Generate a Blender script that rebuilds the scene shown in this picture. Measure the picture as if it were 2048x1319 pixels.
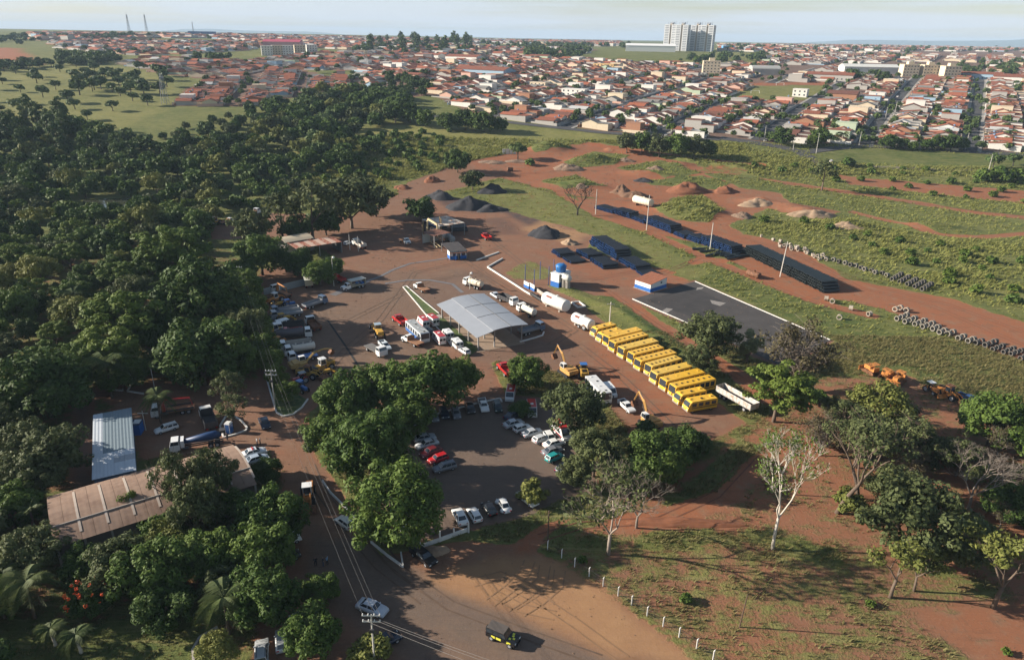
import bpy, bmesh, math, random
import numpy as np
from mathutils import Vector, Matrix
RD = math.radians
for _o in list(bpy.data.objects):
    bpy.data.objects.remove(_o)
sc = bpy.context.scene
COL = sc.collection

# ------------------------------------------------------------------ camera
F = 1420.; CX, CY = 1024., 659.5; YH = 74.; H = 72.; ROLL = RD(1.0)
TH = math.atan((CY - YH) / F)
DV = np.array([0, math.cos(TH), -math.sin(TH)])
_r0 = np.array([1., 0, 0]); _u0 = np.array([0, math.sin(TH), math.cos(TH)])
RV = _r0 * math.cos(ROLL) + _u0 * math.sin(ROLL)
UV = -_r0 * math.sin(ROLL) + _u0 * math.cos(ROLL)
cam = bpy.data.cameras.new('camera'); camo = bpy.data.objects.new('camera', cam); COL.objects.link(camo)
cam.sensor_fit = 'HORIZONTAL'; cam.sensor_width = 36.; cam.lens = 36. * F / 2048.
cam.clip_start = 1.; cam.clip_end = 60000.
camo.matrix_world = Matrix(((RV[0], UV[0], -DV[0], 0), (RV[1], UV[1], -DV[1], 0), (RV[2], UV[2], -DV[2], H), (0, 0, 0, 1)))
sc.camera = camo

# ------------------------------------------------------------------ sky, sun, exposure
SUN_EL, SUN_AZ = RD(21.5), RD(176.0)          # direction towards the sun, azimuth from +X
TOSUN = Vector((math.cos(SUN_AZ) * math.cos(SUN_EL), math.sin(SUN_AZ) * math.cos(SUN_EL), math.sin(SUN_EL)))
world = bpy.data.worlds.new('World'); sc.world = world; world.use_nodes = True
wn, wl = world.node_tree.nodes, world.node_tree.links
wn.clear()
w_out = wn.new('ShaderNodeOutputWorld'); w_bg = wn.new('ShaderNodeBackground')
w_sky = wn.new('ShaderNodeTexSky'); w_sky.sky_type = 'NISHITA'; w_sky.sun_disc = False
w_sky.sun_elevation = SUN_EL; w_sky.sun_rotation = math.pi / 2 - SUN_AZ
w_sky.altitude = 550; w_sky.air_density = 1.15; w_sky.dust_density = .5; w_sky.ozone_density = 1.0
w_bg.inputs[1].default_value = 0.05
w_tc = wn.new('ShaderNodeTexCoord'); w_map = wn.new('ShaderNodeMapping'); w_map.inputs['Scale'].default_value = (1.6, 1.6, 34.)
w_map.inputs['Rotation'].default_value = (0.0, RD(1.5), 0.0)
w_ns = wn.new('ShaderNodeTexNoise'); w_ns.inputs['Scale'].default_value = 1.1; w_ns.inputs['Detail'].default_value = 7.; w_ns.inputs['Roughness'].default_value = .55
w_rp = wn.new('ShaderNodeValToRGB'); w_rp.color_ramp.elements[0].position = .42; w_rp.color_ramp.elements[1].position = .60
w_mx = wn.new('ShaderNodeMix'); w_mx.data_type = 'RGBA'; w_mx.inputs[7].default_value = (7.0, 7.9, 9.4, 1)
w_mul = wn.new('ShaderNodeMath'); w_mul.operation = 'MULTIPLY_ADD'; w_mul.inputs[1].default_value = .62; w_mul.inputs[2].default_value = .12
wl.new(w_tc.outputs['Generated'], w_map.inputs[0]); wl.new(w_map.outputs[0], w_ns.inputs['Vector'])
wl.new(w_ns.outputs['Fac'], w_rp.inputs[0]); wl.new(w_rp.outputs[0], w_mul.inputs[0]); w_sx = wn.new('ShaderNodeSeparateXYZ'); w_mr = wn.new('ShaderNodeMapRange'); w_mr.inputs[1].default_value = 0.; w_mr.inputs[2].default_value = .5; w_mr.inputs[3].default_value = 1.; w_mr.inputs[4].default_value = .12
w_m2 = wn.new('ShaderNodeMath'); w_m2.operation = 'MULTIPLY'      # thin cloud looks denser towards the horizon, where the line of sight crosses it at a slant
wl.new(w_tc.outputs['Generated'], w_sx.inputs[0]); wl.new(w_sx.outputs['Z'], w_mr.inputs[0]); wl.new(w_mr.outputs[0], w_m2.inputs[0]); wl.new(w_mul.outputs[0], w_m2.inputs[1]); wl.new(w_m2.outputs[0], w_mx.inputs[0])
wl.new(w_sky.outputs[0], w_mx.inputs[6]); wl.new(w_mx.outputs[2], w_bg.inputs[0]); wl.new(w_bg.outputs[0], w_out.inputs[0])
sun = bpy.data.lights.new('sun', 'SUN'); sun.energy = 5.0; sun.angle = RD(.55); sun.color = (1., .90, .77)
suno = bpy.data.objects.new('sun', sun); COL.objects.link(suno)
suno.rotation_euler = TOSUN.to_track_quat('Z', 'Y').to_euler()
sc.view_settings.view_transform = 'Standard'; sc.view_settings.look = 'None'
sc.view_settings.exposure = 1.12; sc.view_settings.gamma = 1.0; sc.view_settings.use_curve_mapping = False
sc.render.engine = 'CYCLES'
sc.cycles.max_bounces = 4; sc.cycles.diffuse_bounces = 2; sc.cycles.glossy_bounces = 2; sc.cycles.transmission_bounces = 2
sc.cycles.volume_bounces = 0; sc.cycles.transparent_max_bounces = 4

# ------------------------------------------------------------------ terrain maths
_HY = np.array([-500, 0, 300, 360, 420, 560, 800, 1200, 1600, 2500, 4000, 6000, 30000.])
_HZ = np.array([0, 0, 0, 1.2, 6, 21, 36, 47, 53, 58, 61, 58, 40.])
_ty = np.arange(-500, 30000, 5.); _tz = np.interp(_ty, _HY, _HZ)
_k = np.hanning(25); _k /= _k.sum(); _tz = np.convolve(np.pad(_tz, 12, 'edge'), _k, 'valid')
def sstep(a, b, x):
    t = np.clip((np.asarray(x, float) - a) / (b - a), 0, 1); return t * t * (3 - 2 * t)
def hgt(x, y):
    return np.interp(y, _ty, _tz) + 7. * sstep(-250, -900, x) * sstep(1200, 2000, y)
def G(px, py, z=0.):
    """the point of the terrain (raised by z) seen along a line of sight of the survey photograph"""
    v = DV + RV * (px - CX) / F - UV * (py - CY) / F
    a, b = 5., 20000.
    for _ in range(44):
        m = (a + b) / 2
        if H + v[2] * m - hgt(v[0] * m, v[1] * m) - z > 0: a = m
        else: b = m
    return np.array([v[0] * a, v[1] * a, float(hgt(v[0] * a, v[1] * a)) + z])
def S(p):
    return F / ((np.asarray(p) - np.array([0, 0, H])) @ DV)
def PX(p):
    q = np.asarray(p, float) - np.array([0, 0, H]); Z = q @ DV
    return CX + F * (q @ RV) / Z, CY - F * (q @ UV) / Z
def gz(x, y): return float(hgt(x, y))

def _hash(ix, iy, s):
    h = (ix.astype(np.int64) * 374761393 + iy.astype(np.int64) * 668265263 + s * 974711) & 0x7fffffff
    h = ((h ^ (h >> 13)) * 1274126177) & 0x7fffffff
    return ((h ^ (h >> 16)) & 0xffff) / 65535.
def vnoise(x, y, s=0):
    ix, iy = np.floor(x), np.floor(y); fx, fy = x - ix, y - iy
    fx = fx * fx * (3 - 2 * fx); fy = fy * fy * (3 - 2 * fy)
    a, b, c, e = _hash(ix, iy, s), _hash(ix + 1, iy, s), _hash(ix, iy + 1, s), _hash(ix + 1, iy + 1, s)
    return (a * (1 - fx) + b * fx) * (1 - fy) + (c * (1 - fx) + e * fx) * fy
def fbm(x, y, sc_, oc=3, s=0):
    t = 0; a = 1.; n = 0
    for i in range(oc):
        t = t + a * vnoise(x / sc_, y / sc_, s + i * 17); n += a; a *= .5; sc_ *= .5
    return t / n * 2 - 1

# ------------------------------------------------------------------ materials
_M = {}
def _nt(name):
    m = bpy.data.materials.new(name); m.use_nodes = True
    nt = m.node_tree; nt.nodes.clear()
    o = nt.nodes.new('ShaderNodeOutputMaterial'); b = nt.nodes.new('ShaderNodeBsdfPrincipled')
    nt.links.new(b.outputs[0], o.inputs[0])
    return m, nt, nt.nodes, nt.links, b, o
def mat(name, col, rough=.6, metal=0., var=.18, scale=3., spec=.4, bump=0., coat=0.):
    """painted or bare surface: colour with uneven wear from noise"""
    if name in _M: return _M[name]
    m, nt, n, l, b, o = _nt(name)
    tc = n.new('ShaderNodeTexCoord'); ns = n.new('ShaderNodeTexNoise')
    ns.inputs['Scale'].default_value = scale; ns.inputs['Detail'].default_value = 4.
    mx = n.new('ShaderNodeMix'); mx.data_type = 'RGBA'
    lo = [max(0, c * (1 - var)) for c in col]; hi = [min(1, c * (1 + var * .6)) for c in col]
    mx.inputs[6].default_value = (*lo, 1); mx.inputs[7].default_value = (*hi, 1)
    l.new(tc.outputs['Object'], ns.inputs['Vector']); l.new(ns.outputs['Fac'], mx.inputs[0])
    l.new(mx.outputs[2], b.inputs['Base Color'])
    b.inputs['Roughness'].default_value = rough; b.inputs['Metallic'].default_value = metal
    b.inputs['Specular IOR Level'].default_value = spec
    if coat: b.inputs['Coat Weight'].default_value = coat
    if bump:
        bp = n.new('ShaderNodeBump'); bp.inputs['Strength'].default_value = bump; l.new(ns.outputs['Fac'], bp.inputs['Height']); l.new(bp.outputs[0], b.inputs['Normal'])
    _M[name] = m; return m
def paint(name, col): return mat('paint_' + name, col, rough=.32, var=.10, scale=2., spec=.5, coat=.25)
def worn(name, base, rust, scale=1.2, thr=.5, rough=.7, stretch=None):
    """sheet metal or paint with patches of rust or dirt"""
    if name in _M: return _M[name]
    m, nt, n, l, b, o = _nt(name)
    tc = n.new('ShaderNodeTexCoord'); mp = n.new('ShaderNodeMapping'); ns = n.new('ShaderNodeTexNoise')
    if stretch: mp.inputs['Scale'].default_value = stretch
    ns.inputs['Scale'].default_value = scale; ns.inputs['Detail'].default_value = 6.; ns.inputs['Roughness'].default_value = .65
    rp = n.new('ShaderNodeValToRGB'); rp.color_ramp.elements[0].position = thr - .07; rp.color_ramp.elements[1].position = thr + .1
    rp.color_ramp.elements[0].color = (*base, 1); rp.color_ramp.elements[1].color = (*rust, 1)
    l.new(tc.outputs['Object'], mp.inputs[0]); l.new(mp.outputs[0], ns.inputs['Vector']); l.new(ns.outputs['Fac'], rp.inputs[0]); l.new(rp.outputs[0], b.inputs['Base Color'])
    b.inputs['Roughness'].default_value = rough; b.inputs['Specular IOR Level'].default_value = .3
    _M[name] = m; return m
def leafmat(name, dark, light, trans=.14, rough=.5):
    if name in _M: return _M[name]
    m, nt, n, l, b, o = _nt(name)
    ge = n.new('ShaderNodeNewGeometry'); oi = n.new('ShaderNodeObjectInfo')
    ad = n.new('ShaderNodeMath'); ad.operation = 'MULTIPLY_ADD'; ad.inputs[1].default_value = .45
    a2 = n.new('ShaderNodeMath'); a2.operation = 'MULTIPLY'; a2.inputs[1].default_value = .55
    rp = n.new('ShaderNodeValToRGB'); rp.color_ramp.elements[0].color = (*dark, 1); rp.color_ramp.elements[1].color = (*light, 1)
    l.new(ge.outputs['Random Per Island'], a2.inputs[0]); l.new(oi.outputs['Random'], ad.inputs[0]); l.new(a2.outputs[0], ad.inputs[2])
    l.new(ad.outputs[0], rp.inputs[0]); l.new(rp.outputs[0], b.inputs['Base Color'])
    b.inputs['Roughness'].default_value = max(rough, .6); b.inputs['Specular IOR Level'].default_value = .12
    tr = n.new('ShaderNodeBsdfTranslucent'); ms = n.new('ShaderNodeMixShader'); ms.inputs[0].default_value = trans
    l.new(rp.outputs[0], tr.inputs[0]); l.new(b.outputs[0], ms.inputs[1]); l.new(tr.outputs[0], ms.inputs[2]); l.new(ms.outputs[0], o.inputs[0])
    _M[name] = m; return m
def glass(): return mat('window_glass', (.03, .04, .05), rough=.08, var=.3, spec=.8)

# ------------------------------------------------------------------ mesh builder
class MB:
    def __init__(s): s.v = []; s.f = []; s.m = []
    def add(s, vs, fs, mi=0):
        b = len(s.v); s.v += [tuple(p) for p in vs]; s.f += [tuple(b + i for i in f) for f in fs]; s.m += [mi] * len(fs); return s
    def box(s, x0, x1, y0, y1, z0, z1, mi=0):
        return s.add([(x0, y0, z0), (x1, y0, z0), (x1, y1, z0), (x0, y1, z0), (x0, y0, z1), (x1, y0, z1), (x1, y1, z1), (x0, y1, z1)],
                     [(0, 3, 2, 1), (4, 5, 6, 7), (0, 1, 5, 4), (1, 2, 6, 5), (2, 3, 7, 6), (3, 0, 4, 7)], mi)
    def hexa(s, lo, hi, z0, z1, mi=0):
        """frustum between two rectangles (x0,x1,y0,y1)"""
        a, b, c, e = lo; p, q, r, t = hi
        return s.add([(a, c, z0), (b, c, z0), (b, e, z0), (a, e, z0), (p, r, z1), (q, r, z1), (q, t, z1), (p, t, z1)],
                     [(0, 3, 2, 1), (4, 5, 6, 7), (0, 1, 5, 4), (1, 2, 6, 5), (2, 3, 7, 6), (3, 0, 4, 7)], mi)
    def prof(s, pts, y0, y1, mi=0, axis='y', inset=0.):
        """profile polygon in (x,z) extruded along y with slightly inset side faces"""
        n = len(pts); cx = sum(p[0] for p in pts) / n; cz = sum(p[1] for p in pts) / n
        rings = [(y0, 1 - inset), (y0 + abs(inset) * 1.2, 1.), (y1 - abs(inset) * 1.2, 1.), (y1, 1 - inset)] if inset else [(y0, 1.), (y1, 1.)]
        vs = []
        for y, k in rings:
            for p in pts:
                x, z = cx + (p[0] - cx) * k, cz + (p[1] - cz) * k
                vs.append((x, y, z) if axis == 'y' else (y, x, z))
        fs = [tuple(range(n - 1, -1, -1)), tuple(range((len(rings) - 1) * n, len(rings) * n))]
        for r in range(len(rings) - 1):
            for i in range(n):
                j = (i + 1) % n; fs.append((r * n + i, r * n + j, (r + 1) * n + j, (r + 1) * n + i))
        return s.add(vs, fs, mi)
    def tube(s, pts, rad, n=6, mi=0, cap=True):
        pts = [Vector(p) for p in pts]
        if not isinstance(rad, (list, tuple)): rad = [rad] * len(pts)
        vs = []; ref = None
        for i, p in enumerate(pts):
            t = (pts[min(i + 1, len(pts) - 1)] - pts[max(i - 1, 0)]).normalized()
            if ref is None or abs(ref.dot(t)) > .95: ref = Vector((0, 0, 1)) if abs(t.z) < .9 else Vector((1, 0, 0))
            a = t.cross(ref).normalized(); b = t.cross(a)
            for k in range(n):
                an = 2 * math.pi * k / n; vs.append(p + (a * math.cos(an) + b * math.sin(an)) * rad[i])
        fs = []
        for i in range(len(pts) - 1):
            for k in range(n): fs.append((i * n + k, i * n + (k + 1) % n, (i + 1) * n + (k + 1) % n, (i + 1) * n + k))
        if cap: fs += [tuple(range(n - 1, -1, -1)), tuple(range((len(pts) - 1) * n, len(pts) * n))]
        return s.add(vs, fs, mi)
    def cyl(s, p, q, r, n=12, mi=0): return s.tube([p, q], r, n, mi)
    def ring(s, p, q, ro, ri, n=14, mi=0, flare=0., fl=.22):
        """hollow pipe section between p and q"""
        p, q = Vector(p), Vector(q); t = (q - p).normalized(); ref = Vector((0, 0, 1)) if abs(t.z) < .9 else Vector((1, 0, 0))
        a = t.cross(ref).normalized(); b = t.cross(a); vs = []
        sect = [(p, ri), (p, ro + flare), (p + (q - p) * fl, ro + flare), (p + (q - p) * (fl + .02), ro), (q, ro), (q, ri)]
        for c, r in sect:
            for k in range(n):
                an = 2 * math.pi * k / n; vs.append(c + (a * math.cos(an) + b * math.sin(an)) * r)
        fs = []; m = len(sect)
        for i in range(m):
            for k in range(n): fs.append((i * n + k, i * n + (k + 1) % n, ((i + 1) % m) * n + (k + 1) % n, ((i + 1) % m) * n + k))
        return s.add(vs, fs, mi)
    def sheet(s, pts, fs, mi=0): return s.add(pts, fs, mi)
    def ball(s, c, r, n=8, mi=0, sz=1.):
        vs = []; fs = []; m = n // 2
        for i in range(m + 1):
            th = math.pi * i / m
            for k in range(n):
                an = 2 * math.pi * k / n; vs.append((c[0] + r * math.sin(th) * math.cos(an), c[1] + r * math.sin(th) * math.sin(an), c[2] + r * sz * math.cos(th)))
        for i in range(m):
            for k in range(n): fs.append((i * n + k, (i + 1) * n + k, (i + 1) * n + (k + 1) % n, i * n + (k + 1) % n))
        return s.add(vs, fs, mi)
    def xf(s, M_):
        s.v = [tuple(M_ @ Vector(p)) for p in s.v]; return s
    def mesh(s, name, mats, smooth=False):
        me = bpy.data.meshes.new(name); me.from_pydata(s.v, [], s.f)
        for m in (mats if isinstance(mats, (list, tuple)) else [mats]): me.materials.append(m)
        if len(me.materials) > 1: me.polygons.foreach_set('material_index', s.m)
        if smooth: me.polygons.foreach_set('use_smooth', [True] * len(me.polygons))
        me.update(); return me
def npmesh(name, V, Fc, mats, smooth=False):
    """mesh from numpy arrays, faces all of one size"""
    V = np.ascontiguousarray(V, np.float32); Fc = np.ascontiguousarray(Fc, np.int32); k = Fc.shape[1]
    me = bpy.data.meshes.new(name); me.vertices.add(len(V)); me.vertices.foreach_set('co', V.ravel())
    me.loops.add(Fc.size); me.loops.foreach_set('vertex_index', Fc.ravel())
    me.polygons.add(len(Fc)); me.polygons.foreach_set('loop_start', np.arange(0, Fc.size, k, dtype=np.int32))
    for m in (mats if isinstance(mats, (list, tuple)) else [mats]): me.materials.append(m)
    if smooth: me.polygons.foreach_set('use_smooth', np.ones(len(Fc), bool))
    me.update(calc_edges=True); return me
def link(name, me, parent=None, loc=(0, 0, 0), rz=0., scale=None):
    o = bpy.data.objects.new(name, me); COL.objects.link(o)
    if parent is not None: o.parent = parent
    o.location = loc; o.rotation_euler = (0, 0, rz)
    if scale is not None: o.scale = scale if isinstance(scale, (tuple, list)) else (scale,) * 3
    return o
def tag(o, label=None, cat=None, group=None, kind=None):
    if label: o['label'] = label
    if cat: o['category'] = cat
    if group: o['group'] = group
    if kind: o['kind'] = kind
    return o
class Proto:
    """a kind of thing: list of parts (name, mesh, parent index); place() makes one individual of it"""
    def __init__(s, name, cat): s.name = name; s.cat = cat; s.p = []
    def part(s, name, mb, mats, smooth=False, under=None):
        me = mb if isinstance(mb, bpy.types.Mesh) else mb.mesh(name, mats, smooth)
        s.p.append((name, me, under, None)); return len(s.p) - 1
    def dup(s, i, loc, under=None, rz=0.):
        s.p.append((s.p[i][0], s.p[i][1], under, (loc, rz))); return len(s.p) - 1
def place(P, loc, rz, label, group=None, scale=None, name=None, tilt=None):
    e = link(name or P.name, None, None, tuple(loc), rz, scale)
    if tilt: e.rotation_euler = (tilt[0], tilt[1], rz)
    tag(e, label, P.cat, group); obs = []
    for nm, me, un, xf in P.p:
        o = link(nm, me, e if un is None else obs[un])
        if xf: o.location = xf[0]; o.rotation_euler = (0, 0, xf[1])
        obs.append(o)
    return e
def struct(name, me): return tag(link(name, me), kind='structure')
def arr(poly, z=0.): return np.array([G(*p, z)[:2] for p in poly])

# ------------------------------------------------------------------ ground sheet
def axis(lo, hi, step, far_lo, far_hi, gr):
    a = list(np.arange(lo, hi + .01, step)); s = step; x = hi
    while x < far_hi: s = min(s * gr, 900.); x += s; a.append(x)
    s = step; x = lo; b = []
    while x > far_lo: s = min(s * gr, 900.); x -= s; b.append(x)
    return np.array(b[::-1] + a)
gx = axis(-195, 200, 1., -11000, 11000, 1.05)
gy = axis(52, 430, 1., -600, 16000, 1.032)
GX, GY = np.meshgrid(gx, gy); NX, NY = len(gx), len(gy)
PXY = np.stack([GX.ravel(), GY.ravel()], 1); NV = len(PXY)
A = {k: np.full(NV, v, np.float32) for k, v in dict(g=1., c=.75, k=0., y=.5, a=0., s=0., tall=.45, dz=0.).items()}
NOI = fbm(PXY[:, 0], PXY[:, 1], 9., 4, 3).astype(np.float32); NOI2 = fbm(PXY[:, 0], PXY[:, 1], 45., 3, 9).astype(np.float32)
def segdist(P, a, b):
    ab = b - a; t = np.clip(((P - a) @ ab) / max(ab @ ab, 1e-9), 0, 1)
    q = P - a - t[:, None] * ab; return np.sqrt((q * q).sum(1))
def polysd(P, Q):
    ins = np.zeros(len(P), bool); dm = np.full(len(P), 1e9); n = len(Q)
    for i in range(n):
        a, b = Q[i], Q[(i + 1) % n]
        dm = np.minimum(dm, segdist(P, a, b))
        if a[1] != b[1]:
            cr = ((a[1] > P[:, 1]) != (b[1] > P[:, 1])) & (P[:, 0] < (b[0] - a[0]) * (P[:, 1] - a[1]) / (b[1] - a[1]) + a[0]); ins ^= cr
    return np.where(ins, dm, -dm)
def _apply(idx, sd, soft, rough, vals):
    sd = sd + NOI[idx] * rough; w = sstep(-soft, soft, sd)
    for k, v in vals.items(): A[k][idx] = A[k][idx] * (1 - w) + v * w
def zone(poly, soft=1.5, rough=2., **vals):
    Q = arr(poly); mg = soft + rough + 2
    idx = np.where((PXY[:, 0] > Q[:, 0].min() - mg) & (PXY[:, 0] < Q[:, 0].max() + mg) & (PXY[:, 1] > Q[:, 1].min() - mg) & (PXY[:, 1] < Q[:, 1].max() + mg))[0]
    if len(idx): _apply(idx, polysd(PXY[idx], Q), soft, rough, vals)
def stroke(line, width, soft=1., rough=.8, **vals):
    Q = arr(line); mg = width + soft + rough + 2
    idx = np.where((PXY[:, 0] > Q[:, 0].min() - mg) & (PXY[:, 0] < Q[:, 0].max() + mg) & (PXY[:, 1] > Q[:, 1].min() - mg) & (PXY[:, 1] < Q[:, 1].max() + mg))[0]
    if not len(idx): return
    dm = np.full(len(idx), 1e9)
    for i in range(len(Q) - 1): dm = np.minimum(dm, segdist(PXY[idx], Q[i], Q[i + 1]))
    _apply(idx, width / 2 - dm, soft, rough, vals)
def mound(px, py, rad_m, h, sx=1., ang=0.):
    c = G(px, py); dx, dy = PXY[:, 0] - c[0], PXY[:, 1] - c[1]; ca, sa = math.cos(RD(ang)), math.sin(RD(ang))
    u, v = (dx * ca + dy * sa) / sx, -dx * sa + dy * ca
    r2 = (u * u + v * v) / rad_m ** 2; A['dz'] += (h * np.exp(-r2 * 1.6) * (1 + .25 * NOI)).astype(np.float32)

# far countryside: pasture, fields, town soil
zone([(-300, 62), (-300, 150), (120, 128), (330, 118), (260, 100), (120, 88), (0, 70)], 30, 20, y=.55, tall=.3)
zone([(-200, 150), (120, 128), (340, 138), (350, 215), (230, 262), (100, 240), (-200, 255)], 6, 6, y=.85, tall=.35)
zone([(-200, 172), (150, 160), (330, 190), (330, 215), (200, 225), (-200, 215)], 6, 6, y=.72)
zone([(-100, 98), (40, 95), (105, 130), (60, 132), (-100, 125)], 8, 6, g=.25, c=.9)
TOWN_A = [(770, 205), (860, 190), (930, 222), (1000, 238), (1100, 250), (1200, 262), (1330, 272), (1440, 276), (1530, 284), (1720, 289), (1960, 303), (2300, 312), (2300, 100), (2048, 97), (1500, 97), (1440, 104), (1340, 128), (1240, 126), (1150, 118), (1000, 113), (850, 122), (700, 148), (740, 185)]
TOWN_B = [(345, 212), (365, 180), (420, 160), (540, 140), (720, 148), (745, 178), (640, 186), (535, 205), (500, 214)]
TOWN_C = [(235, 128), (300, 118), (500, 125), (640, 108), (760, 103), (900, 113), (780, 140), (540, 142), (420, 160), (330, 150)]
TOWN_D = [(95, 86), (200, 80), (360, 84), (480, 84), (535, 92), (480, 104), (330, 112), (240, 110), (120, 97)]
TOWN_E = [(420, 77), (760, 78), (850, 88), (1000, 96), (1200, 99), (1150, 112), (850, 112), (760, 102), (600, 96)]
for T in (TOWN_A, TOWN_B, TOWN_C, TOWN_D, TOWN_E): zone(T, 5, 3, g=.12, a=.55, c=.35, tall=0., y=.5)
zone([(1440, 103), (1340, 128), (1500, 128), (1560, 112), (1500, 100)], 10, 8, g=.9, a=0., y=.75)
zone([(250, 106), (520, 96), (600, 104), (420, 122), (250, 125)], 10, 8, g=.95, a=0., y=.6)
FIELD = [(1455, 196), (1495, 167), (1655, 164), (1640, 196), (1560, 208)]
zone(FIELD, 3, 2, g=.72, a=0., y=.72, tall=0.)
zone([(1495, 171), (1500, 165), (1660, 163), (1655, 170)], 3, 2, g=.0, a=0., c=.9)
zone([(640, 145), (715, 140), (720, 152), (620, 158)], 4, 3, g=1., a=0., y=.45)
# grass belts in front of the town
zone([(560, 290), (700, 262), (830, 240), (1000, 252), (1240, 268), (1450, 285), (1600, 320), (2200, 330), (2200, 360), (1500, 350), (1350, 315), (1200, 285), (1050, 300), (950, 330), (860, 345), (640, 390)], 6, 5, g=1., y=.86, tall=.8, a=0.)
zone([(1620, 300), (1720, 296), (1960, 308), (2200, 316), (2200, 340), (1850, 332), (1640, 325)], 4, 2, g=1., y=.42, tall=.15, a=0.)
zone([(-150, 385), (60, 385), (40, 470), (-150, 470)], 5, 5, y=.35, tall=.3)
zone([(560, 300), (700, 270), (850, 250), (1040, 262), (1050, 290), (940, 320), (880, 335), (640, 388), (600, 350)], 6, 6, y=1.0, tall=.7)
# packed dirt of the depot yard
YARD = [(500, 800), (515, 700), (530, 600), (520, 540), (600, 530), (690, 530), (650, 500), (560, 475), (420, 480), (420, 455), (520, 425), (640, 430), (700, 432), (790, 392), (810, 365), (870, 345), (940, 322), (1000, 318), (1040, 345), (960, 365), (880, 385), (960, 412), (1050, 430), (1110, 440), (1190, 472), (1170, 500), (1300, 530), (1345, 560), (1290, 600), (1205, 622), (1215, 655), (1310, 710), (1440, 800), (1500, 850), (1420, 880), (1290, 890), (1230, 830), (1120, 745), (990, 725), (1010, 800), (880, 860), (650, 800), (610, 830), (640, 960), (560, 900), (430, 905), (310, 900), (300, 830), (420, 790)]
zone(YARD, 1.6, 2.2, g=0., c=.36, a=.12, tall=0.)
zone([(630, 560), (780, 540), (930, 540), (960, 610), (800, 640), (880, 700), (760, 780), (640, 790), (560, 720)], 6, 5, c=.12, g=0., a=.25)
zone([(830, 570), (960, 540), (1010, 620), (1090, 690), (950, 720), (880, 620)], 3, 3, c=.2, a=.4, g=0.)
zone([(960, 705), (1080, 690), (1150, 700), (1100, 740), (980, 745)], 3, 3, c=.25, a=.3)
zone([(800, 400), (950, 400), (1060, 430), (1180, 470), (1120, 500), (960, 520), (900, 460)], 5, 4, c=.42, g=0.)
zone([(1060, 500), (1200, 515), (1320, 535), (1380, 560), (1290, 590), (1190, 560)], 3, 3, c=.7, g=0.)
zone([(1190, 680), (1290, 740), (1380, 830), (1300, 850), (1190, 750)], 4, 4, c=.75)
zone([(1040, 460), (1090, 440), (1180, 470), (1140, 490)], 2.5, 3, c=0.2, s=.8)
zone([(1000, 420), (1060, 420), (1120, 440), (1060, 452)], 3, 3, k=.75)
zone([(870, 385), (960, 395), (1020, 425), (950, 425), (890, 410)], 2.5, 2.5, k=.8)
zone([(960, 440), (1010, 435), (1050, 470), (1000, 470)], 3, 3, k=.45)
# left grounds under the trees
zone([(-300, 1400), (-300, 470), (420, 470), (520, 540), (520, 760), (450, 800), (310, 830), (300, 930), (560, 905), (640, 960), (600, 1050), (640, 1400)], 3, 3, g=.55, c=.5, y=.35, tall=.25)
zone([(200, 780), (420, 760), (520, 760), (560, 850), (520, 905), (300, 910), (270, 830)], 2.5, 2, g=0., c=.3, tall=0.)
zone([(150, 800), (180, 790), (180, 980), (150, 960)], 1.5, 1, g=0., a=.6)
zone([(0, 1260), (380, 1230), (400, 1319), (0, 1400)], 3, 3, g=.95, y=.4, tall=.2)
# car park and approach road
zone([(790, 850), (1010, 790), (1110, 800), (1200, 960), (1160, 1020), (940, 1062), (800, 1090), (760, 1000)], 1.5, 1.5, g=0., c=.05, a=.55, tall=0.)
zone([(540, 900), (650, 930), (700, 1010), (760, 1110), (830, 1098), (950, 1078), (1060, 1088), (1180, 1165), (1290, 1240), (1400, 1330), (1440, 1400), (500, 1400), (560, 1150), (600, 1040)], 1., 1., g=0., c=.3, tall=0.)
zone([(860, 1160), (1000, 1110), (1090, 1105), (1250, 1215), (1400, 1330), (1180, 1300), (960, 1200)], 2, 2, c=.30, s=.85)
zone([(620, 1050), (740, 1120), (960, 1220), (1190, 1320), (1190, 1400), (900, 1400), (760, 1280), (620, 1180)], 1.6, 1, c=.12, a=.35)
stroke([(700, 1100), (860, 1210), (1000, 1262), (1250, 1380)], 7, 1.2, .5, c=.05, a=.5)
# right: earthworks
zone([(940, 322), (1090, 292), (1200, 286), (1350, 322), (1450, 345), (1480, 380), (1510, 430), (1460, 450), (1440, 495), (1330, 442), (1180, 395), (1150, 392), (1010, 358), (960, 345)], 2, 3, g=0., c=.75, tall=0.)
stroke([(1180, 288), (1300, 305), (1400, 320), (1520, 330)], 8, 2, 1.5, g=0., c=1.)
stroke([(1280, 318), (1400, 342), (1600, 370), (1800, 400), (1950, 425), (2100, 440)], 7, 1, .8, g=0., c=.72)
zone([(1670, 350), (1800, 362), (2100, 385), (2100, 412), (1900, 392), (1700, 368)], 2.5, 2.5, g=0., c=.72)
stroke([(1690, 420), (1790, 445), (1880, 470), (1960, 474), (2100, 464)], 5, 1, .6, g=0., c=.72)
zone([(1470, 375), (1590, 385), (1700, 420), (1640, 440), (1540, 420), (1480, 430)], 3, 3, g=.15, c=.6)
zone([(1150, 392), (1290, 410), (1400, 440), (1500, 468), (1580, 490), (1700, 558), (1850, 585), (2100, 660), (2100, 735), (1950, 690), (1830, 640), (1700, 602), (1600, 592), (1500, 545), (1420, 492), (1300, 465), (1180, 432)], 2, 2.5, g=.05, c=.72, tall=0.)
stroke([(1120, 388), (1190, 425), (1300, 465), (1400, 510), (1500, 552), (1620, 600), (1740, 630)], 5, 1.2, 1., g=0., c=.8)
stroke([(1330, 545), (1400, 520), (1440, 520)], 5, 1.5, 1., g=.1, c=.85)
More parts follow.
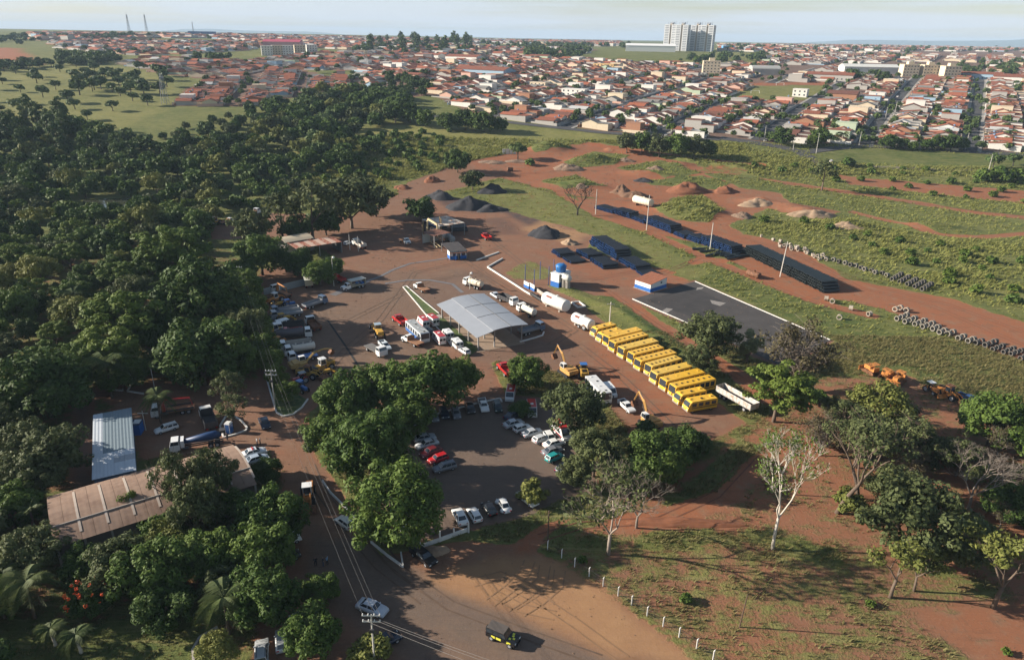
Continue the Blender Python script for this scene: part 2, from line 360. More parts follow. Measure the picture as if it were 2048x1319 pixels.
stroke([(1200, 575), (1290, 632), (1380, 690), (1470, 745), (1540, 800)], 6, 1.2, 1.2, g=.05, c=.72, tall=0.)
zone([(1900, 740), (2048, 780), (2100, 800), (2100, 850), (1960, 770)], 2, 3, g=.1, c=.8)
# grass banks
zone([(955, 372), (1010, 358), (1140, 405), (1210, 445), (1340, 500), (1420, 545), (1380, 560), (1290, 520), (1190, 472), (1080, 440), (980, 412)], 2, 3, g=.66, y=.62, tall=.3)
zone([(1000, 545), (1060, 520), (1110, 545), (1090, 560), (1030, 560)], 1.5, 1.5, g=.6, y=.7, tall=.1)
zone([(1085, 565), (1140, 575), (1240, 605), (1310, 650), (1450, 760), (1520, 835), (1440, 800), (1320, 690), (1200, 640), (1150, 600)], 1.2, 1.5, g=.75, y=.6, tall=.25)
zone([(1190, 590), (1225, 592), (1430, 735), (1400, 735)], 1., 1., g=1., y=.2, tall=.2)
zone([(1395, 560), (1440, 535), (1500, 560), (1640, 615), (1720, 640), (1950, 735), (2100, 800), (2100, 860), (1900, 770), (1760, 730), (1640, 665)], 1.5, 2., g=1., y=.38, tall=.45)
zone([(1480, 470), (1560, 465), (1700, 525), (1880, 575), (2100, 640), (2100, 500), (1800, 460), (1640, 440), (1520, 440)], 3, 3, g=1., y=.55, tall=.7)
zone([(1340, 395), (1400, 390), (1450, 420), (1420, 445), (1350, 440), (1310, 420)], 2, 2, g=1., y=.62, tall=.8)
zone([(1262, 600), (1390, 560), (1670, 682), (1570, 742), (1405, 668)], .8, .3, g=0., a=.6, tall=0., dz=0.)
# wood at the right and rough grass in front
zone([(1100, 1050), (1280, 960), (1500, 850), (1640, 760), (1800, 740), (2100, 850), (2100, 1260), (1950, 1160), (1700, 1120), (1500, 1070), (1300, 1085), (1150, 1085)], 3, 4, g=.40, c=.52, y=.5, tall=.35)
zone([(1090, 1090), (1300, 1085), (1500, 1075), (1700, 1125), (1950, 1165), (2100, 1260), (2100, 1450), (1440, 1450), (1400, 1330), (1180, 1165)], 2, 2.5, g=.48, c=.42, y=.62, tall=.4)
zone([(1860, 1230), (2100, 1200), (2100, 1330), (1960, 1330)], 2, 3, g=.25, c=.6)
stroke([(1050, 1090), (1100, 1060), (1200, 1045), (1330, 1040), (1440, 990), (1520, 905), (1640, 880)], 4.5, 1., .8, g=0., c=.7, tall=0.)
zone([(1070, 1085), (1110, 1050), (1230, 1000), (1250, 1030), (1130, 1080)], 1.2, 1., g=.8, y=.5, tall=.3)
zone([(930, 1070), (1050, 1030), (1160, 985), (1200, 1000), (1080, 1050), (960, 1085)], 1., 1., g=.85, y=.5, tall=.4)
zone([(1330, 1010), (1480, 880), (1520, 895), (1430, 985)], 1., 1., g=.8, y=.4, tall=.6)
for q in ([(1055, 282), (1130, 278), (1142, 300), (1070, 306)], [(1125, 325), (1190, 303), (1262, 310), (1230, 330), (1150, 336)], [(1075, 362), (1150, 348), (1215, 374), (1130, 380)], [(1230, 336), (1320, 320), (1410, 346), (1330, 358)], [(1285, 362), (1400, 350), (1465, 366), (1440, 380), (1300, 370)], [(1400, 345), (1500, 352), (1600, 378), (1590, 392), (1480, 372)], [(1560, 385), (1660, 395), (1720, 415), (1690, 425), (1580, 405)]): zone(q, 1.5, 2.5, g=.85, y=.42, tall=.5)
zone([(1390, 342), (1480, 350), (1500, 340), (1420, 330)], 1.5, 2., g=.5, y=.5, tall=.3)
# mounds and humps of the earthworks
mound(1378, 424, 9, 4.5, 1.9, -20); mound(1190, 322, 7, 4., 2.2, 10); mound(1100, 298, 8, 4.5, 1.6, 0); mound(1155, 372, 6, 3., 2.4, -8)
mound(1300, 350, 6, 2.5, 3., -12); mound(1360, 330, 5, 1.8, 2., 0); mound(1700, 452, 6, 2.2, 2.2, -14); mound(1580, 415, 6, 2., 2.6, -20)
mound(1860, 455, 6, 2.2, 2.6, -8); mound(1520, 405, 5, 2.4, 1.8, -20); mound(1610, 425, 5, 2.4, 1.8, -20)
stroke([(1220, 300), (1320, 312), (1440, 332), (1520, 338)], 4, 2, 1, dz=1.6)
stroke([(1130, 582), (1240, 622), (1420, 738)], 3, 2.5, .5, dz=.7)
# relief
rel = (.22 * NOI * A['g'] * np.clip(A['tall'] * 2, .1, 1) + .02 * NOI) * (PXY[:, 1] < 700)
Z = hgt(PXY[:, 0], PXY[:, 1]) + A['dz'] + rel
V = np.column_stack([PXY, Z])
ii = (np.arange(NY - 1)[:, None] * NX + np.arange(NX - 1)[None, :]).ravel()
FQ = np.stack([ii, ii + 1, ii + 1 + NX, ii + NX], 1)

def ground_mat():
    m, nt, n, l, b, o = _nt('ground_soil_and_grass')
    def at(k): q = n.new('ShaderNodeAttribute'); q.attribute_name = k; return q.outputs['Fac']
    geo = n.new('ShaderNodeNewGeometry')
    def noise(s, d=4., ro=.6, st=None, rot=0.):
        q = n.new('ShaderNodeTexNoise'); q.inputs['Scale'].default_value = s; q.inputs['Detail'].default_value = d; q.inputs['Roughness'].default_value = ro
        src = geo.outputs['Position']
        if st: mp = n.new('ShaderNodeMapping'); mp.inputs['Scale'].default_value = st; mp.inputs['Rotation'].default_value = (0, 0, rot); l.new(src, mp.inputs[0]); src = mp.outputs[0]
        l.new(src, q.inputs['Vector']); return q.outputs['Fac']
    def math_(op, a, b_=None, c_=None):
        q = n.new('ShaderNodeMath'); q.operation = op
        for i, x in enumerate((a, b_, c_)):
            if x is None: continue
            if isinstance(x, (int, float)): q.inputs[i].default_value = x
            else: l.new(x, q.inputs[i])
        return q.outputs[0]
    def mix(f, a, b_):
        q = n.new('ShaderNodeMix'); q.data_type = 'RGBA'; q.clamp_factor = True
        for i, x in ((0, f), (6, a), (7, b_)):
            if isinstance(x, tuple): q.inputs[i].default_value = (*x, 1)
            elif isinstance(x, (int, float)): q.inputs[i].default_value = x
            else: l.new(x, q.inputs[i])
        return q.outputs[2]
    def ss(x, lo, hi):
        q = n.new('ShaderNodeMapRange'); q.interpolation_type = 'SMOOTHSTEP'; q.inputs[1].default_value = lo; q.inputs[2].default_value = hi; l.new(x, q.inputs[0]); return q.outputs[0]
    nf = noise(1.9, 5., .7); nm = noise(.32, 4.); nl = noise(.045, 4.); nst = noise(1., 5., .65, (.10, .9, 1.), RD(-38)); nfar = noise(.012, 3.)
    # soil
    soil = mix(math_('ADD', at('c'), math_('MULTIPLY_ADD', nl, .5, -.25)), (.172, .116, .080), (.305, .100, .042))
    soil = mix(ss(nm, .45, .8), soil, (.235, .145, .092))
    soil = mix(math_('MULTIPLY', ss(nst, .52, .72), .45), soil, (.105, .062, .040))
    soil = mix(math_('MULTIPLY', ss(nf, .5, .75), .5), soil, (.29, .19, .12))
    soil = mix(math_('MULTIPLY', ss(noise(4.5, 3., .7), .54, .70), .5), soil, (.085, .055, .040))
    soil = mix(math_('MULTIPLY', ss(noise(.9, 6., .75, (1., .16, 1.), RD(28)), .56, .68), .4), soil, (.10, .065, .045))
    soil = mix(math_('MULTIPLY', ss(noise(.16, 5.), .60, .70), .4), soil, (.095, .058, .040))
    soil = mix(math_('MULTIPLY', at('a'), math_('MULTIPLY_ADD', nl, .8, .5)), soil, (.105, .092, .085))
    soil = mix(math_('MULTIPLY', at('k'), math_('MULTIPLY_ADD', nm, 1.2, .3)), soil, (.038, .038, .044))
    soil = mix(math_('MULTIPLY', at('s'), math_('MULTIPLY_ADD', nm, .8, .45)), soil, (.35, .20, .100))
    # grass
    yy = math_('ADD', at('y'), math_('MULTIPLY_ADD', nm, 1.1, -.55)); yy = math_('ADD', yy, math_('MULTIPLY_ADD', nl, .9, -.45))
    gr = mix(yy, (.042, .078, .019), (.205, .195, .062))
    gr = mix(math_('MULTIPLY', ss(nst, .5, .66), .5), gr, (.26, .22, .10))
    gr = mix(math_('MULTIPLY', ss(nf, .5, .72), .55), gr, (.040, .062, .018))
    gm = math_('ADD', at('g'), math_('MULTIPLY_ADD', nm, .75, -.375)); gm = math_('ADD', gm, math_('MULTIPLY_ADD', nf, .5, -.25)); gm = math_('ADD', gm, math_('MULTIPLY_ADD', nst, .45, -.225))
    gm = ss(gm, .36, .62)
    l.new(mix(gm, soil, gr), b.inputs['Base Color'])
    b.inputs['Roughness'].default_value = .92; b.inputs['Specular IOR Level'].default_value = .15
    hb = math_('MULTIPLY_ADD', nf, math_('MULTIPLY_ADD', gm, .35, .06), math_('MULTIPLY', nst, .10))
    bp = n.new('ShaderNodeBump'); bp.inputs['Strength'].default_value = .7; bp.inputs['Distance'].default_value = 1.; l.new(hb, bp.inputs['Height']); l.new(bp.outputs[0], b.inputs['Normal'])
    return m
gme = npmesh('ground', V, FQ, ground_mat(), smooth=True)
for k in ('g', 'c', 'k', 'y', 'a', 's'):
    at_ = gme.attributes.new(k, 'FLOAT', 'POINT'); at_.data.foreach_set('value', A[k])
struct('ground', gme)
_xi = lambda x: np.clip(np.searchsorted(gx, x) - 1, 0, NX - 2); _yi = lambda y: np.clip(np.searchsorted(gy, y) - 1, 0, NY - 2)
ZG = Z.reshape(NY, NX)
def zg(x, y):
    i, j = _xi(x), _yi(y); fx = (x - gx[i]) / (gx[i + 1] - gx[i]); fy = (y - gy[j]) / (gy[j + 1] - gy[j])
    return (ZG[j, i] * (1 - fx) + ZG[j, i + 1] * fx) * (1 - fy) + (ZG[j + 1, i] * (1 - fx) + ZG[j + 1, i + 1] * fx) * fy
def attr(k, x, y): return A[k].reshape(NY, NX)[_yi(y), _xi(x)]

# far low hills on the horizon
def hills():
    rng = random.Random(4); mb = MB(); n = 90
    for (dist, base, hmax, seed) in ((11500, 30, 90, 1), (14500, 15, 270, 5)):
        vs = []
        for i in range(n + 1):
            an = RD(20 + 140 * i / n); x, y = dist * math.cos(an), dist * math.sin(an)
            hh = base + hmax * max(0, .22 + 1.25 * float(fbm(np.array([i * 1.]), np.array([0.]), 14., 4, seed)[0]))
            vs += [(x * .82, y * .82, 5.), (x, y, hh), (x * 1.25, y * 1.25, -20)]
        b0 = []
        for i in range(n):
            for k in (0, 1): b0.append((i * 3 + k, (i + 1) * 3 + k, (i + 1) * 3 + k + 1, i * 3 + k + 1))
        mb.add(vs, b0)
    struct('hills', mb.mesh('hills', mat('far_hills', (.07, .10, .06), .95, var=.35, scale=.0015), True))
hills()

# ------------------------------------------------------------------ trees
def unit(v): return v / np.maximum(np.linalg.norm(v, axis=1, keepdims=True), 1e-9)
def leaves(rng, C, Rk, n, size, squash=.8, up=.45, rnd=.42, aspect=.55, shell=.55):
    K = len(C); w = Rk ** 2; k = rng.choice(K, n, p=w / w.sum())
    dr = unit(rng.normal(size=(n, 3))); rr = Rk[k] * (shell + (1 - shell) * rng.random(n) ** .6)
    P = C[k] + dr * rr[:, None] * np.array([1, 1, squash])
    N = unit(dr + np.array([0, 0, up]) + rng.normal(size=(n, 3)) * rnd)
    T = unit(np.cross(N, rng.normal(size=(n, 3)))); B = np.cross(N, T)
    s = size * (.65 + .7 * rng.random(n))[:, None]
    V = np.stack([P - T * s, P + B * s * aspect, P + T * s, P - B * s * aspect], 1).reshape(-1, 3)
    return V, np.arange(4 * n).reshape(n, 4)
def clumps(rng, K, R, Hc, sq, rk, low=-.35, inner=.25):
    d_ = unit(rng.normal(size=(K * 3, 3))); d_ = d_[d_[:, 2] > low][:K]
    rad = np.where(rng.random(len(d_)) < inner, .35 + .3 * rng.random(len(d_)), .62 + .26 * rng.random(len(d_)))
    C = d_ * rad[:, None] * R * np.array([1, 1, sq]) * (.82 + .36 * rng.random((len(d_), 1))); C[:, 2] += Hc
    return C, R * rk * (.7 + .6 * rng.random(len(d_)))
def limbs(rng, C, base_r, fork, n_l, bend=.25, n=6, lean=(0, 0), sub=0):
    mb = MB(); top = Vector((lean[0], lean[1], fork))
    mb.tube([(0, 0, -.4), (lean[0] * .3, lean[1] * .3, fork * .35), tuple(top)], [base_r * 1.25, base_r, base_r * .72], n)
    idx = rng.permutation(len(C))[:n_l]
    for i in idx:
        e = Vector(C[i]); m = top.lerp(e, .5) + Vector((rng.normal() * bend, rng.normal() * bend, bend * 1.2))
        mb.tube([tuple(top - Vector((0, 0, .15))), tuple(m), tuple(e)], [base_r * .55, base_r * .33, base_r * .10], max(4, n - 2))
        for _ in range(sub):
            t = .35 + .6 * rng.random(); q = top.lerp(m, t * 2) if t < .5 else m.lerp(e, t * 2 - 1)
            dd = Vector(rng.normal(size=3)); dd.z = abs(dd.z) * .7; dd = dd.normalized() * (e - top).length * (.25 + .25 * rng.random())
            mb.tube([tuple(q), tuple(q + dd * .5 + Vector((0, 0, .15))), tuple(q + dd)], [base_r * .18, base_r * .11, base_r * .04], 3)
    return mb
BARK = mat('bark_grey_brown', (.13, .095, .07), .9, var=.4, scale=4.); BARKW = mat('bark_pale', (.50, .45, .38), .85, var=.3, scale=3.); BARKD = mat('bark_dark', (.05, .04, .033), .9, var=.4)
L_DARK = leafmat('leaf_dark', (0.026, 0.054, 0.013), (0.087, 0.129, 0.030)); L_MID = leafmat('leaf_mid', (0.033, 0.068, 0.015), (0.120, 0.171, 0.035))
L_BRIGHT = leafmat('leaf_bright', (.046, .088, .015), (.145, .185, .036)); L_OLIVE = leafmat('leaf_olive', (0.043, 0.060, 0.022), (0.129, 0.146, 0.058))
L_YEL = leafmat('leaf_yellow_green', (.085, .105, .024), (.20, .20, .055)); L_PALE = leafmat('leaf_pale', (.13, .16, .07), (.27, .29, .14))
L_FAR = leafmat('leaf_far', (0.034, 0.066, 0.021), (0.132, 0.171, 0.055)); L_PALM = leafmat('leaf_palm', (.030, .055, .016), (.10, .12, .038), rough=.35)
L_BROWN = leafmat('leaf_brownish', (.055, .048, .026), (.12, .10, .05)); L_TWIG = mat('twigs_grey', (.20, .165, .135), .9, var=.35, scale=2.)
FLOWER = mat('orange_flowers', (.75, .10, .02), .6)
SPEC = {}
def species(key, leaf, K, R, Hc, sq, rk, nl, size, bark=BARK, br=.28, fork=2.4, limb=7, low=-.35, lods=3, squash=.8, aspect=.55, sub=0, shell=.5, up=.5, seeds=2, inner=.25):
    SPEC[key] = dict(R=R, Hc=Hc, lod=[])
    for lod in range(lods):
        vs = []
        for sd in range(seeds):
            rng = np.random.default_rng(hash((key.encode()[0], len(key), sum(key.encode()), sd)) % 9999 + 7 * sd)
            C, Rk = clumps(rng, K, R, Hc, sq, rk, low, inner)
            f = (1., .30, .11)[lod]; n = max(60, int(nl * f)); z = size * (1., 1.8, 2.9)[lod]
            Vv, Ff = leaves(rng, C, Rk, n, z, squash=squash, aspect=aspect if lod < 2 else .8, shell=shell, up=up)
            P = Proto(key + '_tree', 'tree')
            if lod < 2: P.part('trunk', limbs(rng, C, br, fork, limb if lod == 0 else 4, n=(7 if lod == 0 else 5), sub=sub if lod == 0 else 0), bark, True)
            else: P.part('trunk', MB().tube([(0, 0, -.4), (0, 0, fork), (0, 0, Hc)], [br * 1.2, br, br * .4], 4), bark)
            P.part('crown', npmesh('crown', Vv, Ff, leaf), None); vs.append(P)
        SPEC[key]['lod'].append(vs)
    while len(SPEC[key]['lod']) < 3: SPEC[key]['lod'].append(SPEC[key]['lod'][-1])
species('broadleaf', L_MID, 92, 5.5, 5.0, .82, .215, 10500, .27, low=-.8, fork=1.8, seeds=3)
species('darkleaf', L_DARK, 92, 5.5, 4.5, .74, .215, 10500, .26, low=-.8, fork=1.6, seeds=3)
species('mango', L_MID, 110, 5.6, 5.2, .9, .20, 12500, .27, low=-.85, aspect=.42)
species('feathery', L_BRIGHT, 70, 5.6, 6.0, .62, .19, 7600, .25, low=-.6, fork=2.6, limb=10, squash=.45, up=1.)
species('olive', L_OLIVE, 90, 5.4, 5.2, .85, .19, 9000, .24, low=-.75, fork=2.0, limb=10)
species('airy', L_OLIVE, 44, 5., 6.2, .85, .20, 3000, .22, fork=3.2, limb=16, sub=5, shell=.3)
species('twiggy', L_BROWN, 46, 5., 5.6, .85, .20, 1900, .20, bark=L_TWIG, br=.22, fork=1.4, limb=34, sub=11, shell=.2)
species('roundish', L_BRIGHT, 38, 3.2, 3.6, .95, .32, 5200, .21, fork=1.3, br=.18, low=-.7)
species('yellowish', L_YEL, 40, 4.4, 5.2, .75, .27, 5200, .24)
species('pale_blossom', L_PALE, 34, 3., 4.6, 1.35, .32, 5000, .20, fork=1.5, low=-.7)
species('eucalypt', L_FAR, 46, 4., 11., 2.1, .30, 4200, .34, fork=5., br=.35, low=-.9)
species('savanna', L_FAR, 30, 4., 4.4, .55, .30, 2600, .34, fork=2., bark=BARKD)
species('shrub', L_MID, 26, 2., 1.1, .7, .36, 2200, .22, fork=.3, br=.08, limb=5, low=-.2)
species('tall_shrub', L_YEL, 26, 2.2, 1.3, .8, .34, 2200, .24, fork=.4, br=.08, limb=5, low=-.2)
species('town', L_MID, 22, 3.4, 3.8, .9, .36, 2000, .34, fork=1.4, br=.2)

def bare_tree(key, bark, hgt_, spread, seed, depth=5, leafn=0, leafm=None, r0=.28, lean=0., fork_at=.28, lsize=.21):
    rng = random.Random(seed); mb = MB(); tips = []
    def grow(p, dr, ln, r, d_):
        q = p + dr * ln * .5 + Vector((rng.gauss(0, .05), rng.gauss(0, .05), .02)) * ln; e = q + (dr + Vector((rng.gauss(0, .12), rng.gauss(0, .12), .05))).normalized() * ln * .5
        mb.tube([tuple(p), tuple(q), tuple(e)], [r, r * .85, r * .7], 6 if d_ >= depth - 1 else (4 if d_ > 1 else 3), cap=False)
        if d_ == 0: tips.append(e); return
        if d_ <= 2: tips.append(e)
        for k in range(rng.choice((2, 2, 3)) if d_ > 1 else 3):
            a = rng.uniform(0, 2 * math.pi); t = rng.uniform(.25, .6) * spread
            nd = (dr + Vector((math.cos(a) * t, math.sin(a) * t, rng.uniform(-.05, .25)))).normalized()
            grow(e, nd, ln * rng.uniform(.62, .86), r * (.66 if k else .74), d_ - 1)
    tr = MB(); top = Vector((lean, 0, hgt_ * fork_at))
    tr.tube([(0, 0, -.4), (lean * .4, .05, hgt_ * fork_at * .5), tuple(top)], [r0 * 1.25, r0, r0 * .85], 8)
    mb.v, mb.f, mb.m = tr.v, tr.f, tr.m
    for k in range(3):
        a = 2.1 * k + rng.uniform(0, 1); grow(top, Vector((math.cos(a) * .38 * spread, math.sin(a) * .38 * spread, 1)).normalized(), hgt_ * .24, r0 * .62, depth - 1)
    P = Proto(key, 'tree'); P.part('trunk', mb, bark, True)
    if leafn:
        nr = np.random.default_rng(seed); C = np.array([tuple(t) for t in tips]); C = C[nr.random(len(C)) < .55]
        Vv, Ff = leaves(nr, C, np.full(len(C), .75), leafn, lsize, squash=.6); P.part('crown', npmesh('crown', Vv, Ff, leafm), None)
    P.H = max(t.z for t in tips); return P
WHITE_TREE = bare_tree('white_trunk_tree', BARKW, 11., 1.0, 5, 7, 1500, L_BRIGHT, .17, .4, .36, lsize=.15)
BARE_A = bare_tree('bare_tree', mat('bark_bare', (.27, .22, .18), .9, var=.3), 9., 1.5, 11, 7, 900, L_OLIVE, .17, 0., .26)
BARE_B = bare_tree('bare_tree', L_TWIG, 7., 1.9, 23, 7, 0, None, .14, 0., .22)
BARE_C = bare_tree('bare_tree', BARKD, 8., 1.7, 31, 6, 0, None, .20, 0., .15)
LEAN_T = bare_tree('slender_tree', BARK, 10., 1.3, 41, 5, 1300, L_OLIVE, .24, 1.6, .42)
YEL_T = bare_tree('slender_tree', BARK, 7.5, 1.3, 47, 5, 1300, L_YEL, .2, .2, .36)

def palm(key, trunk_h, nf, fl, seed, droop=1., royal=False):
    rng = np.random.default_rng(seed); P = Proto(key, 'tree')
    P.part('trunk', MB().tube([(0, 0, -.3), (0, 0, .6), (.1, 0, trunk_h * .6), (.15, 0, trunk_h)], [.26, .2, .16, .13], 8), BARKW if royal else BARK, True)
    V_, F_ = [], []
    for i in range(nf):
        an = 2 * math.pi * i / nf * 2.6 + rng.random() * .3; el = rng.uniform(-.25, 1.15); L = fl * rng.uniform(.8, 1.1); m = 26; side = np.array([-math.sin(an), math.cos(an), 0])
        for j in range(m):
            t = (j + .5) / m; out = L * (t - .18 * t * t); z = L * (math.sin(el) * t * .9 - .62 * droop * t * t)
            p = np.array([.15 + math.cos(an) * out * math.cos(el * .6), math.sin(an) * out * math.cos(el * .6), trunk_h + .2 + z])
            w = .95 * math.sin(math.pi * min(1, t * .85 + .14)) * fl / 3.4
            for sg in (-1, 1):
                tip = p + side * sg * w + np.array([math.cos(an), math.sin(an), 0]) * .35 - np.array([0, 0, .28 * w + .1]) + rng.normal(size=3) * .06
                dd = np.array([math.cos(an), math.sin(an), .2]) * .065
                b_ = len(V_); V_ += [p - dd, p + dd, tip]; F_.append((b_, b_ + 1, b_ + 2))
    P.part('crown', npmesh('crown', np.array(V_), np.array(F_), L_PALM), None); P.Hc = trunk_h; return P
PALM = palm('palm_tree', 5.4, 26, 4.3, 3, 1.15); PALM_S = palm('palm_tree', 2.8, 18, 2.9, 8, 1.15, True); PALM_F = palm('tree_fern_palm', 5.2, 24, 2.6, 14, .45)

ORD = ['first', 'second', 'third', 'fourth', 'fifth', 'sixth', 'seventh', 'eighth', 'ninth', 'tenth', 'eleventh', 'twelfth', 'thirteenth', 'fourteenth', 'fifteenth']
TREES = []          # every tree placed so far: x, y, crown radius
def lodof(p): s = S(p); return 0 if s > 6.2 else (1 if s > 2.6 else 2)
_ti = 0
def tree(key, cx, cy, rpx, label, group=None, name=None, lod=None, squeeze=1.):
    global _ti
    sp = SPEC[key]; s = 1.
    for _ in range(4): p = G(cx, cy, sp['Hc'] * s * squeeze); s = rpx / (sp['R'] * S(p))
    z = zg(p[0], p[1]); _ti += 1; L = sp['lod'][lodof(p) if lod is None else lod]
    TREES.append((p[0], p[1], sp['R'] * s)); a = (_ti * 2.39) % 6.28
    return place(L[_ti % len(L)], (p[0], p[1], z), a, label, group, (s * (.94 + .12 * ((_ti * .37) % 1)), s * (.94 + .12 * ((_ti * .61) % 1)), s * squeeze), name)
def tree_at(P, bx, by, hpx, label, rz=0., Hh=None, group=None, tilt=None):
    p = G(bx, by); s = hpx / ((Hh or P.H) * S(p) * .93); TREES.append((p[0], p[1], 3 * s))
    return place(P, (p[0], p[1], zg(p[0], p[1])), rz, label, group, s, tilt=tilt)

# -- trees that can be picked out one by one
for key, cx, cy, r, lab in [
    ('mango', 785, 1006, 104, 'large dense round tree at the corner of the car park above the road'),
    ('mango', 738, 890, 88, 'big dark green tree between the round corner tree and the yard'),
    ('broadleaf', 655, 868, 52, 'smaller green tree at the road edge, leftmost of the central clump'),
    ('broadleaf', 690, 800, 66, 'light tipped green tree at the tip of the central clump beside the road'),
    ('broadleaf', 770, 775, 68, 'leafy tree in the central clump below the white flatbed truck'),
    ('broadleaf', 850, 765, 78, 'tall leafy tree of the central clump in front of the blue and white bus'),
    ('broadleaf', 912, 752, 52, 'leafy tree at the right end of the central clump near the pavilion'),
    ('broadleaf', 815, 830, 52, 'shaded tree in the central clump behind the row of parked dark cars'),
    ('broadleaf', 1052, 742, 44, 'bushy green tree between the red truck and the excavator arm'),
    ('olive', 1152, 820, 68, 'olive green tree between the car park and the excavator'),
    ('shrub', 1045, 820, 24, 'small round bush between the two red topped vans'),
    ('olive', 1190, 905, 58, 'grey green tree shading the right end of the silver car row'),
    ('olive', 1150, 940, 38, 'low grey green tree beside the dark blue parked car'),
    ('darkleaf', 1310, 915, 72, 'dense dark tree behind the bare trees, in front of the excavator'),
    ('darkleaf', 1375, 885, 48, 'dark leafy tree right of the excavator, near the last yellow minibus'),
    ('darkleaf', 1255, 940, 46, 'dark tree filling the gap left of the dense dark tree'),
    ('tall_shrub', 1062, 985, 32, 'yellow green shrub over the white car at the car park corner'),
    ('olive', 1420, 672, 58, 'dense olive tree between the yellow buses and the asphalt pad'),
    ('olive', 1400, 720, 36, 'lower part of scrub below the dense olive tree by the buses'),
    ('pale_blossom', 1499, 688, 26, 'narrow pale blossoming tree beside the asphalt pad'),
    ('twiggy', 1605, 700, 82, 'wide grey twiggy tree at the lower end of the asphalt pad'),
    ('feathery', 1560, 770, 78, 'tall spreading green tree on a white trunk beside the white trailer'),
    ('airy', 1690, 838, 54, 'open crowned tree between the tall spreading tree and the pale one'),
    ('airy', 1765, 885, 52, 'thin leafed tree just below the pale yellow green tree'),
    ('olive', 1880, 905, 46, 'grey green tree between the rusty machines and the broad olive crown'),
    ('yellowish', 1766, 812, 62, 'pale yellow green tree in front of the rusty machines'),
    ('airy', 1830, 870, 58, 'thin grey leafed tree below the rusty dozers'),
    ('airy', 1725, 880, 52, 'thin crowned tree behind the leaning trunk in the wood'),
    ('twiggy', 1650, 860, 52, 'brownish half bare tree behind the white branched tree'),
    ('olive', 1835, 1045, 108, 'broad olive crowned tree, the largest in the right hand wood'),
    ('olive', 1785, 965, 54, 'olive tree standing just behind the broad olive crowned tree'),
    ('olive', 1935, 1085, 62, 'grey green tree right of the broad olive crowned tree'),
    ('tall_shrub', 1695, 1005, 34, 'bright green shrub at the foot of the leaning trunk'),
    ('broadleaf', 1990, 838, 66, 'fresh green tree at the right edge beside the blue wreck'),
    ('broadleaf', 2055, 860, 60, 'fresh green tree cut by the right edge near the blue wreck'),
    ('darkleaf', 2030, 1005, 55, 'dark tree at the right edge of the wood'),
    ('airy', 1925, 905, 44, 'airy dark tree between the fresh green tree and the wood'),
    ('darkleaf', 915, 320, 30, 'solitary dark round tree on the dirt by the grass belt'),
    ('olive', 945, 357, 24, 'small tree in front of the black gravel heap'),
    ('darkleaf', 840, 414, 33, 'dense dark tree behind the asphalt plant'),
    ('roundish', 853, 425, 10, 'small yellow green bush against the asphalt plant tree'),
    ('airy', 1650, 345, 30, 'solitary airy tree between the far red dirt tracks'),
    ('savanna', 1036, 297, 19, 'small umbrella shaped tree on the far dirt lot'),
    ('roundish', 575, 780, 25, 'bright yellow green round bush at the power line by the yard'),
    ('roundish', 552, 748, 22, 'round clipped tree just above the bright bush'),
    ('airy', 452, 775, 42, 'open crowned tree on the small kerbed island'),
    ('airy', 460, 815, 38, 'second open crowned tree overhanging the kerbed island'),
    ('darkleaf', 390, 590, 92, 'wide flat dark crown left of the round tree row'),
    ('feathery', 335, 490, 74, 'broad yellow green crown above the wide dark crown'),
    ('feathery', 245, 625, 80, 'feathery green tree left of the wide dark crown'),
    ('feathery', 215, 690, 70, 'feathery green tree behind the royal palms'),
    ('darkleaf', 400, 705, 88, 'large bluish dark tree above the kerbed island'),
    ('yellowish', 25, 600, 38, 'bright yellow leafed tree at the left edge'),
    ('darkleaf', 85, 770, 90, 'large dark tree left of the grey roofed shed'),
    ('olive', 100, 905, 76, 'brownish green tree beside the end of the brown arched roof'),
    ('airy', 345, 965, 50, 'light open crowned tree over the middle of the brown roof'),
    ('olive', 425, 952, 52, 'round olive crown covering the brown arched roof'),
    ('olive', 390, 1015, 52, 'grey green crown at the lower edge of the brown roof'),
    ('roundish', 265, 1015, 24, 'small glossy green tree against the brown roof'),
    ('darkleaf', 535, 938, 34, 'dense dark tree at the end of the brown arched roof'),
    ('broadleaf', 545, 1035, 72, 'bright green tree over the parked cars by the road'),
    ('olive', 245, 1130, 68, 'grey green tree below the middle of the brown roof'),
    ('yellowish', 330, 1075, 46, 'ochre tinged tree below the brown roof'),
    ('broadleaf', 420, 1110, 62, 'green tree beside the drooping palm'),
    ('broadleaf', 525, 1195, 74, 'leafy tree with brown tips right of the drooping palm'),
    ('broadleaf', 642, 1175, 40, 'slender leafy tree standing on the road verge'),
    ('broadleaf', 622, 1262, 60, 'leafy tree at the bottom beside the two pale cars'),
    ('yellowish', 432, 1298, 42, 'round yellow green shrub inside the curved kerb at the bottom'),
    ('tall_shrub', 745, 1305, 46, 'yellow green shrub below the power pole at the bottom'),
    ('darkleaf', 330, 1215, 60, 'dark tree above the lawn at the bottom'),
]: tree(key, cx, cy, r, lab, squeeze=1.75 if 'brown roof' in lab and 'below' not in lab and 'end of' not in lab else (1.75 if 'brown arched roof' in lab and 'covering' in lab else 1.))
tree_at(WHITE_TREE, 1545, 1098, 238, 'white branching tree alone on the rough red slope', 1.2)
tree_at(BARE_A, 1217, 1108, 200, 'tall half bare tree with dark foot beside the dirt path', .6)
tree_at(BARE_B, 1273, 1055, 110, 'grey leafless twiggy tree behind the half bare tree', 2.)
tree_at(BARE_C, 1155, 430, 62, 'leafless dead tree beside the far blue pipe rows', .4)
tree_at(LEAN_T, 1672, 1025, 190, 'dark leaning trunk with thin crown in the wood', 5.9)
tree_at(LEAN_T, 1718, 1000, 160, 'upright grey trunk with thin crown right of the leaning trunk', 2.4)
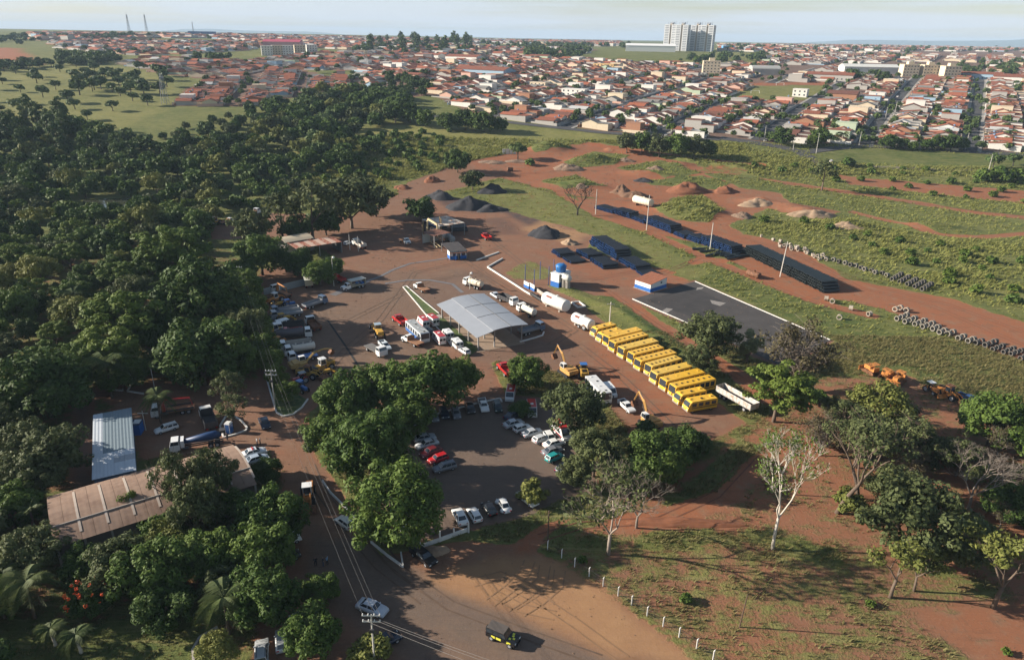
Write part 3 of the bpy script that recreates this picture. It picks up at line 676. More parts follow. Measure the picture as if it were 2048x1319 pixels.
tree_at(YEL_T, 1780, 1195, 130, 'slender yellowish tree in front of the broad olive crown', .3)
tree_at(YEL_T, 1828, 1182, 100, 'second slender tree right beside the yellowish one', 2.2)
tree_at(YEL_T, 1985, 1215, 165, 'slender leaning yellowish tree at the right edge', 5.6)
tree_at(BARE_B, 1935, 1018, 125, 'pale bare crowned tree right of the broad olive crown', 4.)
tree_at(WHITE_TREE, 1543, 985, 130, 'white trunk standing behind the white branching tree', 3.6)
for bx, by, h, P, Hh, lab in [
    (225, 795, 105, PALM, 8., 'tall palm above the grey roofed shed'), (178, 745, 70, PALM, 8., 'palm left of the tall palm above the shed'), (322, 845, 78, PALM, 8., 'palm standing beside the parked white truck'),
    (160, 640, 75, PALM, 8., 'broad palm deep in the left trees'), (70, 1235, 120, PALM, 8., 'feathery palm at the lower left corner'), (458, 1268, 125, PALM, 8., 'large drooping palm beside the driveway at the bottom'),
    (163, 1305, 75, PALM_S, 5., 'small palm on the lawn with a white foot'), (112, 1290, 70, PALM_S, 5., 'small palm left of the lawn palm'), (78, 1075, 78, PALM_F, 6.5, 'umbrella crowned palm beside the brown roof corner'),
    (20, 1200, 95, PALM, 8., 'palm cut by the left edge near the bottom'), (415, 1170, 90, PALM, 8., 'palm half hidden behind the drooping palm'), (1682, 287, 30, PALM_S, 5., 'palm at the street corner by the green field'),
    (1512, 247, 22, PALM_S, 5., 'small palm among the near houses')]:
    tree_at(P, bx, by, h, lab, bx * .37, Hh)
# orange flowering tree
ft = tree('darkleaf', 175, 1200, 46, 'dark tree dotted with orange flowers in the lower left')
_rg = np.random.default_rng(5); _c = unit(_rg.normal(size=(60, 3))); _c = _c[_c[:, 2] > -.1][:30] * 5.0 * np.array([1, 1, .72]) + np.array([0, 0, 6.])
_v, _f = leaves(_rg, _c, np.full(len(_c), .5), 420, .22); link('flower', npmesh('flower', _v, _f, FLOWER), ft)['kind'] = 'stuff'
# clipped row along the yard
for i, (x, y, r) in enumerate([(498, 560, 19), (504, 583, 23), (512, 608, 25), (517, 635, 26), (522, 662, 27), (530, 690, 28), (541, 716, 26), (520, 720, 22)]):
    tree('roundish', x, y, r, f'round leafy tree, {ORD[i]} from the top in the row along the left of the yard', 'row of round trees beside the parked machines')
for i, (key, x, y, r) in enumerate(sorted([('broadleaf', 520, 505, 52), ('darkleaf', 590, 520, 40), ('broadleaf', 640, 545, 32), ('broadleaf', 665, 530, 26), ('darkleaf', 480, 545, 34)], key=lambda t: t[1])):
    tree(key, x, y, r, f'leafy tree, {ORD[i]} from the left in the thicket beside the rusty open shed', 'thicket beside the rusty open shed')
for i, (key, x, y, r) in enumerate(sorted([('airy', 620, 410, 58), ('olive', 700, 398, 62), ('airy', 560, 425, 48), ('olive', 500, 452, 42), ('darkleaf', 650, 440, 38), ('olive', 750, 395, 40), ('darkleaf', 590, 455, 34)], key=lambda t: t[1])):
    tree(key, x, y, r, f'grey green tree, {ORD[i]} from the left in the group behind the rusty shed', 'trees behind the rusty open shed')
for i, (key, x, y, r) in enumerate(sorted([('darkleaf', 895, 242, 22), ('darkleaf', 930, 238, 26), ('darkleaf', 968, 240, 28), ('darkleaf', 1000, 248, 18), ('broadleaf', 850, 235, 20), ('darkleaf', 820, 225, 26), ('darkleaf', 790, 222, 28)], key=lambda t: t[1])):
    tree(key, x, y, r, f'dark dense tree, {ORD[i]} from the left at the near edge of the town', 'trees at the near edge of the town')
for i, (key, x, y, r) in enumerate(sorted([('olive', 1255, 283, 24), ('broadleaf', 1285, 286, 25), ('olive', 1320, 288, 27), ('broadleaf', 1355, 292, 28), ('olive', 1390, 290, 27), ('broadleaf', 1415, 296, 20)], key=lambda t: t[1])):
    tree(key, x, y, r, f'dense tree, {ORD[i]} from the left in the thicket beyond the red dirt road', 'thicket beyond the red dirt road')
for i, (key, x, y, r) in enumerate(sorted([('darkleaf', 1565, 272, 22), ('broadleaf', 1640, 272, 20), ('roundish', 1625, 280, 13), ('darkleaf', 1776, 283, 17), ('darkleaf', 1806, 285, 14), ('broadleaf', 1826, 291, 11), ('broadleaf', 1855, 287, 13), ('darkleaf', 1880, 283, 20), ('darkleaf', 1905, 284, 20), ('darkleaf', 1925, 287, 16), ('savanna', 1990, 318, 18), ('savanna', 2030, 316, 14)], key=lambda t: t[1])):
    tree(key, x, y, r, f'green tree, {ORD[i]} from the left along the street edge of the green field', 'trees along the bright green field')
for x, y, r in [(2000, 350, 22), (2035, 352, 20), (1970, 352, 18), (1695, 325, 14), (1060, 325, 10)]:
    tree('shrub', x, y, r, 'dark shrub on the verge before the far red track', 'shrubs on the far verge')

# -- woods filled with many individual trees
def inpoly(P, Q): return polysd(P, Q) > 0
BLOCK = []            # footprints (world) where no fill tree may stand
def fill(poly, spacing, keys, rmin, rmax, seed, keep=1., near=.55):
    rng = np.random.default_rng(seed); Q = arr(poly); lo, hi = Q.min(0), Q.max(0); n = int((hi - lo).prod() / spacing ** 2 * 4); out = []
    P = lo + rng.random((n, 2)) * (hi - lo); P = P[inpoly(P, Q)]; cell = {}
    for p in P:
        c = (int(p[0] // spacing), int(p[1] // spacing)); ok = True
        for i in (-1, 0, 1):
            for j in (-1, 0, 1):
                for q in cell.get((c[0] + i, c[1] + j), ()):
                    if (p[0] - q[0]) ** 2 + (p[1] - q[1]) ** 2 < spacing ** 2: ok = False
        if not ok or rng.random() > keep: continue
        if any((p[0] - t[0]) ** 2 + (p[1] - t[1]) ** 2 < (t[2] * near) ** 2 for t in TREES): continue
        if any(polysd(p[None], b)[0] > -3.5 for b in BLOCK): continue
        cell.setdefault(c, []).append(p); out.append((p[0], p[1], rng.choice(keys), rng.uniform(rmin, rmax), rng.random()))
    return out

# ------------------------------------------------------------------ woods, pasture trees
HALL = arr([(105, 1095), (90, 1040), (440, 880), (505, 940), (500, 980), (330, 1060)]); BLOCK.append(HALL)
BLOCK.append(arr([(160, 820), (270, 820), (300, 960), (170, 980)])); BLOCK.append(arr([(540, 900), (650, 930), (760, 1110), (740, 1319), (640, 1319), (590, 1150)]))
POND = [(165, 400), (260, 398), (300, 408), (230, 424), (170, 420)]; BLOCK.append(arr(POND))
W1 = [(-150, 300), (30, 260), (120, 245), (210, 275), (300, 295), (420, 300), (520, 285), (530, 225), (620, 200), (700, 185), (760, 190), (820, 208), (815, 243), (740, 258), (680, 288), (600, 305), (700, 310), (750, 305), (720, 335), (640, 350), (540, 365), (430, 390), (330, 405), (180, 415), (60, 410), (-150, 430)]
W2 = [(-150, 440), (60, 490), (60, 440), (160, 440), (330, 432), (430, 405), (440, 440), (410, 470), (420, 530), (480, 560), (500, 660), (505, 745), (430, 775), (300, 790), (160, 800), (-150, 860)]
W3 = [(-150, 860), (140, 810), (150, 960), (90, 1010), (100, 1120), (160, 1140), (300, 1080), (430, 1020), (480, 1010), (590, 1000), (575, 1120), (540, 1230), (380, 1225), (200, 1235), (0, 1262), (-25, 1290), (-25, 1420), (-300, 1420), (-300, 900)]
fl = []
for poly, sp, keys, r0, r1, sd, lab, grp in [
    (W3, 6.2, ['broadleaf', 'darkleaf', 'olive', 'broadleaf'], 3., 5.2, 3, 'green tree in the dense garden of the lower left', 'garden trees around the brown roofed hall'),
    (W2, 6.8, ['feathery', 'darkleaf', 'broadleaf', 'olive', 'broadleaf', 'feathery', 'yellowish', 'mango'], 2.6, 6., 2, 'leafy tree in the dense wood left of the yard', 'wood left of the yard'),
    (W1, 8.2, ['darkleaf', 'broadleaf', 'olive', 'broadleaf', 'darkleaf', 'feathery', 'yellowish', 'broadleaf'], 2.8, 6.6, 1, 'dark tree in the forest belt along the valley', 'forest belt along the valley'),
    ([(-150, 398), (200, 412), (330, 405), (430, 390), (560, 362), (600, 358), (590, 385), (520, 425), (430, 412), (330, 438), (160, 448), (60, 446), (-150, 452)], 5.6, ['broadleaf', 'feathery', 'shrub', 'tall_shrub', 'olive'], 1.8, 3.8, 16, 'bushy tree in the strip between the forest belt and the wood', 'bushes between the forest belt and the wood'),
    ([(-120, 270), (60, 255), (130, 250), (130, 310), (-120, 330)], 13, ['eucalypt'], 3.6, 4.6, 6, 'tall slender tree rising at the left end of the forest belt', 'tall trees at the left of the forest belt'),
    ([(-150, 140), (120, 132), (330, 142), (340, 205), (220, 245), (80, 235), (-150, 245)], 25, ['savanna'], 3.2, 6., 7, 'scattered savanna tree on the pale pasture', 'savanna trees on the pasture'),
    ([(130, 155), (280, 160), (290, 195), (180, 190)], 13, ['savanna'], 4., 6., 17, 'savanna tree in the thick clump on the pasture', 'savanna trees on the pasture'),
    ([(560, 300), (700, 275), (900, 262), (880, 330), (650, 385), (560, 370)], 8., ['shrub', 'tall_shrub', 'shrub'], 1.6, 3.4, 8, 'shrub in the tall grass beyond the yard', 'shrubs in the tall grass belt'),
    ([(1470, 445), (1640, 450), (1900, 570), (2100, 640), (2100, 520), (1760, 470), (1560, 440)], 9., ['shrub', 'tall_shrub'], 1.2, 2.2, 9, 'low shrub in the green strip right of the concrete rings', 'shrubs in the strip right of the concrete rings'),
    ([(1650, 880), (1760, 850), (2100, 900), (2100, 1100), (1950, 1130), (1900, 950), (1750, 960)], 5.2, ['airy', 'olive', 'darkleaf', 'twiggy', 'shrub'], 2., 4., 10, 'thin tree in the shaded wood at the right', 'wood at the right edge'),
    ([(1590, 800), (1700, 815), (1770, 850), (1740, 905), (1640, 900)], 6., ['airy', 'twiggy', 'shrub', 'olive'], 1.8, 3.6, 19, 'thin tree in the scrub behind the white branching tree', 'scrub behind the white branching tree'),
    ([(1120, 1110), (1300, 1090), (1700, 1130), (1960, 1180), (2048, 1260), (2048, 1319), (1450, 1319)], 15., ['tall_shrub', 'shrub'], .5, .9, 20, 'small green bush on the rough slope at the bottom right', 'small bushes on the rough slope'),
    ([(1290, 860), (1440, 900), (1380, 990), (1280, 990)], 5., ['shrub', 'darkleaf'], 1.8, 2.6, 12, 'low dark tree under the dense dark tree by the excavator', 'undergrowth by the excavator'),
    ([(300, 275), (500, 225), (640, 215), (560, 280), (400, 290)], 10., ['shrub', 'darkleaf', 'olive'], 2.5, 5., 13, 'dark bush between the pasture and the forest belt', 'bushes above the forest belt'),
    ([(1450, 330), (1560, 345), (1900, 400), (2100, 410), (2100, 350), (1700, 335)], 12., ['shrub', 'tall_shrub'], 1.4, 2.4, 15, 'low shrub between the far dirt tracks', 'shrubs between the far dirt tracks'),
]:
    got = fill(poly, sp, keys, r0, r1, sd)
    for x, y, k, r, q in got: fl.append((r * S((x, y, gz(x, y))), x, y, k, r, q, lab, grp))
fl.sort(key=lambda t: -t[0])
stuffV, stuffF, stuffM, nb = [], [], [], 0; SMI = {'feathery': 1, 'tall_shrub': 1, 'olive': 2, 'yellowish': 3, 'broadleaf': 4, 'mango': 4, 'shrub': 4}
def to_stuff(k, x, y, z, r, q):
    global nb
    me = SPEC[k]['lod'][2][int(q * 7) % 2].p[1][1]; n = len(me.vertices); v = np.empty(n * 3, np.float32); me.vertices.foreach_get('co', v); v = v.reshape(-1, 3) * (r / SPEC[k]['R'])
    m_ = n // 4; want = int(np.clip(38 * r * S((x, y, z)), 30, 560)); sel = np.random.default_rng(int(q * 1e6)).permutation(m_)[:min(m_, want)]   # leaves as single triangles, fewer and larger with distance
    v4 = v.reshape(m_, 4, 3)[sel]; ctr = v4.mean(1, keepdims=True); v = (ctr + (v4 - ctr) * 1.3 * min(2.6, math.sqrt(m_ / max(1, len(sel)))))[:, :3].reshape(-1, 3); n = len(v)
    a = q * 6.28; c, s_ = math.cos(a), math.sin(a); v = np.column_stack([v[:, 0] * c - v[:, 1] * s_ + x, v[:, 0] * s_ + v[:, 1] * c + y, v[:, 2] + z])
    stuffV.append(v); stuffM.append(np.full(len(v) // 3, SMI.get(k, 0), np.int32)); stuffF.append(np.arange(nb, nb + n).reshape(-1, 3)); nb += n
NIND = 250
for i, (s_, x, y, k, r, q, lab, grp) in enumerate(fl):
    z = float(zg(x, y))
    if i < NIND or k == 'savanna' or (k == 'eucalypt' and grp.startswith('tall')):
        L = SPEC[k]['lod'][lodof((x, y, z))]; sc_ = r / SPEC[k]['R']
        sz = 'small' if r < 4. else ('large' if r > 5. else 'middling'); uu = PX((x, y, z)); ad = {'feathery': 'yellow green feathery', 'darkleaf': 'dark dense', 'broadleaf': 'fresh green', 'olive': 'grey green', 'yellowish': 'yellowish', 'mango': 'rounded', 'eucalypt': 'tall narrow', 'airy': 'open crowned', 'twiggy': 'twiggy', 'shrub': 'low bushy'}.get(k)
        if k == 'eucalypt': lab = f'{sz} tall slender tree, {("back", "middle", "front")[int(uu[1] > 275) + int(uu[1] > 290)]} {"left" if uu[0] < 50 else "right"} of the tall group at the left'
        if k == 'savanna': lab = f'{sz} savanna tree on the {("upper", "middle", "lower")[int(uu[1] > 165) + int(uu[1] > 195)]} {"left" if uu[0] < 140 else "right"} part of the pale pasture'
        if ad and lab.startswith(('leafy tree in the dense wood', 'green tree in the dense', 'dark tree in the forest', 'thin tree in the shaded')):
            cut = {'wood left': (520, 620, 700), 'garden tr': (930, 1050, 1150), 'forest be': (280, 320, 360), 'wood at t': (940, 1000, 1060)}[grp[:9]]; rank = ('top', 'upper', 'middle', 'lower')[sum(uu[1] > c for c in cut)]
            lab = f'{sz} {ad} tree, {rank} {"left" if uu[0] < (1850 if grp[:9] == "wood at t" else 250) else "right"} part of {grp.replace(" trees", "")}'
        place(L[int(q * 9) % len(L)], (x, y, z), q * 6.28, lab, grp, (sc_, sc_ * (.9 + .2 * q), sc_ * (.85 + .3 * ((q * 7) % 1))))
    else: to_stuff(k, x, y, z, r, q)
print('fill trees', len(fl))

# pond behind the wood
def flat(name, poly, z, m, kind='structure', thick=0.):
    Q = [G(*p) for p in poly]; mb = MB(); n = len(Q)
    mb.add([(q[0], q[1], q[2] + z) for q in Q], [tuple(range(n))]); me = mb.mesh(name, m)
    if me.polygons[0].normal.z < 0: me.flip_normals()
    o = link(name, me); o['kind'] = kind; return o
flat('pond', POND, .35, mat('pond_water', (.05, .055, .035), .08, var=.2, scale=.2, spec=.6))

# ------------------------------------------------------------------ town
ROOFS = {'orange': mat('roof_tile_orange', (.31, .098, .050), .85, var=.35, scale=1.5), 'terracotta': mat('roof_tile_terracotta', (.22, .074, .042), .85, var=.4, scale=1.5),
         'brown': mat('roof_tile_brown', (.15, .062, .042), .85, var=.4, scale=1.5), 'grey': mat('roof_fibre_cement', (.20, .19, .175), .85, var=.35, scale=1.2), 'pale': mat('roof_sheet_pale', (.46, .46, .44), .6, var=.2)}
WALLS = {'white': mat('wall_white', (.66, .63, .58), .85, var=.15, scale=.8), 'cream': mat('wall_cream', (.60, .50, .36), .85, var=.18, scale=.8), 'pink': mat('wall_pink', (.58, .36, .28), .85, var=.18),
         'grey': mat('wall_grey', (.38, .36, .33), .9, var=.25), 'blue': mat('wall_blue', (.30, .42, .52), .85, var=.15), 'brick': mat('wall_brick', (.34, .17, .10), .9, var=.3), 'green': mat('wall_green', (.42, .50, .36), .85)}
RK, RW = list(ROOFS), [.34, .28, .14, .18, .06]; WK, WW = list(WALLS), [.33, .2, .1, .22, .05, .07, .03]
MATL = [ROOFS[k] for k in RK] + [WALLS[k] for k in WK]; MIX = {**{('r', k): i for i, k in enumerate(RK)}, **{('w', k): i + len(RK) for i, k in enumerate(WK)}}
def gable(mb, x0, x1, y0, y1, z, rise, along, mi, ov=.45, th=.14):
    """two pitched slabs with real thickness; along = 'x' or 'y' is the ridge direction"""
    if along == 'x':
        c = (y0 + y1) / 2; k = rise / ((y1 - y0) / 2)
        for s, e in ((1, y0 - ov), (-1, y1 + ov)):
            ze = z - ov * k
            a = [(x0 - ov, e, ze), (x1 + ov, e, ze), (x1 + ov, c, z + rise), (x0 - ov, c, z + rise)]
            if s < 0: a = a[::-1]
            mb.add(a + [(p[0], p[1], p[2] + th) for p in a], [(3, 2, 1, 0), (4, 5, 6, 7), (0, 1, 5, 4), (1, 2, 6, 5), (2, 3, 7, 6), (3, 0, 4, 7)], mi)
    else:
        t = MB(); gable(t, y0, y1, x0, x1, z, rise, 'x', mi, ov, th); mb.add([(p[1], p[0], p[2]) for p in t.v], [tuple(reversed(f)) for f in t.f], mi)
def mono(mb, x0, x1, y0, y1, za, zb, mi, ov=.35, th=.14):
    a = [(x0 - ov, y0 - ov, za), (x1 + ov, y0 - ov, za), (x1 + ov, y1 + ov, zb), (x0 - ov, y1 + ov, zb)]
    mb.add(a + [(p[0], p[1], p[2] + th) for p in a], [(3, 2, 1, 0), (4, 5, 6, 7), (0, 1, 5, 4), (1, 2, 6, 5), (2, 3, 7, 6), (3, 0, 4, 7)], mi)
def gwall(mb, x0, x1, y0, y1, z0, z, rise, along, mi):
    c = ((y0 + y1) if along == 'x' else (x0 + x1)) / 2
    if along == 'x': mb.prof([(y0, z0), (y1, z0), (y1, z), (c, z + rise), (y0, z)], x0, x1, mi, axis='x')
    else: mb.prof([(x0, z0), (x1, z0), (x1, z), (c, z + rise), (x0, z)], y0, y1, mi)
def house_parts(rng, w, dpt, rk, wk):
    """walls and roof meshes of one small house; x along the street, front at y=0"""
    W, R_, Y_ = MB(), MB(), MB(); ri, wi = MIX[('r', rk)], MIX[('w', wk)]
    h = rng.uniform(2.7, 3.3); x0, x1 = -w / 2 + rng.uniform(.1, .9), w / 2 - rng.uniform(.1, .9); y0 = rng.uniform(2.5, 4.5); y1 = y0 + dpt * rng.uniform(.42, .60)
    t = rng.random(); al = 'x' if rng.random() < .55 else 'y'
    if t < .09:
        h = rng.uniform(5.6, 6.6); W.box(x0, x1, y0, y1, -2, h, wi); R_.box(x0 - .12, x1 + .12, y0 - .12, y1 + .12, h, h + .35, wi if rng.random() < .6 else ri); hh = h
    elif t < .85:
        rise = ((y1 - y0) if al == 'x' else (x1 - x0)) / 2 * rng.uniform(.30, .38); gwall(W, x0, x1, y0, y1, -2, h, rise, al, wi); gable(R_, x0, x1, y0, y1, h, rise, al, ri)
    else:
        dz = rng.uniform(.8, 1.6); W.prof([(y0, -2), (y1, -2), (y1, h + dz), (y0, h)], x0, x1, wi, axis='x'); mono(R_, x0, x1, y0, y1, h, h + dz, ri)
    if rng.random() < .95:      # rear annex
        a0, a1 = y1 + .05, min(dpt - .3, y1 + dpt * rng.uniform(.22, .42)); b0 = x0 + (rng.uniform(0, w * .35) if rng.random() < .6 else 0); ri2 = MIX[('r', rng.choices(RK, RW)[0])] if rng.random() < .4 else ri
        h2 = h - rng.uniform(.2, .5) if t >= .09 else 3.
        W.box(b0, x1, a0, a1, -2, h2 - .1, wi); mono(R_, b0, x1, a0, a1, h2 + .5, h2, ri2, ov=.2)
    if rng.random() < .5:       # covered porch towards the street
        W.box(x0, x0 + .25, .6, .85, -2, 2.5, wi); W.box(x1 - .25, x1, .6, .85, -2, 2.5, wi); mono(R_, x0, x1, .4, y0 - .4, 2.5, 2.8, ri, ov=.1)
    wz = rng.uniform(1.0, 2.0); wy = MIX[('w', rng.choices(WK, WW)[0])]
    Y_.box(-w / 2, w / 2, 0, .18, -2, wz, wy); Y_.box(-w / 2, -w / 2 + .15, .19, dpt, -2, wz, wy)
    return W, R_, Y_, (x0, x1, y0, h)
town_boxes = []
def lots(poly, ang, u_rng, v0, pitch, street, lotw, cross, exclude, seed, region, ymax=1e9):
    rng = random.Random(seed); Q = arr(poly); E = [arr(e) for e in exclude]; ca, sa = math.cos(RD(ang)), math.sin(RD(ang)); out = []
    dpt = (pitch - street) / 2
    lo = (Q @ np.array([ca, sa])).min(); hi = (Q @ np.array([ca, sa])).max(); vlo = (Q @ np.array([sa, -ca])).min(); vhi = (Q @ np.array([sa, -ca])).max()
    k = math.floor((vlo - v0) / pitch)
    while v0 + k * pitch < vhi:
        vs = v0 + k * pitch; out_street = []
        for side in (1, -1):
            v = vs + side * street / 2; u = lo + rng.uniform(0, 6)
            while u < hi:
                w = lotw * rng.choice((.9, 1., 1., 1.1, 1.25)); uc = u + w / 2; u += w
                if (uc - u_rng) % cross < 11: continue
                vc = v + side * dpt / 2; x, y = uc * ca + vc * sa, uc * sa - vc * ca
                P = np.array([[x, y]])
                if y > ymax or polysd(P, Q)[0] < 3 or any(polysd(P, e)[0] > -3 for e in E): continue
                if rng.random() < .05: continue
                fx, fy = uc * ca + v * sa, uc * sa - v * ca
                # local +y points away from the street
                rz = math.atan2(-side * ca, side * sa) - math.pi / 2
                out.append((fx, fy, rz, w, dpt, k, side, region))
        k += 1
    return out
EXCL = [FIELD + [(1600, 208)], [(1640, 205), (1655, 178), (1720, 178), (1712, 200)], [(1500, 165), (1560, 130), (1640, 130), (1640, 150), (1560, 160)], [(1660, 150), (1690, 128), (1930, 122), (1940, 155), (1780, 160)], [(1380, 150), (1400, 125), (1450, 125), (1450, 150)],
        [(1440, 103), (1340, 128), (1500, 128), (1560, 112), (1500, 100)], [(640, 145), (715, 140), (720, 152), (620, 158)], [(760, 205), (780, 160), (860, 165), (860, 200)], [(1180, 86), (1450, 86), (1450, 108), (1180, 108)]]
LOT = lots(TOWN_A, 59., 22., 9.5, 60., 12.5, 9.0, 155., EXCL, 1, 'a', 1500)
LOT += lots(TOWN_B, 103., 0., 12., 48., 11., 9.5, 140., EXCL, 2, 'b')
LOT += lots(TOWN_C, 80., 0., 0., 56., 12., 12., 130., EXCL, 3, 'c')
LOT += lots(TOWN_D, 70., 0., 0., 60., 14., 14., 160., [], 4, 'd', 2600)
LOT += lots(TOWN_E, 66., 0., 0., 64., 14., 15., 160., EXCL, 5, 'e', 2600)
LOT += lots([(1440, 104), (2300, 104), (2300, 92), (1440, 90)], 55., 0., 0., 95., 25., 17., 200., [], 6, 'f', 3600)
LOT += lots([(60, 82), (420, 78), (800, 84), (1240, 94), (1240, 84), (800, 78), (420, 70), (60, 68)], 62., 0., 0., 110., 30., 18., 220., [], 7, 'g', 4200)
LOT = [(S((x, y, gz(x, y))), x, y, rz, w, dp, k, sd, rg) for x, y, rz, w, dp, k, sd, rg in LOT if abs(PX((x, y, gz(x, y)))[0] - 1024) < 1150]
LOT.sort(key=lambda t: -t[0]); print('lots', len(LOT))
BLK = {0: 'between the middle and the rightmost long street', 1: 'beyond the rightmost long street', -1: 'between the two middle long streets', -2: 'left of the wide street by the football field', -3: 'in the blocks facing the grass belt', -4: 'in the blocks facing the grass belt'}
hrng = random.Random(77); FT = MB(); WINM = Proto('w', 'w')
win_me = MB().box(-.6, .6, -.06, 0, 0, 1.1).mesh('window', glass()); door_me = MB().box(-.5, .5, -.06, 0, 0, 2.1).mesh('door', mat('house_door', (.16, .08, .04), .7))
tank_me = MB().tube([(0, 0, -1.2), (0, 0, 0), (0, 0, .05), (0, 0, .9), (0, 0, 1.05)], [.12, .12, .6, .72, .3], 10).mesh('water_tank', mat('house_tank', (.16, .26, .40), .6))
gate_me = MB().box(-1.5, 1.5, -.06, 0, 0, 2.0).mesh('gate', mat('metal_gate_grey', (.30, .32, .34), .6))
_rn = {'orange': 'orange tiled', 'terracotta': 'terracotta tiled', 'brown': 'brown tiled', 'grey': 'grey sheet', 'pale': 'pale sheet'}
for i, (s_, x, y, rz, w, dp, k, sd, rg) in enumerate(LOT):
    rk = hrng.choices(RK, RW if rg != 'b' else [.7, .22, .02, .04, .02])[0]; wk = hrng.choices(WK, WW)[0]
    W, R_, Y_, (hx0, hx1, hy0, hh) = house_parts(hrng, w, dp, rk, wk); z = gz(x, y)
    if i < 300:
        where = {'a': BLK.get(k, 'in the blocks right of the rightmost street' if k > 1 else 'in the inner blocks of the town'), 'b': 'in the orange roofed cluster at the left', 'c': 'in the far left blocks'}.get(rg, 'in the far blocks')
        e = link('house', None, None, (x, y, z), rz); tag(e, f'{wk} walled house with {_rn[rk]} roof {where}', 'house', 'houses of the town')
        def used(mb): 
            ids = sorted(set(mb.m)); mb.m = [ids.index(q) for q in mb.m]; return [MATL[q] for q in ids]
        link('wall', W.mesh('wall', used(W)), e); link('roof', R_.mesh('roof', used(R_)), e); link('yard_wall', Y_.mesh('yard_wall', used(Y_)), e)
        if hrng.random() < .35: link('water_tank', tank_me, e, (hrng.uniform(hx0 + 1, hx1 - 1), hy0 + hrng.uniform(2, 5), hh + .9))
        if i < 130:
            for q in (.25, .75): link('window', win_me, e, (hx0 + (hx1 - hx0) * q, hy0 - .02, 1.1))
            link('door', door_me, e, ((hx0 + hx1) / 2, hy0 - .02, 0.)); link('gate', gate_me, e, (w * .18, -.02, 0.))
    else:
        c, sn = math.cos(rz), math.sin(rz)
        for mb in (W, R_) + ((Y_,) if s_ > 1.2 else ()):
            FT.add([(x + p[0] * c - p[1] * sn, y + p[0] * sn + p[1] * c, z + p[2]) for p in mb.v], []); b0 = len(FT.v) - len(mb.v)
            FT.f += [tuple(b0 + q for q in f) for f in mb.f]; FT.m += mb.m
tag(link('distant_houses', FT.mesh('distant_houses', MATL)), 'far rows of small houses with orange and pale roofs up to the horizon', 'houses', kind='stuff')

# streets of the town
ASPH = mat('street_asphalt', (.062, .062, .064), .9, var=.25, scale=.3); SIDE = mat('pavement_concrete', (.30, .28, .25), .9, var=.2, scale=.5)
def ribbon(name, pts, w, m, dz, step=8., crown=0.):
    P = [np.array(p[:2]) for p in pts]; out = [P[0]]
    for a, b in zip(P, P[1:]):
        n = max(1, int(np.linalg.norm(b - a) / step)); out += [a + (b - a) * (j + 1) / n for j in range(n)]
    vs = []
    for i, p in enumerate(out):
        t = out[min(i + 1, len(out) - 1)] - out[max(i - 1, 0)]; t = t / np.linalg.norm(t); nn = np.array([-t[1], t[0]])
        for s in (w / 2, -w / 2): q = p + nn * s; vs.append((q[0], q[1], max(gz(*q), float(zg(*q)) if q[1] < 900 else -9) + dz))
    fs = [(2 * i + 1, 2 * i + 3, 2 * i + 2, 2 * i) for i in range(len(out) - 1)]
    return struct(name, MB().add(vs, fs).mesh(name, m))
def pxl(pts): return [G(*p) for p in pts]
QA = arr(TOWN_A)
for k in range(-9, 4):
    v = 9.5 + 60 * k; run = []
    for j in range(0, 90):
        u = 150 + j * 10.; x, y = u * math.cos(RD(59)) + v * math.sin(RD(59)), u * math.sin(RD(59)) - v * math.cos(RD(59))
        ok = polysd(np.array([[x, y]]), QA)[0] > -6 and not any(polysd(np.array([[x, y]]), arr(e))[0] > 3 for e in EXCL[:2]) and y < 1000
        if ok: run.append((x, y))
        if (not ok or j == 89) and len(run) > 2:
            ribbon('street', run, 8., ASPH, .16)
            nn = np.array([math.sin(RD(59)), -math.cos(RD(59))])
            for s in (-1, 1): ribbon('pavement', [np.array(p) + nn * s * 5.1 for p in run], 2.2, SIDE, .28)
            run = []
        elif not ok: run = []
ribbon('street', pxl([(1440, 276), (1500, 284), (1560, 294), (1600, 304), (1618, 316)]), 9, ASPH, .2)
ribbon('street', pxl([(1600, 306), (1660, 298), (1720, 292), (1840, 297), (1960, 305), (2150, 314)]), 8, ASPH, .24)
ribbon('street', pxl([(860, 232), (1000, 243), (1100, 254), (1200, 265), (1330, 274), (1440, 279)]), 7, ASPH, .2)
ribbon('street', pxl([(1618, 316), (1640, 330), (1900, 340), (2150, 345)]), 5, mat('street_worn', (.16, .13, .11), .95), .14)
for x0, y0, x1, y1 in [(505, 208, 548, 152), (618, 184, 624, 150), (398, 204, 432, 165)]: ribbon('street', pxl([(x0, y0), (x1, y1)]), 7, ASPH, .2)

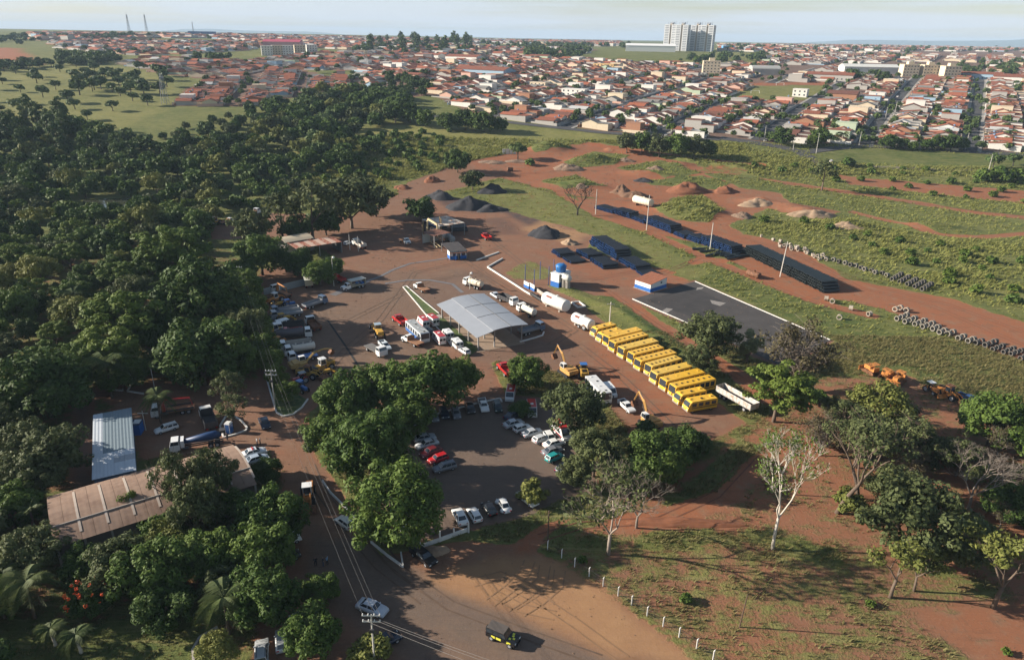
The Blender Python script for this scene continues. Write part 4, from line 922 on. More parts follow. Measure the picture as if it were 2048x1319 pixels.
# larger buildings of the town
def block(px, py, w, d_, h, rz, wall, label, cat='building', rows=0, cols=0, roof='flat', roofm=None, name='building', extra=None, fz=1., wsz=(1.3, 1.2)):
    p = G(px, py); e = link(name, None, None, tuple(p), RD(rz)); tag(e, label, cat)
    mb = MB()
    if roof == 'flat':
        mb.box(-w / 2, w / 2, -d_ / 2, d_ / 2, -3, h); link('wall', mb.mesh('wall', wall), e)
        link('roof', MB().box(-w / 2 - .15, w / 2 + .15, -d_ / 2 - .15, d_ / 2 + .15, h, h + .5).mesh('roof', roofm or wall), e)
    elif roof == 'gable':
        gwall(mb, -w / 2, w / 2, -d_ / 2, d_ / 2, -3, h, d_ * .12, 'x', 0); link('wall', mb.mesh('wall', wall), e)
        r = MB(); gable(r, -w / 2, w / 2, -d_ / 2, d_ / 2, h, d_ * .12, 'x', 0, .5, .2); link('roof', r.mesh('roof', roofm or wall), e)
    elif roof == 'arch':
        mb.box(-w / 2, w / 2, -d_ / 2, d_ / 2, -3, h); link('wall', mb.mesh('wall', wall), e)
        r = MB(); n = 12; pts = [(-d_ / 2 * math.cos(math.pi * i / n) * 1.02, h + .05 + d_ * .16 * math.sin(math.pi * i / n)) for i in range(n + 1)]
        r.prof([(a, b) for a, b in pts], -w / 2 - .3, w / 2 + .3, 0, axis='x'); link('roof', r.mesh('roof', roofm or wall), e)
    if rows:
        wm = MB().box(-wsz[0] / 2, wsz[0] / 2, -.05, 0, 0, wsz[1]).mesh('window', glass()); fh = h / rows
        for i in range(rows):
            for j in range(cols): link('window', wm, e, (-w / 2 + (j + .5) * w / cols, -d_ / 2 - .02, i * fh + 1.))
    if extra: extra(e)
    return e
TW = mat('tower_white', (.58, .59, .60), .8, var=.08, scale=.1); TG = mat('tower_grey', (.30, .33, .37), .8, var=.1); TT = mat('tower_tan', (.40, .33, .26), .8, var=.1)
def tower(px, py, lab, hh=46.):
    p = G(px, py); e = link('apartment_tower', None, None, tuple(p), RD(-28)); tag(e, lab, 'building', 'apartment towers on the skyline'); e.scale = (1.55, 1.55, 1.03)
    for a, b, c, d_, m in ((-8, -1.2, -6, 6, TW), (1.2, 8, -6, 6, TW)): link('wing', MB().box(a, b, c, d_, -3, hh).mesh('wing', m), e)
    link('core', MB().box(-1.2, 1.2, -5, 5, -3, hh + 2.).mesh('core', TT), e)
    link('roof_tank', MB().box(-2.2, 2.2, -2, 2, hh + 2., hh + 4.5).cyl((-5, 0, hh), (-5, 0, hh + 4.5), .25, 6).cyl((4, 1, hh), (4, 1, hh + 6), .25, 6).mesh('roof_tank', TG), e)
    wm = MB().box(-2.4, 2.4, -.08, 0, 0, 1.3).mesh('window', mat('tower_window', (.16, .18, .21), .4)); wm2 = MB().box(0, .08, -3.2, 3.2, 0, 1.3).mesh('window', mat('tower_window', (.16, .18, .21), .4))
    for i in range(15):
        for cx in (-4.6, 4.6): link('window', wm, e, (cx, -6.02, 1 + i * 3.))
        link('window', wm2, e, (8.0, 0, 1 + i * 3.))
for x, y, lab in [(1340, 101, 'leftmost white apartment tower on the skyline'), (1362, 102, 'second white apartment tower from the left'), (1392, 102, 'third white apartment tower, mostly in shade'), (1412, 103, 'rightmost apartment tower of the skyline group')]: tower(x, y, lab)
W_ = WALLS['white']; C_ = WALLS['cream']
block(1300, 103, 92, 30, 10, -8, mat('warehouse_white', (.72, .72, .70), .7, var=.06), 'long white warehouse left of the apartment towers', roof='gable', name='warehouse')
def stair(e): link('stair_tower', MB().box(-3, 3, -4.02, 3, 0, 16).mesh('stair_tower', C_), e)
for x, y, lab in [(1815, 153, 'left one of the three cream apartment blocks'), (1855, 154, 'middle one of the three cream apartment blocks'), (1897, 157, 'right one of the three cream apartment blocks')]:
    block(x, y, 17, 14, 12.5, -6, C_, lab, rows=4, cols=5, name='apartment_block', extra=stair)
block(1421, 146, 19, 15, 12.5, -10, C_, 'cream apartment block with stair tower left of the grey arched hall', rows=4, cols=5, name='apartment_block', extra=stair)
block(1735, 146, 62, 24, 7, -6, mat('warehouse_pale', (.60, .60, .56), .7), 'long pale warehouse left of the cream apartment blocks', roof='gable', name='warehouse')
block(1527, 149, 30, 22, 6, -5, WALLS['grey'], 'grey arched hall behind the football field', roof='arch', roofm=mat('arch_roof_grey', (.36, .36, .34), .6), name='hall')
block(1685, 196, 24, 18, 4, -31, WALLS['brick'], 'large brown roofed shed beside the wide street', roof='gable', roofm=ROOFS['brown'], name='shed')
block(1600, 193, 12, 9, 6, -31, WALLS['white'], 'pale two storey house at the football field corner', rows=2, cols=3, name='house')
block(567, 95, 62, 30, 9, 4, mat('wall_red_stripe', (.55, .30, .30), .8), 'red and white store building on the far left', roof='gable', roofm=mat('roof_crimson', (.45, .08, .12), .6), name='store')
for i, (x, y) in enumerate([(535, 111), (556, 110), (577, 110), (600, 109), (624, 108)]): block(x, y, 15, 12, 12, 20, C_ if i % 2 else W_, f'pale four storey block {["at the left end of", "second in", "in the middle of", "fourth in", "at the right end of"][i]} the far row', rows=4, cols=4, name='apartment_block')
block(405, 72, 60, 30, 10, 0, mat('wall_deep_blue', (.06, .14, .32), .7), 'long blue industrial building below the lattice mast', name='factory')
block(1455, 100, 24, 14, 8, 0, mat('wall_sky_blue', (.10, .30, .55), .7), 'small blue building right of the apartment towers', name='building')
for x, y, w, lab, m in [(1150, 192, 22, 'white two storey block in the middle of the town', W_), (1078, 178, 16, 'cream cube house in the middle of the town', C_), (970, 150, 60, 'long pale blue school building', WALLS['blue']), (860, 118, 40, 'white hall roof in the far town', W_), (930, 122, 50, 'second white hall in the far town', W_), (1210, 138, 26, 'ochre block in the far middle of the town', mat('wall_ochre', (.55, .36, .16), .8)), (1080, 120, 30, 'mint green hall in the far town', WALLS['green']), (1660, 160, 46, 'long low grey hall behind the football field', WALLS['grey']), (1960, 158, 40, 'pale blue roofed hall at the end of the rightmost street', WALLS['blue']), (2040, 165, 50, 'white hall at the right edge of the town', W_), (820, 160, 30, 'red roofed long school block', WALLS['pink'])]:
    block(x, y, w, w * .4, 5.5, -31 if x > 700 else 0, m, lab, rows=2 if w < 30 else 1, cols=int(w / 4), roof='flat' if w < 30 else 'gable', roofm=None if w < 30 else ROOFS['pale' if x % 2 else 'terracotta'], name='hall')
# football goals
for x, y, lab in [(1560, 171, 'white football goal at the far end of the pitch'), (1510, 187, 'white football goal at the near end of the pitch')]:
    p = G(x, y); e = tag(link('football_goal', None, None, tuple(p), RD(-8)), lab, 'goal'); wm = mat('goal_white', (.75, .75, .72), .6)
    for s in (-3.66, 3.66): link('post', MB().cyl((s, 0, 0), (s, 0, 2.44), .12, 6).mesh('post', wm), e)
    link('crossbar', MB().cyl((-3.66, 0, 2.44), (3.66, 0, 2.44), .12, 6).mesh('crossbar', wm), e)
# lattice masts
def mast(px, py, hm, lab, w=4.):
    p = G(px, py); e = tag(link('lattice_mast', None, None, tuple(p)), lab, 'mast'); mm = mat('mast_steel', (.25, .26, .28), .6)
    f = lambda z: w / 2 * (1 - .8 * z / hm) + .25
    for sx in (-1, 1):
        for sy in (-1, 1): link('leg', MB().tube([(sx * f(0), sy * f(0), -2), (sx * f(hm), sy * f(hm), hm)], .34 * hm / 40, 4).mesh('leg', mm), e)
    b = MB(); z = 0.
    while z < hm - 3:
        z2 = z + max(2.5, f(z) * 2)
        for sy in (-1, 1):
            b.tube([(-f(z), sy * f(z), z), (f(z2), sy * f(z2), z2)], .16 * hm / 40, 3).tube([(f(z), sy * f(z), z), (-f(z2), sy * f(z2), z2)], .16 * hm / 40, 3)
        z = z2
    link('bracing', b.mesh('bracing', mm), e)
    link('antenna', MB().cyl((0, 0, hm), (0, 0, hm * 1.12), .12 * hm / 40, 5).box(-1.2, 1.2, -1.2, 1.2, hm * .84, hm * .88).mesh('antenna', mm), e)
mast(259, 67, 50, 'left of the two tall lattice masts on the horizon', 6); mast(294, 66, 54, 'right of the two tall lattice masts on the horizon', 6); mast(387, 66, 40, 'lattice mast behind the long blue building', 4)
mast(523, 66, 60, 'hair thin radio mast in the distance', 1.2); mast(1761, 89, 36, 'thin mast on the right skyline', 1.5); mast(1848, 92, 40, 'rightmost thin mast on the skyline', 1.5); mast(331, 208, 22, 'power pylon at the edge of the orange roofed cluster', 4)
# trees among the houses
tr = random.Random(9); tt = []
for poly, n in ((TOWN_A, 760), (TOWN_B, 40), (TOWN_C, 70), (TOWN_D, 90), (TOWN_E, 130)):
    Q = arr(poly); lo, hi = Q.min(0), Q.max(0); c = 0; it = 0; E = [arr(e) for e in (EXCL[0],)]
    while c < n and it < 20000:
        it += 1; py = tr.uniform(min(q[1] for q in poly), max(q[1] for q in poly)); px = tr.uniform(max(-60, min(q[0] for q in poly)), min(2110, max(q[0] for q in poly)))
        p = G(px, py)[:2]
        if p[1] > 3000 or polysd(p[None], Q)[0] < 0 or polysd(p[None], E[0])[0] > 0: continue
        c += 1; r = tr.uniform(1.4, 3.1) * (1.25 if p[1] > 900 else 1.); tt.append((r * S((p[0], p[1], gz(*p))), p[0], p[1], 'town', r, tr.random()))
for poly, n in (([(690, 104), (830, 84), (940, 88), (945, 105), (800, 110)], 90), ([(1040, 98), (1165, 92), (1180, 106), (1050, 112)], 60), ([(1050, 104), (1180, 108), (1150, 118), (1050, 117)], 40), ([(1905, 130), (2100, 122), (2100, 152), (1925, 152)], 60), ([(110, 112), (230, 112), (240, 128), (120, 132)], 60), ([(60, 92), (100, 84), (90, 76), (0, 78), (0, 90)], 14), ([(170, 78), (230, 72), (300, 74), (220, 82)], 40), ([(740, 190), (780, 150), (850, 155), (860, 190), (800, 205)], 34), ([(1380, 118), (1500, 112), (1560, 122), (1400, 130)], 26), ([(0, 72), (420, 72), (420, 79), (0, 82)], 30), ([(760, 84), (1300, 92), (1300, 98), (760, 92)], 90), ([(1450, 95), (2100, 96), (2100, 106), (1450, 103)], 110), ([(350, 120), (460, 115), (470, 122), (350, 128)], 16), ([(1650, 160), (1750, 150), (1790, 160), (1700, 172)], 10), ([(-60, 145), (100, 135), (110, 128), (-60, 132)], 30)):
    Q = arr(poly); c = 0; it = 0
    while c < n and it < 6000:
        it += 1; px = tr.uniform(min(q[0] for q in poly), max(q[0] for q in poly)); py = tr.uniform(min(q[1] for q in poly), max(q[1] for q in poly)); p = G(px, py)[:2]
        if polysd(p[None], Q)[0] < 0 or p[1] > 5000: continue
        c += 1; r = tr.uniform(3.4, 6.2); tt.append((r * S((p[0], p[1], gz(*p))), p[0], p[1], tr.choice(['darkleaf', 'town', 'eucalypt', 'darkleaf', 'broadleaf'] if 690 < px < 945 else ['darkleaf', 'town', 'broadleaf']) if py < 130 else 'darkleaf', r, tr.random()))
tt.sort(key=lambda t: -t[0])
for i, (s_, x, y, k, r, q) in enumerate(tt):
    if i < 90: L = SPEC[k]['lod'][1 if s_ > 9 else 2]; place(L[int(q * 9) % 2], (x, y, gz(x, y)), q * 6.28, 'green tree among the houses of the town', 'trees among the houses', r / SPEC[k]['R'], name='town_tree')
    else: to_stuff(k, x, y, gz(x, y), r, q)
dt = npmesh('distant_trees', np.concatenate(stuffV), np.concatenate(stuffF), [L_FAR, L_BRIGHT, L_OLIVE, L_YEL, L_MID]); dt.polygons.foreach_set('material_index', np.concatenate(stuffM))
tag(link('distant_trees', dt), 'mass of small far trees in the valley and between the town houses', 'trees', kind='stuff')
print('stuff tris', sum(len(f) for f in stuffF), 'town trees', len(tt))

# ------------------------------------------------------------------ vehicles (x forward, origin on the ground under the middle)
RUB = mat('tyre_rubber', (.018, .018, .019), .9); RIM = mat('wheel_rim', (.30, .30, .31), .45); BLK = mat('black_plastic', (.02, .02, .022), .6)
LAMP = mat('lamp_clear', (.75, .75, .70), .15); TAIL = mat('lamp_red', (.40, .01, .01), .25); STEEL = mat('dark_steel', (.07, .07, .075), .6, metal=.3)
RUSTS = worn('rusty_steel', (.20, .09, .045), (.075, .035, .02), 2.); WOOD = mat('bed_planks', (.30, .15, .08), .85, var=.45, scale=2.)
YEL = mat('paint_bus_yellow', (.72, .42, .040), rough=.38, var=.26, scale=.7, coat=.2); YEL2 = mat('paint_bus_yellow_faded', (.68, .44, .075), rough=.45, var=.3, scale=.6, coat=.15); MACH = worn('machine_yellow', (.52, .30, .05), (.20, .11, .05), 1.6, .58); ORG = worn('machine_orange', (.50, .20, .05), (.16, .07, .03), 1.6, .55)
CW = paint('white', (.74, .74, .72)); CRED = paint('red', (.42, .025, .022)); CBLUE = paint('blue', (.03, .13, .38))
GL = glass()
def wheel_mesh(r, w, n=14):
    return MB().cyl((0, -w / 2, 0), (0, w / 2, 0), r, n, 0).mesh('wheel', RUB)
def rim_mesh(r, w): return MB().cyl((0, -w / 2 - .015, 0), (0, w / 2 + .015, 0), r * .58, 10).mesh('rim', RIM)
_WH = {}
def wheels(P, r, w, xs, y, both=True):
    me, rm = _WH.setdefault((r, w), None) or (wheel_mesh(r, w), rim_mesh(r, w)); _WH[(r, w)] = (me, rm)
    for x in xs:
        for s in (1, -1): P.p.append(('wheel', me, None, ((x, s * y, r), 0.))); P.p.append(('rim', rm, len(P.p) - 1, None))
def pane(c, inset, off, th=0.):
    """pane lying on a quad face, inset from its edges and proud of it"""
    c = [Vector(p) for p in c]; ctr = sum(c, Vector()) / 4; nrm = (c[1] - c[0]).cross(c[3] - c[0]).normalized()
    iu, iv = inset
    def at_(u, v): return c[0].lerp(c[1], u).lerp(c[3].lerp(c[2], u), v) + nrm * off
    q = [at_(iu, iv), at_(1 - iu, iv), at_(1 - iu, 1 - iv), at_(iu, 1 - iv)]
    b = [p - nrm * (off + .03) for p in q]
    return MB().add([tuple(p) for p in q + b], [(0, 1, 2, 3), (0, 4, 5, 1), (1, 5, 6, 2), (2, 6, 7, 3), (3, 7, 4, 0)])
def cabin(P, lo, hi, z0, z1, paintm, sides=2, ins=(.06, .12), name='cabin', wind=(.07, .1), rear=True):
    """painted greenhouse with proud windows; lo/hi = (x rear, x front, half width)"""
    a, b, w = lo; p, q, t = hi
    P.part(name, MB().hexa((a, b, -w, w), (p, q, -t, t), z0, z1), paintm)
    P.part('windscreen', pane([(b, -w, z0), (b, w, z0), (q, t, z1), (q, -t, z1)], wind, .012), GL)
    if rear: P.part('rear_window', pane([(a, w, z0), (a, -w, z0), (p, -t, z1), (p, t, z1)], wind, .012), GL)
    for s in (1, -1):
        for i in range(sides):
            u0, u1 = i / sides, (i + 1) / sides
            A0, A1 = (a + (b - a) * u0, s * w, z0), (a + (b - a) * u1, s * w, z0); B0, B1 = (p + (q - p) * u0, s * t, z1), (p + (q - p) * u1, s * t, z1)
            P.part('side_window', pane([A1, A0, B0, B1] if s > 0 else [A0, A1, B1, B0], ins, .012), GL)
def lamps(P, xf, xr, y, zf, zr, w=.32, h=.16):
    f = MB().box(-.03, .03, -w / 2, w / 2, -h / 2, h / 2)
    fm = f.mesh('headlight', LAMP); rm = f.mesh('tail_light', TAIL)
    for s in (1, -1): P.p.append(('headlight', fm, None, ((xf, s * y, zf), 0.))); P.p.append(('tail_light', rm, None, ((xr, s * y, zr), 0.)))
_CARS = {}
def car(kind, col):
    if (kind, col) in _CARS: return _CARS[(kind, col)]
    PM = paint('car_%02d%02d%02d' % tuple(int(c * 99) for c in col), col); P = Proto('parked_car', 'car')
    if kind == 'sedan':
        P.part('body', MB().prof([(-2.2, .32), (-2.24, .62), (-2.15, .90), (-1.4, .97), (.85, .93), (1.75, .80), (2.12, .64), (2.18, .32)], -.86, .86, inset=.045), PM, True)
        cabin(P, (-1.62, 1.05, .76), (-.95, .38, .60), .93, 1.43, PM); lamps(P, 2.10, -2.21, .62, .60, .74)
    elif kind == 'hatch':
        P.part('body', MB().prof([(-1.85, .32), (-1.9, .62), (-1.86, .92), (.70, .92), (1.55, .78), (1.82, .62), (1.86, .32)], -.80, .80, inset=.045), PM, True)
        cabin(P, (-1.82, .90, .71), (-1.50, .30, .57), .91, 1.43, PM); lamps(P, 1.80, -1.88, .58, .60, .75)
    elif kind == 'wagon':
        P.part('body', MB().prof([(-2.1, .32), (-2.15, .62), (-2.1, .94), (.80, .93), (1.75, .80), (2.05, .64), (2.1, .32)], -.83, .83, inset=.045), PM, True)
        cabin(P, (-2.06, 1.0, .74), (-1.85, .35, .60), .92, 1.46, PM, 3); lamps(P, 2.03, -2.13, .60, .60, .8)
        P.part('roof_rail', MB().cyl((-1.7, .5, 1.49), (.2, .5, 1.49), .025, 6), BLK); P.part('roof_rail', MB().cyl((-1.7, -.5, 1.49), (.2, -.5, 1.49), .025, 6), BLK)
    elif kind == 'jeep':
        P.name = 'off_road_car'
        P.part('body', MB().prof([(-2.15, .5), (-2.15, 1.1), (.75, 1.1), (2.0, 1.02), (2.1, .9), (2.1, .5)], -.88, .88, inset=.03), PM)
        cabin(P, (-2.12, .85, .82), (-2.05, .45, .70), 1.08, 1.78, PM, 3); lamps(P, 2.1, -2.17, .62, .85, .9)
        P.part('roof_panel', MB().box(-2.05, .45, -.72, .72, 1.785, 1.84), mat('jeep_roof', (.10, .085, .075), .7)); P.part('spare_wheel', MB().cyl((-2.42, 0, 1.0), (-2.16, 0, 1.0), .36, 12), RUB)
        ym = mat('sticker_yellow', (.75, .72, .08), .5)
        for k, (x0, x1) in enumerate(((-1.3, -.75), (-.6, .1), (.9, 1.5))):
            for s in (1, -1): P.part('sticker', MB().box(x0, x1, s * .885 - .006, s * .885 + .006, .62, .98), ym)
        for x0, y0 in ((1.0, -.5), (1.2, .1), (1.45, -.25), (1.1, .45)): P.part('sticker', MB().box(x0, x0 + .3, y0, y0 + .3, 1.085, 1.10), ym)
    elif kind == 'pickup':
        P.name = 'pickup_truck'
        P.part('body', MB().prof([(-2.5, .42), (-2.5, .95), (-.72, .95), (-.72, .98), (1.0, .98), (2.1, .86), (2.42, .72), (2.45, .42)], -.86, .86, inset=.03), PM)
        cabin(P, (-.85, 1.05, .78), (-.65, .45, .64), .97, 1.52, PM, 1); lamps(P, 2.4, -2.52, .64, .68, .75)
        P.part('load_bed', MB().box(-2.42, -.92, -.74, .74, .952, .965), STEEL)
        for y in (.80, -.80): P.part('bed_side', MB().box(-2.5, -.9, y - .06, y + .06, .96, 1.22), PM)
        P.part('tailgate', MB().box(-2.53, -2.44, -.74, .74, .96, 1.22), PM)
    elif kind == 'beetle':
        n = 10
        low = [(-2.0 + .0, .35)] + [(-1.98 + .9 * (1 - math.cos(math.pi / 2 * i / 4)), .45 + .52 * math.sin(math.pi / 2 * i / 4)) for i in range(5)] + [(.75, .95)] + [(1.0 + .92 * math.sin(math.pi / 2 * i / 4), .42 + .50 * math.cos(math.pi / 2 * i / 4)) for i in range(5)] + [(1.95, .35)]
        P.part('body', MB().prof(low, -.56, .56, inset=.05), PM, True)
        for x in (-1.25, 1.25):
            for s in (1, -1): P.part('fender', MB().ball((x, s * .58, .48), .48, 10, 0, .75), PM, True)
        cabin(P, (-1.35, .80, .62), (-.75, .42, .50), .93, 1.46, PM); lamps(P, 1.85, -1.9, .55, .6, .6, .22, .22)
        P.part('running_board', MB().box(-.8, .8, -.76, .76, .32, .38), BLK)
    wy = {'sedan': .74, 'hatch': .69, 'wagon': .72, 'jeep': .78, 'pickup': .76, 'beetle': .64}[kind]; r = {'jeep': .38, 'pickup': .36}.get(kind, .31)
    xs = {'sedan': (-1.35, 1.38), 'hatch': (-1.2, 1.2), 'wagon': (-1.3, 1.3), 'jeep': (-1.3, 1.35), 'pickup': (-1.5, 1.5), 'beetle': (-1.25, 1.25)}[kind]
    wheels(P, r, .24, xs, wy)
    if kind != 'beetle':
        L = xs[1] + .78
        P.part('bumper', MB().box(L - .02, L + .06, -.78, .78, .30, .48), BLK if kind in ('jeep', 'pickup') else PM)
        for s in (1, -1): P.part('wing_mirror', MB().box(xs[1] - .75, xs[1] - .6, s * (wy + .16) - .08, s * (wy + .16) + .08, .92, 1.03), PM)
    _CARS[(kind, col)] = P; return P
def van(col, roofc, L=5.2, Hh=2.35, stripe=None, name='van', wdw=3):
    P = Proto(name, 'van'); PM = paint('van_%02d%02d%02d' % tuple(int(c * 99) for c in col), col)
    P.part('body', MB().prof([(-L / 2, .38), (-L / 2, Hh - .12), (-L / 2 + .15, Hh), (L / 2 - 1.25, Hh), (L / 2 - .5, 1.15), (L / 2 - .05, .95), (L / 2, .38)], -.95, .95, inset=.03), PM)
    P.part('roof', MB().box(-L / 2 + .12, L / 2 - 1.3, -.86, .86, Hh + .002, Hh + .06), roofc)
    P.part('windscreen', pane([(L / 2 - .5, -.88, 1.18), (L / 2 - .5, .88, 1.18), (L / 2 - 1.2, .86, Hh - .05), (L / 2 - 1.2, -.86, Hh - .05)], (.04, .06), .03), GL)
    for s in (1, -1):
        for i in range(wdw):
            x = L / 2 - 1.95 - i * 1.15; P.part('side_window', MB().box(x - .45, x + .45, s * .955 - .012, s * .955 + .012, 1.3, 1.95), GL)
        if stripe: P.part('stripe', MB().box(-L / 2 + .2, L / 2 - .7, s * .953 - .012, s * .953 + .012, .85, 1.1), stripe)
    for y in (.45, -.45): P.part('rear_window', MB().box(-L / 2 - .03, -L / 2 + .01, y - .36, y + .36, 1.25, 1.95), GL)
    lamps(P, L / 2 - .03, -L / 2 - .01, .7, .82, .9); wheels(P, .35, .24, (-L / 2 + 1.05, L / 2 - 1.0), .82)
    P.part('roof_vent', MB().box(-.4, .2, -.3, .3, Hh + .06, Hh + .16), CW); return P
def bus(L, micro=False, vents='few', col=YEL, side=None):
    P = Proto('yellow_minibus' if micro else 'yellow_bus', 'bus'); Hh = 2.6 if micro else 2.95; w = 1.12 if micro else 1.26; z0 = .38
    fr = [(L / 2 - .95, Hh), (L / 2 - .55, Hh - .35), (L / 2 - .12, 1.35), (L / 2, 1.0), (L / 2 - .02, z0)] if micro else [(L / 2 - .45, Hh), (L / 2 - .16, Hh - .2), (L / 2 - .03, 1.3), (L / 2, 1.0), (L / 2 - .03, z0)]
    P.part('body', MB().prof([(-L / 2, z0), (-L / 2, Hh - .15), (-L / 2 + .18, Hh)] + fr, -w, w, inset=.022), col)
    a, b = (fr[1], fr[2]); wsc = [(b[0], -w + .1, b[1] + .05), (b[0], w - .1, b[1] + .05), (a[0] + (-.02), w - .12, a[1] + .1), (a[0] - .02, -w + .12, a[1] + .1)]
    P.part('windscreen', pane(wsc, (.03, .02), .035), GL)
    P.part('bumper', MB().box(L / 2 - .05, L / 2 + .06, -w + .05, w - .05, .36, .62), mat('bumper_grey', (.25, .24, .22), .6))
    lamps(P, L / 2 + .01, -L / 2 - .01, w - .32, .85, 1.0, .34, .2)
    n = int((L - 2.2) / 1.25); band = MB(); st = mat('bus_band_black', (.025, .025, .028), .5)
    for s in (1, -1):
        P.part('stripe', MB().box(-L / 2 + .1, L / 2 - .9, s * w - .012, s * w + .012, 1.02, 1.22), st)
        for i in range(n):
            x = -L / 2 + .95 + i * (L - 2.3) / max(1, n - 1) * .97; P.part('side_window', MB().box(x - .54, x + .54, s * w - .016, s * w + .016, 1.42, Hh - .42), GL)
        P.part('wing_mirror', MB().tube([(L / 2 - .3, s * w, 2.1), (L / 2 + .12, s * (w + .22), 2.2)], .03, 4).box(L / 2 + .02, L / 2 + .16, s * (w + .22) - .1, s * (w + .22) + .1, 1.7, 2.2), BLK)
    P.part('door', MB().box(L / 2 - 1.35, L / 2 - .55, -w - .02, -w + .02, .55, Hh - .4), GL)
    P.part('rear_window', MB().box(-L / 2 - .02, -L / 2 + .02, -w + .25, w - .25, 1.55, Hh - .4), GL)
    nv = {'few': 4, 'many': 7, 'wide': 3}[vents]
    for i in range(nv):
        x = -L / 2 + 1. + i * (L - 2.2) / max(1, nv - 1); y = (.0 if vents == 'many' else (.25 if i % 2 else -.2))
        P.part('roof_vent', MB().box(x - .2, x + .2, y - .22, y + .22, Hh + .002, Hh + (.09 if vents != 'wide' else .2)), BLK if (vents == 'many' or i % 2) else col)
    for i in range(1, 6): P.part('roof_rib', MB().box(-L / 2 + i * L / 6.5 - .03, -L / 2 + i * L / 6.5 + .03, -w + .1, w - .1, Hh + .001, Hh + .02), col)
    wheels(P, .42 if micro else .48, .28, (-L / 2 + (1.5 if micro else 2.6), L / 2 - (1.3 if micro else 2.3)), w - .17); return P
def truck(L, cabm, bed, bedm=None, load=None, cabw=1.18, name='truck', cab='flat'):
    """cab over or bonneted truck with different bodies"""
    P = Proto(name, 'truck'); xf = L / 2
    P.part('chassis', MB().box(-L / 2, xf - .3, -.45, -.3, .62, .85).box(-L / 2, xf - .3, .3, .45, .62, .85).box(-L / 2, -L / 2 + .12, -.45, .45, .62, .85), STEEL)
    if cab == 'flat':
        xr = xf - 1.75; P.part('cab', MB().prof([(xr, .7), (xr, 1.7), (xf - .05, 1.7), (xf, 1.3), (xf, .5), (xf - .5, .5)], -cabw, cabw, inset=.02), cabm)
        cabin(P, (xr + .02, xf - .06, cabw - .03), (xr + .12, xf - .38, cabw - .14), 1.69, 2.55, cabm, 1, name='cab_roof', wind=(.05, .1)); lamps(P, xf + .01, -L / 2, .85, .85, .75)
    else:
        xr = xf - 2.6; P.part('cab', MB().prof([(xr, .75), (xr, 1.45), (xr + 1.35, 1.45), (xf - .15, 1.30), (xf, 1.1), (xf, .6), (xr + .4, .6)], -.98, .98, inset=.03), cabm)
        cabin(P, (xr + .02, xr + 1.45, .93), (xr + .15, xr + 1.05, .80), 1.44, 2.15, cabm, 1, name='cab_roof'); lamps(P, xf + .01, -L / 2, .75, .95, .75)
        P.part('grille', MB().box(xf - .02, xf + .03, -.5, .5, .75, 1.15), BLK)
    x1 = xr - .15; x0 = -L / 2
    if bed in ('flat', 'dump', 'drop'):
        P.part('load_bed', MB().box(x0, x1, -1.2, 1.2, .95, 1.10), bedm or WOOD); hs = {'flat': 0, 'dump': 1.0, 'drop': .5}[bed]; sm = load or bedm or STEEL
        if hs:
            for y in (-1.2, 1.14): P.part('bed_side', MB().box(x0, x1, y, y + .06, 1.1, 1.1 + hs), sm)
            P.part('tailgate', MB().box(x0 - .05, x0 + .01, -1.13, 1.13, 1.1, 1.1 + hs), sm); P.part('headboard', MB().box(x1 - .06, x1, -1.13, 1.13, 1.1, 1.4 + hs), sm)
            for i in range(5):
                for y in (-1.25, 1.2): P.part('rib', MB().box(x0 + .3 + i * (x1 - x0 - .6) / 4, x0 + .4 + i * (x1 - x0 - .6) / 4, y, y + .05, 1.0, 1.1 + hs), sm)
        else: P.part('headboard', MB().box(x1 - .06, x1, -1.15, 1.15, 1.1, 2.0), sm)
    elif bed == 'tank':
        n = 16; mb = MB(); c = 1.75; pts = [(x0, .55), (x0 + .15, .88), (x0 + .3, .95), (x1 - .3, .95), (x1 - .15, .88), (x1, .55)]
        mb.tube([(p[0], 0, c) for p in pts], [p[1] for p in pts], n); P.part('tank', mb, bedm or CW, True); P.part('walkway', MB().box(x0 + .5, x1 - .5, -.25, .25, c + .94, c + 1.0), STEEL)
        for x in (x0 + 1., (x0 + x1) / 2, x1 - 1.): P.part('manhole', MB().cyl((x, 0, c + .9), (x, 0, c + 1.12), .24, 10), bedm or CW)
        for x in (x0 + .6, x1 - .8): P.part('saddle', MB().box(x, x + .25, -.7, .7, .85, 1.1), STEEL)
    elif bed == 'box':
        P.part('box_body', MB().box(x0, x1, -1.15, 1.15, .95, 1.08).box(x1 - .06, x1, -1.15, 1.15, 1.08, 2.75).box(x0, x0 + .06, -1.15, 1.15, 1.08, 2.75), bedm or STEEL); P.part('box_roof', MB().box(x0 - .15, x1 + .15, -1.3, 1.3, 2.75, 2.84), load or CW)
        P.part('machinery', MB().box(x0 + .4, x0 + 1.3, -.7, .7, 1.08, 1.9).cyl((x0 + 1.8, -.4, 1.5), (x0 + 2.6, -.4, 1.5), .4, 10), CBLUE)
    elif bed == 'mixer':
        P.part('drum', MB().tube([(x0 + .2, 0, 2.0), (x0 + 1.2, 0, 2.1), (x0 + 2.6, 0, 2.0), (x1 - .6, 0, 1.75)], [.4, .8, .82, .45], 14), bedm or CBLUE, True); P.part('hopper', MB().hexa((x0 - .4, x0 + .3, -.3, .3), (x0 - .6, x0 + .5, -.6, .6), 2.3, 3.0), STEEL)
        P.part('pump_box', MB().box(x1 - .6, x1, -1., 1., 1.0, 2.4), load or CW)
    elif bed == 'crane':
        P.part('load_bed', MB().box(x0, x1 - 1., -1.15, 1.15, .95, 1.10), WOOD); P.part('crane_post', MB().box(x1 - .8, x1 - .2, -.35, .35, .9, 2.4), bedm or ORG)
